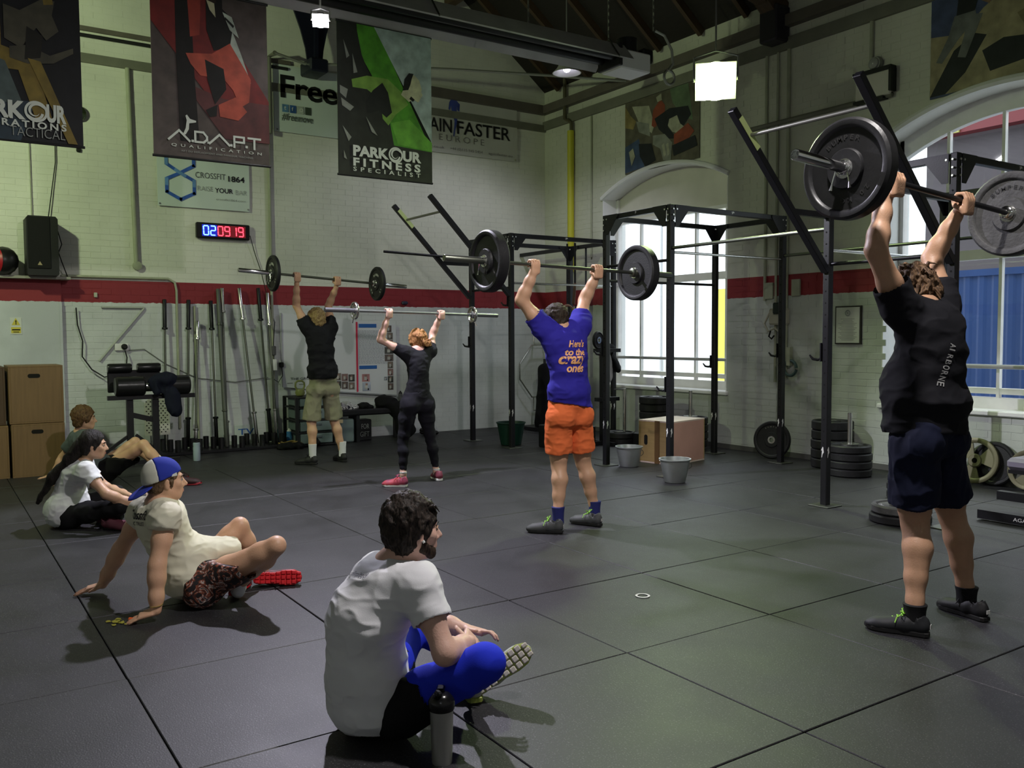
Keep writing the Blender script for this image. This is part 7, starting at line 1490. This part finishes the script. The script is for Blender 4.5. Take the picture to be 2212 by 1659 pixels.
def w_post(f):
    f.rbox((-3.0, 1.66, .02), (.5, .17, .12), r=.02, k=.04, sub=True)
T_ = tee(p, P, WTE, h=.006, ease=.016, hem=((-3.0, 1.38, .052), (0, .25, -1)), sl=.52, sr=(.070, .072), extra=w_ext, post=w_post, folds=[(.011, (5, 5, 10), 5), (.006, (13, 13, 24), 8)], neck_r=.070)
gt = [((-.045, 0), (.045, 0), (.05, .018), (.03, .03), (.0, .022), (-.03, .032), (-.05, .018))]
v = [( -2.965+a, 1.2, .565+b) for a, b in gt[0]]; 
for (s, x, z, w) in (('unlimited', -3.035, .575, .13),):
    vv, fc = text_verts(s, (x, 1.1, z+.09), (1, 0, .15), (0, 0, 1), .020, w, .01, .3); print_on(T_, vv, fc, M('print_charcoal', (.10, .10, .11), .7), None, (0, 1, -.35))
BLK_S = cloth('black_shorts_cloth', col=(.010, .010, .011)); shorts(p, P, BLK_S, ln=.42, r=(.096, .105), h=.007, waist=((-3, 1.38, .24), (0, 0, 1)), folds=[(.022, (7, 7, 7), 5)])
f = Field((-3.55, 1.25, -.02), (-2.35, 2.0, .50), .0065)
for S in 'LR': leg(f, P['hip'+S], P['kn'+S], P['an'+S], 1.02, (0, 0, 0)) ; f.cap(P['hip'+S], P['kn'+S], .088, .066, k=.03); f.ell(P['kn'+S], (.064, .064, .064), k=.03)
f.half((0, 0, .004), (0, 0, -1)); soft(f, 'compression_leggings', cloth('cobalt_lycra', col=(.012, .028, .55)), p, folds=[(.005, (9, 9, 9), 3)])
GRS = M('shoe_pale_knit', (.42, .44, .40), .7); TRD = M('tread_cream', (.52, .48, .42), .6); LIMS = M('sole_lime', (.30, .36, .06), .55)
shoe(p, (-2.985, 1.80, .055), (-3.075, 2.07, .12), (-.79, .49, -.30), GRS, LIMS, L=.285, tread=TRD, label='left trainer turned up, cream tread and lime sole')
shoe(p, (-2.96, 1.80, .010), (-3.22, 1.86, .012), (.0, .0, 1), GRS, LIMS, L=.275)
# ---------------------------------------------------------------- man in backwards cap
p = person('man in sleeveless cream T-shirt and backwards blue cap leaning back on hands', (-5.1, 1.2))
P = dict(pel=(-5.06, 1.245, .150), chest=(-5.11, 1.10, .36), neck=(-5.095, 1.065, .568), head=(-5.075, 1.085, .700), hf=(.02, 1, .06), hu=(0, -.05, 1), latp=(-1, .05, .0), latc=(-1, -.10, -.12),
         shL=(-5.29, 1.005, .490), shR=(-4.91, 1.045, .520), elL=(-5.455, .91, .265), elR=(-4.855, .985, .285), wrL=(-5.535, .82, .055), wrR=(-4.815, .965, .060), hipL=(-5.17, 1.25, .125), hipR=(-4.94, 1.245, .130),
         knL=(-5.12, 1.50, .385), knR=(-4.625, 1.55, .360), anL=(-5.20, 1.66, .085), anR=(-4.97, 1.45, .085), bulk=1.02, legb=.92, armb=1.0, glute=(0, -.01, -.02), calf=(0, -.3, -1))
body(p, P, .0060, mat=SK1, flat={'L': ((-.25, -1, -.30), (0, -.2, 1), (1, -.2, 0), .5, 1.0, .05), 'R': ((-.35, -1, -.38), (0, -.2, 1), (-1, .3, 0), .5, 1.0, .12)})
eyes(p, P, iris=(.05, .09, .10), brow=M('brow_brown', (.10, .06, .03), .7), lips=M('lip_pink', (.45, .17, .14), .4))
_f3, _u3 = nrm(P['hf']), nrm(P['hu']); _u3 = nrm(_u3-_f3*(_u3@_f3)); _l3 = np.cross(_u3, _f3); q = lambda a, b, c: A3(P['head'])+_l3*a+_f3*b+_u3*c; AX = (_l3, _f3, _u3)
hair(p, P, hairmat('hair_mid_brown', (.06, .035, .018), (.18, .11, .06)), h=.006, vol=.004, noise=.006, seed=3, nape=-.045)
CAPB = cloth('cap_blue_felt', col=(.020, .035, .30)); CAPC = cloth('cap_cream_felt', col=(.50, .50, .42))
def capshell(cutf, name, mat, parent, thick=.0):
    f = Field(q(0, 0, .05)-.16, q(0, 0, .05)+.18, .005); f.ell(q(0, -.018, .038), (.086+thick, .106+thick, .096+thick), AX, k=.01); f.ell(q(0, -.04, .0), (.082+thick, .080+thick, .06), AX, k=.02)
    f.half(q(0, .07, .045), -_u3*1+_f3*.30); f.half(q(0, -.10, -.022), -_u3*1+_f3*.0); cutf(f); return soft(f, name, mat, parent, 1)
cp = capshell(lambda f: f.half(q(0, -.050, .05), -_f3-_u3*.10), 'cap_front', CAPB, p)
cp['label'] = 'blue front of the backwards cap'
cb_ = capshell(lambda f: f.half(q(0, -.050, .05), _f3+_u3*.10), 'cap_back', CAPC, p); cb_['label'] = 'cream rear panels of the backwards cap'
f = Field(q(0, -.14, -.03)-.14, q(0, -.14, -.03)+.14, .005); f.ell(q(0, -.125, -.040), (.080, .085, .012), (_l3, nrm(_f3+_u3*.55), nrm(_u3-_f3*.55)), k=.01, cut=[(q(0, -.075, -.02), _f3)]); soft(f, 'cap_peak', CAPB, p, 1)
m = MB(); m.flat([(0, 0), (.030, .002), (.028, .020), (.006, .012)], Vector(q(-.0885, .018, .030)), Vector(_f3), Vector(_u3)); m.ico(Vector(q(0, -.018, .136)), .006); m.build('cap_flag', PW, cp)
CTE = cloth('cream_tee_cotton', col=(.66, .64, .50)); CTE.node_tree.nodes['Principled BSDF'].inputs['Specular IOR Level'].default_value = .2
def c_ext(f):
    f.ell((-5.07, 1.16, .16), (.175, .135, .12), k=.05); f.ell((-5.08, 1.24, .27), (.150, .12, .10), k=.05); f.ell((-5.06, 1.36, .285), (.125, .16, .060), k=.04)
    for S in 'LR': f.ell(A3(P['sh'+S])+A3((0, 0, .006)), (.068, .070, .058), k=.03)
def c_post(f): f.half((-5.06, 1.52, .26), (0, 1, -.5)); f.rbox((-5.0, 1.62, .02), (.6, .30, .18), r=.02, k=.03, sub=True)
T_ = tee(p, P, CTE, h=.006, ease=.018, sl=.20, sr=(.070, .074), hem=((-5.06, 1.2, .035), (0, .2, -1)), extra=c_ext, post=c_post, folds=[(.012, (7, 7, 11), 5), (.006, (16, 16, 24), 8)], neck_r=.066)
for (s, x, z, hh, w, bd) in (('Crossfit', -5.19, .512, .050, .21, .025), ('PUBLIC TRUST', -5.185, .478, .020, .19, .008)):
    vv, fc = text_verts(s, (x, .7, z), (1, -.05, .12), (0, .05, 1), hh, w, bd, .15); print_on(T_, vv, fc, PBK, None, (0, 1, -.1))
PSH, nt, pp_ = nodes_mat('patterned_boardshorts'); tcs = mk(nt, 'ShaderNodeTexCoord'); n1 = mk(nt, 'ShaderNodeTexNoise'); n1.inputs['Scale'].default_value = 16; n1.inputs['Detail'].default_value = 5; n1.inputs['Distortion'].default_value = 2.5; nt.links.new(tcs.outputs['Object'], n1.inputs[0])
rmp = mk(nt, 'ShaderNodeValToRGB'); rmp.color_ramp.interpolation = 'CONSTANT'; cr = rmp.color_ramp; cr.elements[0].color = (.012, .010, .012, 1); cr.elements[1].position = .47; cr.elements[1].color = (.10, .03, .02, 1)
for ps, c_ in ((.53, (.30, .08, .04, 1)), (.575, (.60, .52, .48, 1)), (.62, (.035, .03, .04, 1))): e = cr.elements.new(ps); e.color = c_
nt.links.new(n1.outputs[0], rmp.inputs[0]); nt.links.new(rmp.outputs[0], pp_.inputs[0]); pp_.inputs['Roughness'].default_value = .7
shorts(p, P, PSH, ln=.58, r=(.094, .100), h=.0065, waist=((-5.06, 1.24, .26), (0, 0, 1)), folds=[(.014, (9, 9, 9), 5)], label='dark boardshorts with a red and white splash pattern')
RDS = M('shoe_dark_maroon', (.10, .012, .016), .6); RSO = M('sole_scarlet', (.60, .012, .020), .5); 
shoe(p, (-5.13, 1.575, .060), (-4.985, 1.80, .065), (-.90, .34, -.22), RDS, RSO, L=.28, tread=RSO, label='left shoe lying on its side, scarlet tread')
shoe(p, (-5.00, 1.42, .010), (-5.22, 1.56, .010), (0, 0, 1), RDS, RSO, L=.27)
f = Field((-5.10, 1.32, -.02), (-4.84, 1.56, .24), .006); f.cap((-4.955, 1.452, .12), (-4.975, 1.440, .045), .043, .040, k=.02); f.half((0, 0, .003), (0, 0, -1)); soft(f, 'sock', MATS['sock_white'], p, folds=[(.006, (20, 20, 20), 1)])
MB().tube([(-4.815+.033*cos(a), .968+.030*sin(a), .088+.004*sin(a)) for a in np.linspace(0, 2*pi, 20)], .003, 6).build('bracelet', M('gold_bracelet', (.60, .45, .15), .3, .8), p)
tag(MB().cyl((-4.90, .85, .012), (-4.865, .875, .012), .010, 10).build('orange_marker', M('orange_plastic', (.85, .14, .03), .4)), 'small orange cap under the capped man\'s near fingers', 'cap')
# ---------------------------------------------------------------- seated woman
p = person('dark-haired woman in white T-shirt and black leggings sitting on the floor', (-7.68, .9))
P = dict(pel=(-7.69, .895, .125), chest=(-7.66, .93, .33), neck=(-7.575, 1.02, .520), head=(-7.475, 1.075, .655), hf=(.28, 1, -.02), hu=(.0, .02, 1), latp=(-1, .15, 0), latc=(-1, .12, 0), torso=TORSO_F,
         shL=(-7.76, 1.04, .455), shR=(-7.40, 1.00, .465), elL=(-7.74, 1.20, .27), elR=(-7.235, 1.12, .300), wrL=(-7.45, 1.32, .235), wrR=(-7.235, 1.315, .205), hipL=(-7.80, .93, .10), hipR=(-7.60, .92, .10),
         knL=(-7.80, 1.29, .22), knR=(-7.25, 1.22, .195), anL=(-7.36, 1.22, .075), anR=(-7.55, 1.18, .065), bulk=.92, legb=.86, armb=.84, hs=.95, nk=.85, jaw=.88, glute=(0, -.02, 0))
body(p, P, .0075, mat=SK4, flat={'R': ((-.1, 1, -.1), (0, .2, 1), (-1, 0, .3), .3, .92, .6), 'L': ((.6, .6, -.2), (0, .2, 1), (.8, -.4, .3), .3, .92, .6)})
eyes(p, P, brow=M('brow_dark', (.015, .010, .008), .7), lips=M('lip_pink', (.45, .17, .14), .4))
HLG = hairmat('hair_black_long', (.006, .005, .005), (.022, .017, .015))
def lng(f, q, ax): f.cap(q(0, -.085, -.02), A3((-7.62, .86, .50)), .045, .042, k=.03); f.cap(A3((-7.62, .86, .50)), A3((-7.70, .74, .30)), .042, .034, k=.03); 
f_ = hair(p, P, HLG, h=.0065, vol=.010, noise=.008, sc=(30, 30, 8), seed=8, nape=-.075)
f = Field((-7.9, .60, .10), (-7.3, 1.15, .80), .0065); q0 = A3(P['head']); f.cap(q0+A3((-.03, -.075, .01)), (-7.56, .93, .55), .058, .050, k=.03); f.cap((-7.56, .93, .55), (-7.66, .80, .40), .050, .038, k=.03); f.cap((-7.66, .80, .40), (-7.76, .70, .20), .038, .016, k=.03)
soft(f, 'long_hair', HLG, p, folds=[(.012, (24, 24, 5), 3)])
def s_ext(f): f.ell((-7.68, .86, .13), (.165, .125, .13), k=.05); f.ell((-7.66, .98, .19), (.14, .09, .10), k=.05)
T_ = tee(p, P, cloth('soft_white_tee', col=(.62, .63, .64)), h=.0075, ease=.018, sl=.50, sr=(.066, .072), hem=((-7.69, .9, .045), (0, .3, -1)), extra=s_ext, folds=[(.011, (7, 7, 12), 5), (.005, (20, 20, 26), 8)])
f = Field((-8.05, .65, -.02), (-7.1, 1.45, .40), .0075)
for S in 'LR': leg(f, P['hip'+S], P['kn'+S], P['an'+S], .98, P.get('calf', (0, 0, 0)))
torso(f, P, .014, t1=.3); [f.ell(A3(P['hip'+S])+A3(P['glute']), (.106, .106, .106), k=.04) for S in 'LR']; f.half((0, 0, .003), (0, 0, -1)); f.half((0, 0, .20), A3((0, -.6, 1))); soft(f, 'leggings', cloth('jet_leggings', col=(.010, .010, .012)), p, folds=[(.008, (12, 12, 12), 3)])
MARS = M('shoe_plum', (.085, .018, .030), .6); shoe(p, (-7.40, 1.12, .01), (-7.22, 1.30, .015), (.3, -.3, 1), MARS, SOLEB, L=.25); shoe(p, (-7.52, 1.10, .008), (-7.72, 1.28, .008), (0, 0, 1), MARS, SOLEB, L=.25)
wb_ = thing('water_bottle', 'clear water bottle with blue cap held by the seated woman', 'bottle', (-7.20, 1.38, .13)); PETM = M('clear_pet', (.80, .85, .88), .12, trans=.85)
MB().lathe([(.028, 0), (.032, .01), (.032, .06), (.029, .08), (.032, .10), (.032, .15), (.015, .195), (.013, .205)], (-7.195, 1.375, .155), (.10, .05, 1), 20).build('body', PETM, wb_, smooth=True)
MB().lathe([(.015, .205), (.015, .225), (.0, .225)], (-7.195, 1.375, .155), (.10, .05, 1), 16).build('cap', M('cap_blue_plastic', (.04, .12, .40), .4), wb_); MB().lathe([(.0325, .06), (.0325, .10)], (-7.195, 1.375, .155), (.10, .05, 1), 20, closed=False).build('label_band', M('label_blue', (.10, .16, .42), .5), wb_)
# ---------------------------------------------------------------- seated man behind her
p = person('brown-haired man in grey T-shirt and black shorts sitting beside the boxes', (-9.93, 1.45))
P = dict(pel=(-9.93, 1.49, .125), chest=(-9.96, 1.37, .32), neck=(-9.945, 1.325, .515), head=(-9.90, 1.35, .660), hf=(.20, 1, .05), hu=(0, -.06, 1), latp=(-1, .15, 0), latc=(-1, .10, 0),
         shL=(-10.14, 1.30, .44), shR=(-9.76, 1.35, .45), elL=(-10.28, 1.18, .235), elR=(-9.66, 1.29, .235), wrL=(-10.28, 1.09, .06), wrR=(-9.72, 1.16, .06), hipL=(-10.04, 1.52, .11), hipR=(-9.84, 1.53, .11),
         knL=(-9.93, 1.83, .385), knR=(-9.50, 1.83, .400), anL=(-9.68, 2.05, .09), anR=(-9.20, 2.06, .105), bulk=.98, legb=.93, glute=(0, -.02, 0), footR=(.2, 1, 0), footL=(.2, 1, 0), calf=(0, -.5, -.5))
body(p, P, .0085, mat=SK1, flat={'R': ((0, -1, -.2), (0, -.2, 1), (-1, 0, 0), .4), 'L': ((0, -1, -.2), (0, -.2, 1), (1, 0, 0), .4)})
eyes(p, P, brow=M('brow_brown', (.10, .06, .03), .7)); hair(p, P, hairmat('hair_chestnut', (.045, .022, .010), (.16, .085, .035)), h=.008, vol=.018, top=.006, noise=.018, seed=12, nape=-.06)
def g_ext(f): f.ell((-9.93, 1.44, .16), (.17, .14, .12), k=.05)
tee(p, P, cloth('grey_marl_tee', col=(.085, .10, .105)), h=.0085, ease=.018, sl=.60, sr=(.074, .078), hem=((-9.93, 1.5, .05), (0, .3, -1)), extra=g_ext, folds=[(.022, (8, 8, 12), 5)])
shorts(p, P, BLK_S, ln=.70, r=(.100, .112), h=.0085, waist=((-9.93, 1.5, .26), (0, 0, 1)), folds=[(.022, (8, 8, 8), 5)])
for S, a, b in (('R', (-9.20, 2.03), (-9.10, 2.29)), ('L', (-9.68, 2.02), (-9.58, 2.28))): shoe(p, (*a, .003), (*b, .003), (0, 0, 1), M('shoe_black_red', (.05, .012, .014), .6), M('sole_red', (.30, .02, .03), .5), L=.285, lace=PBK)
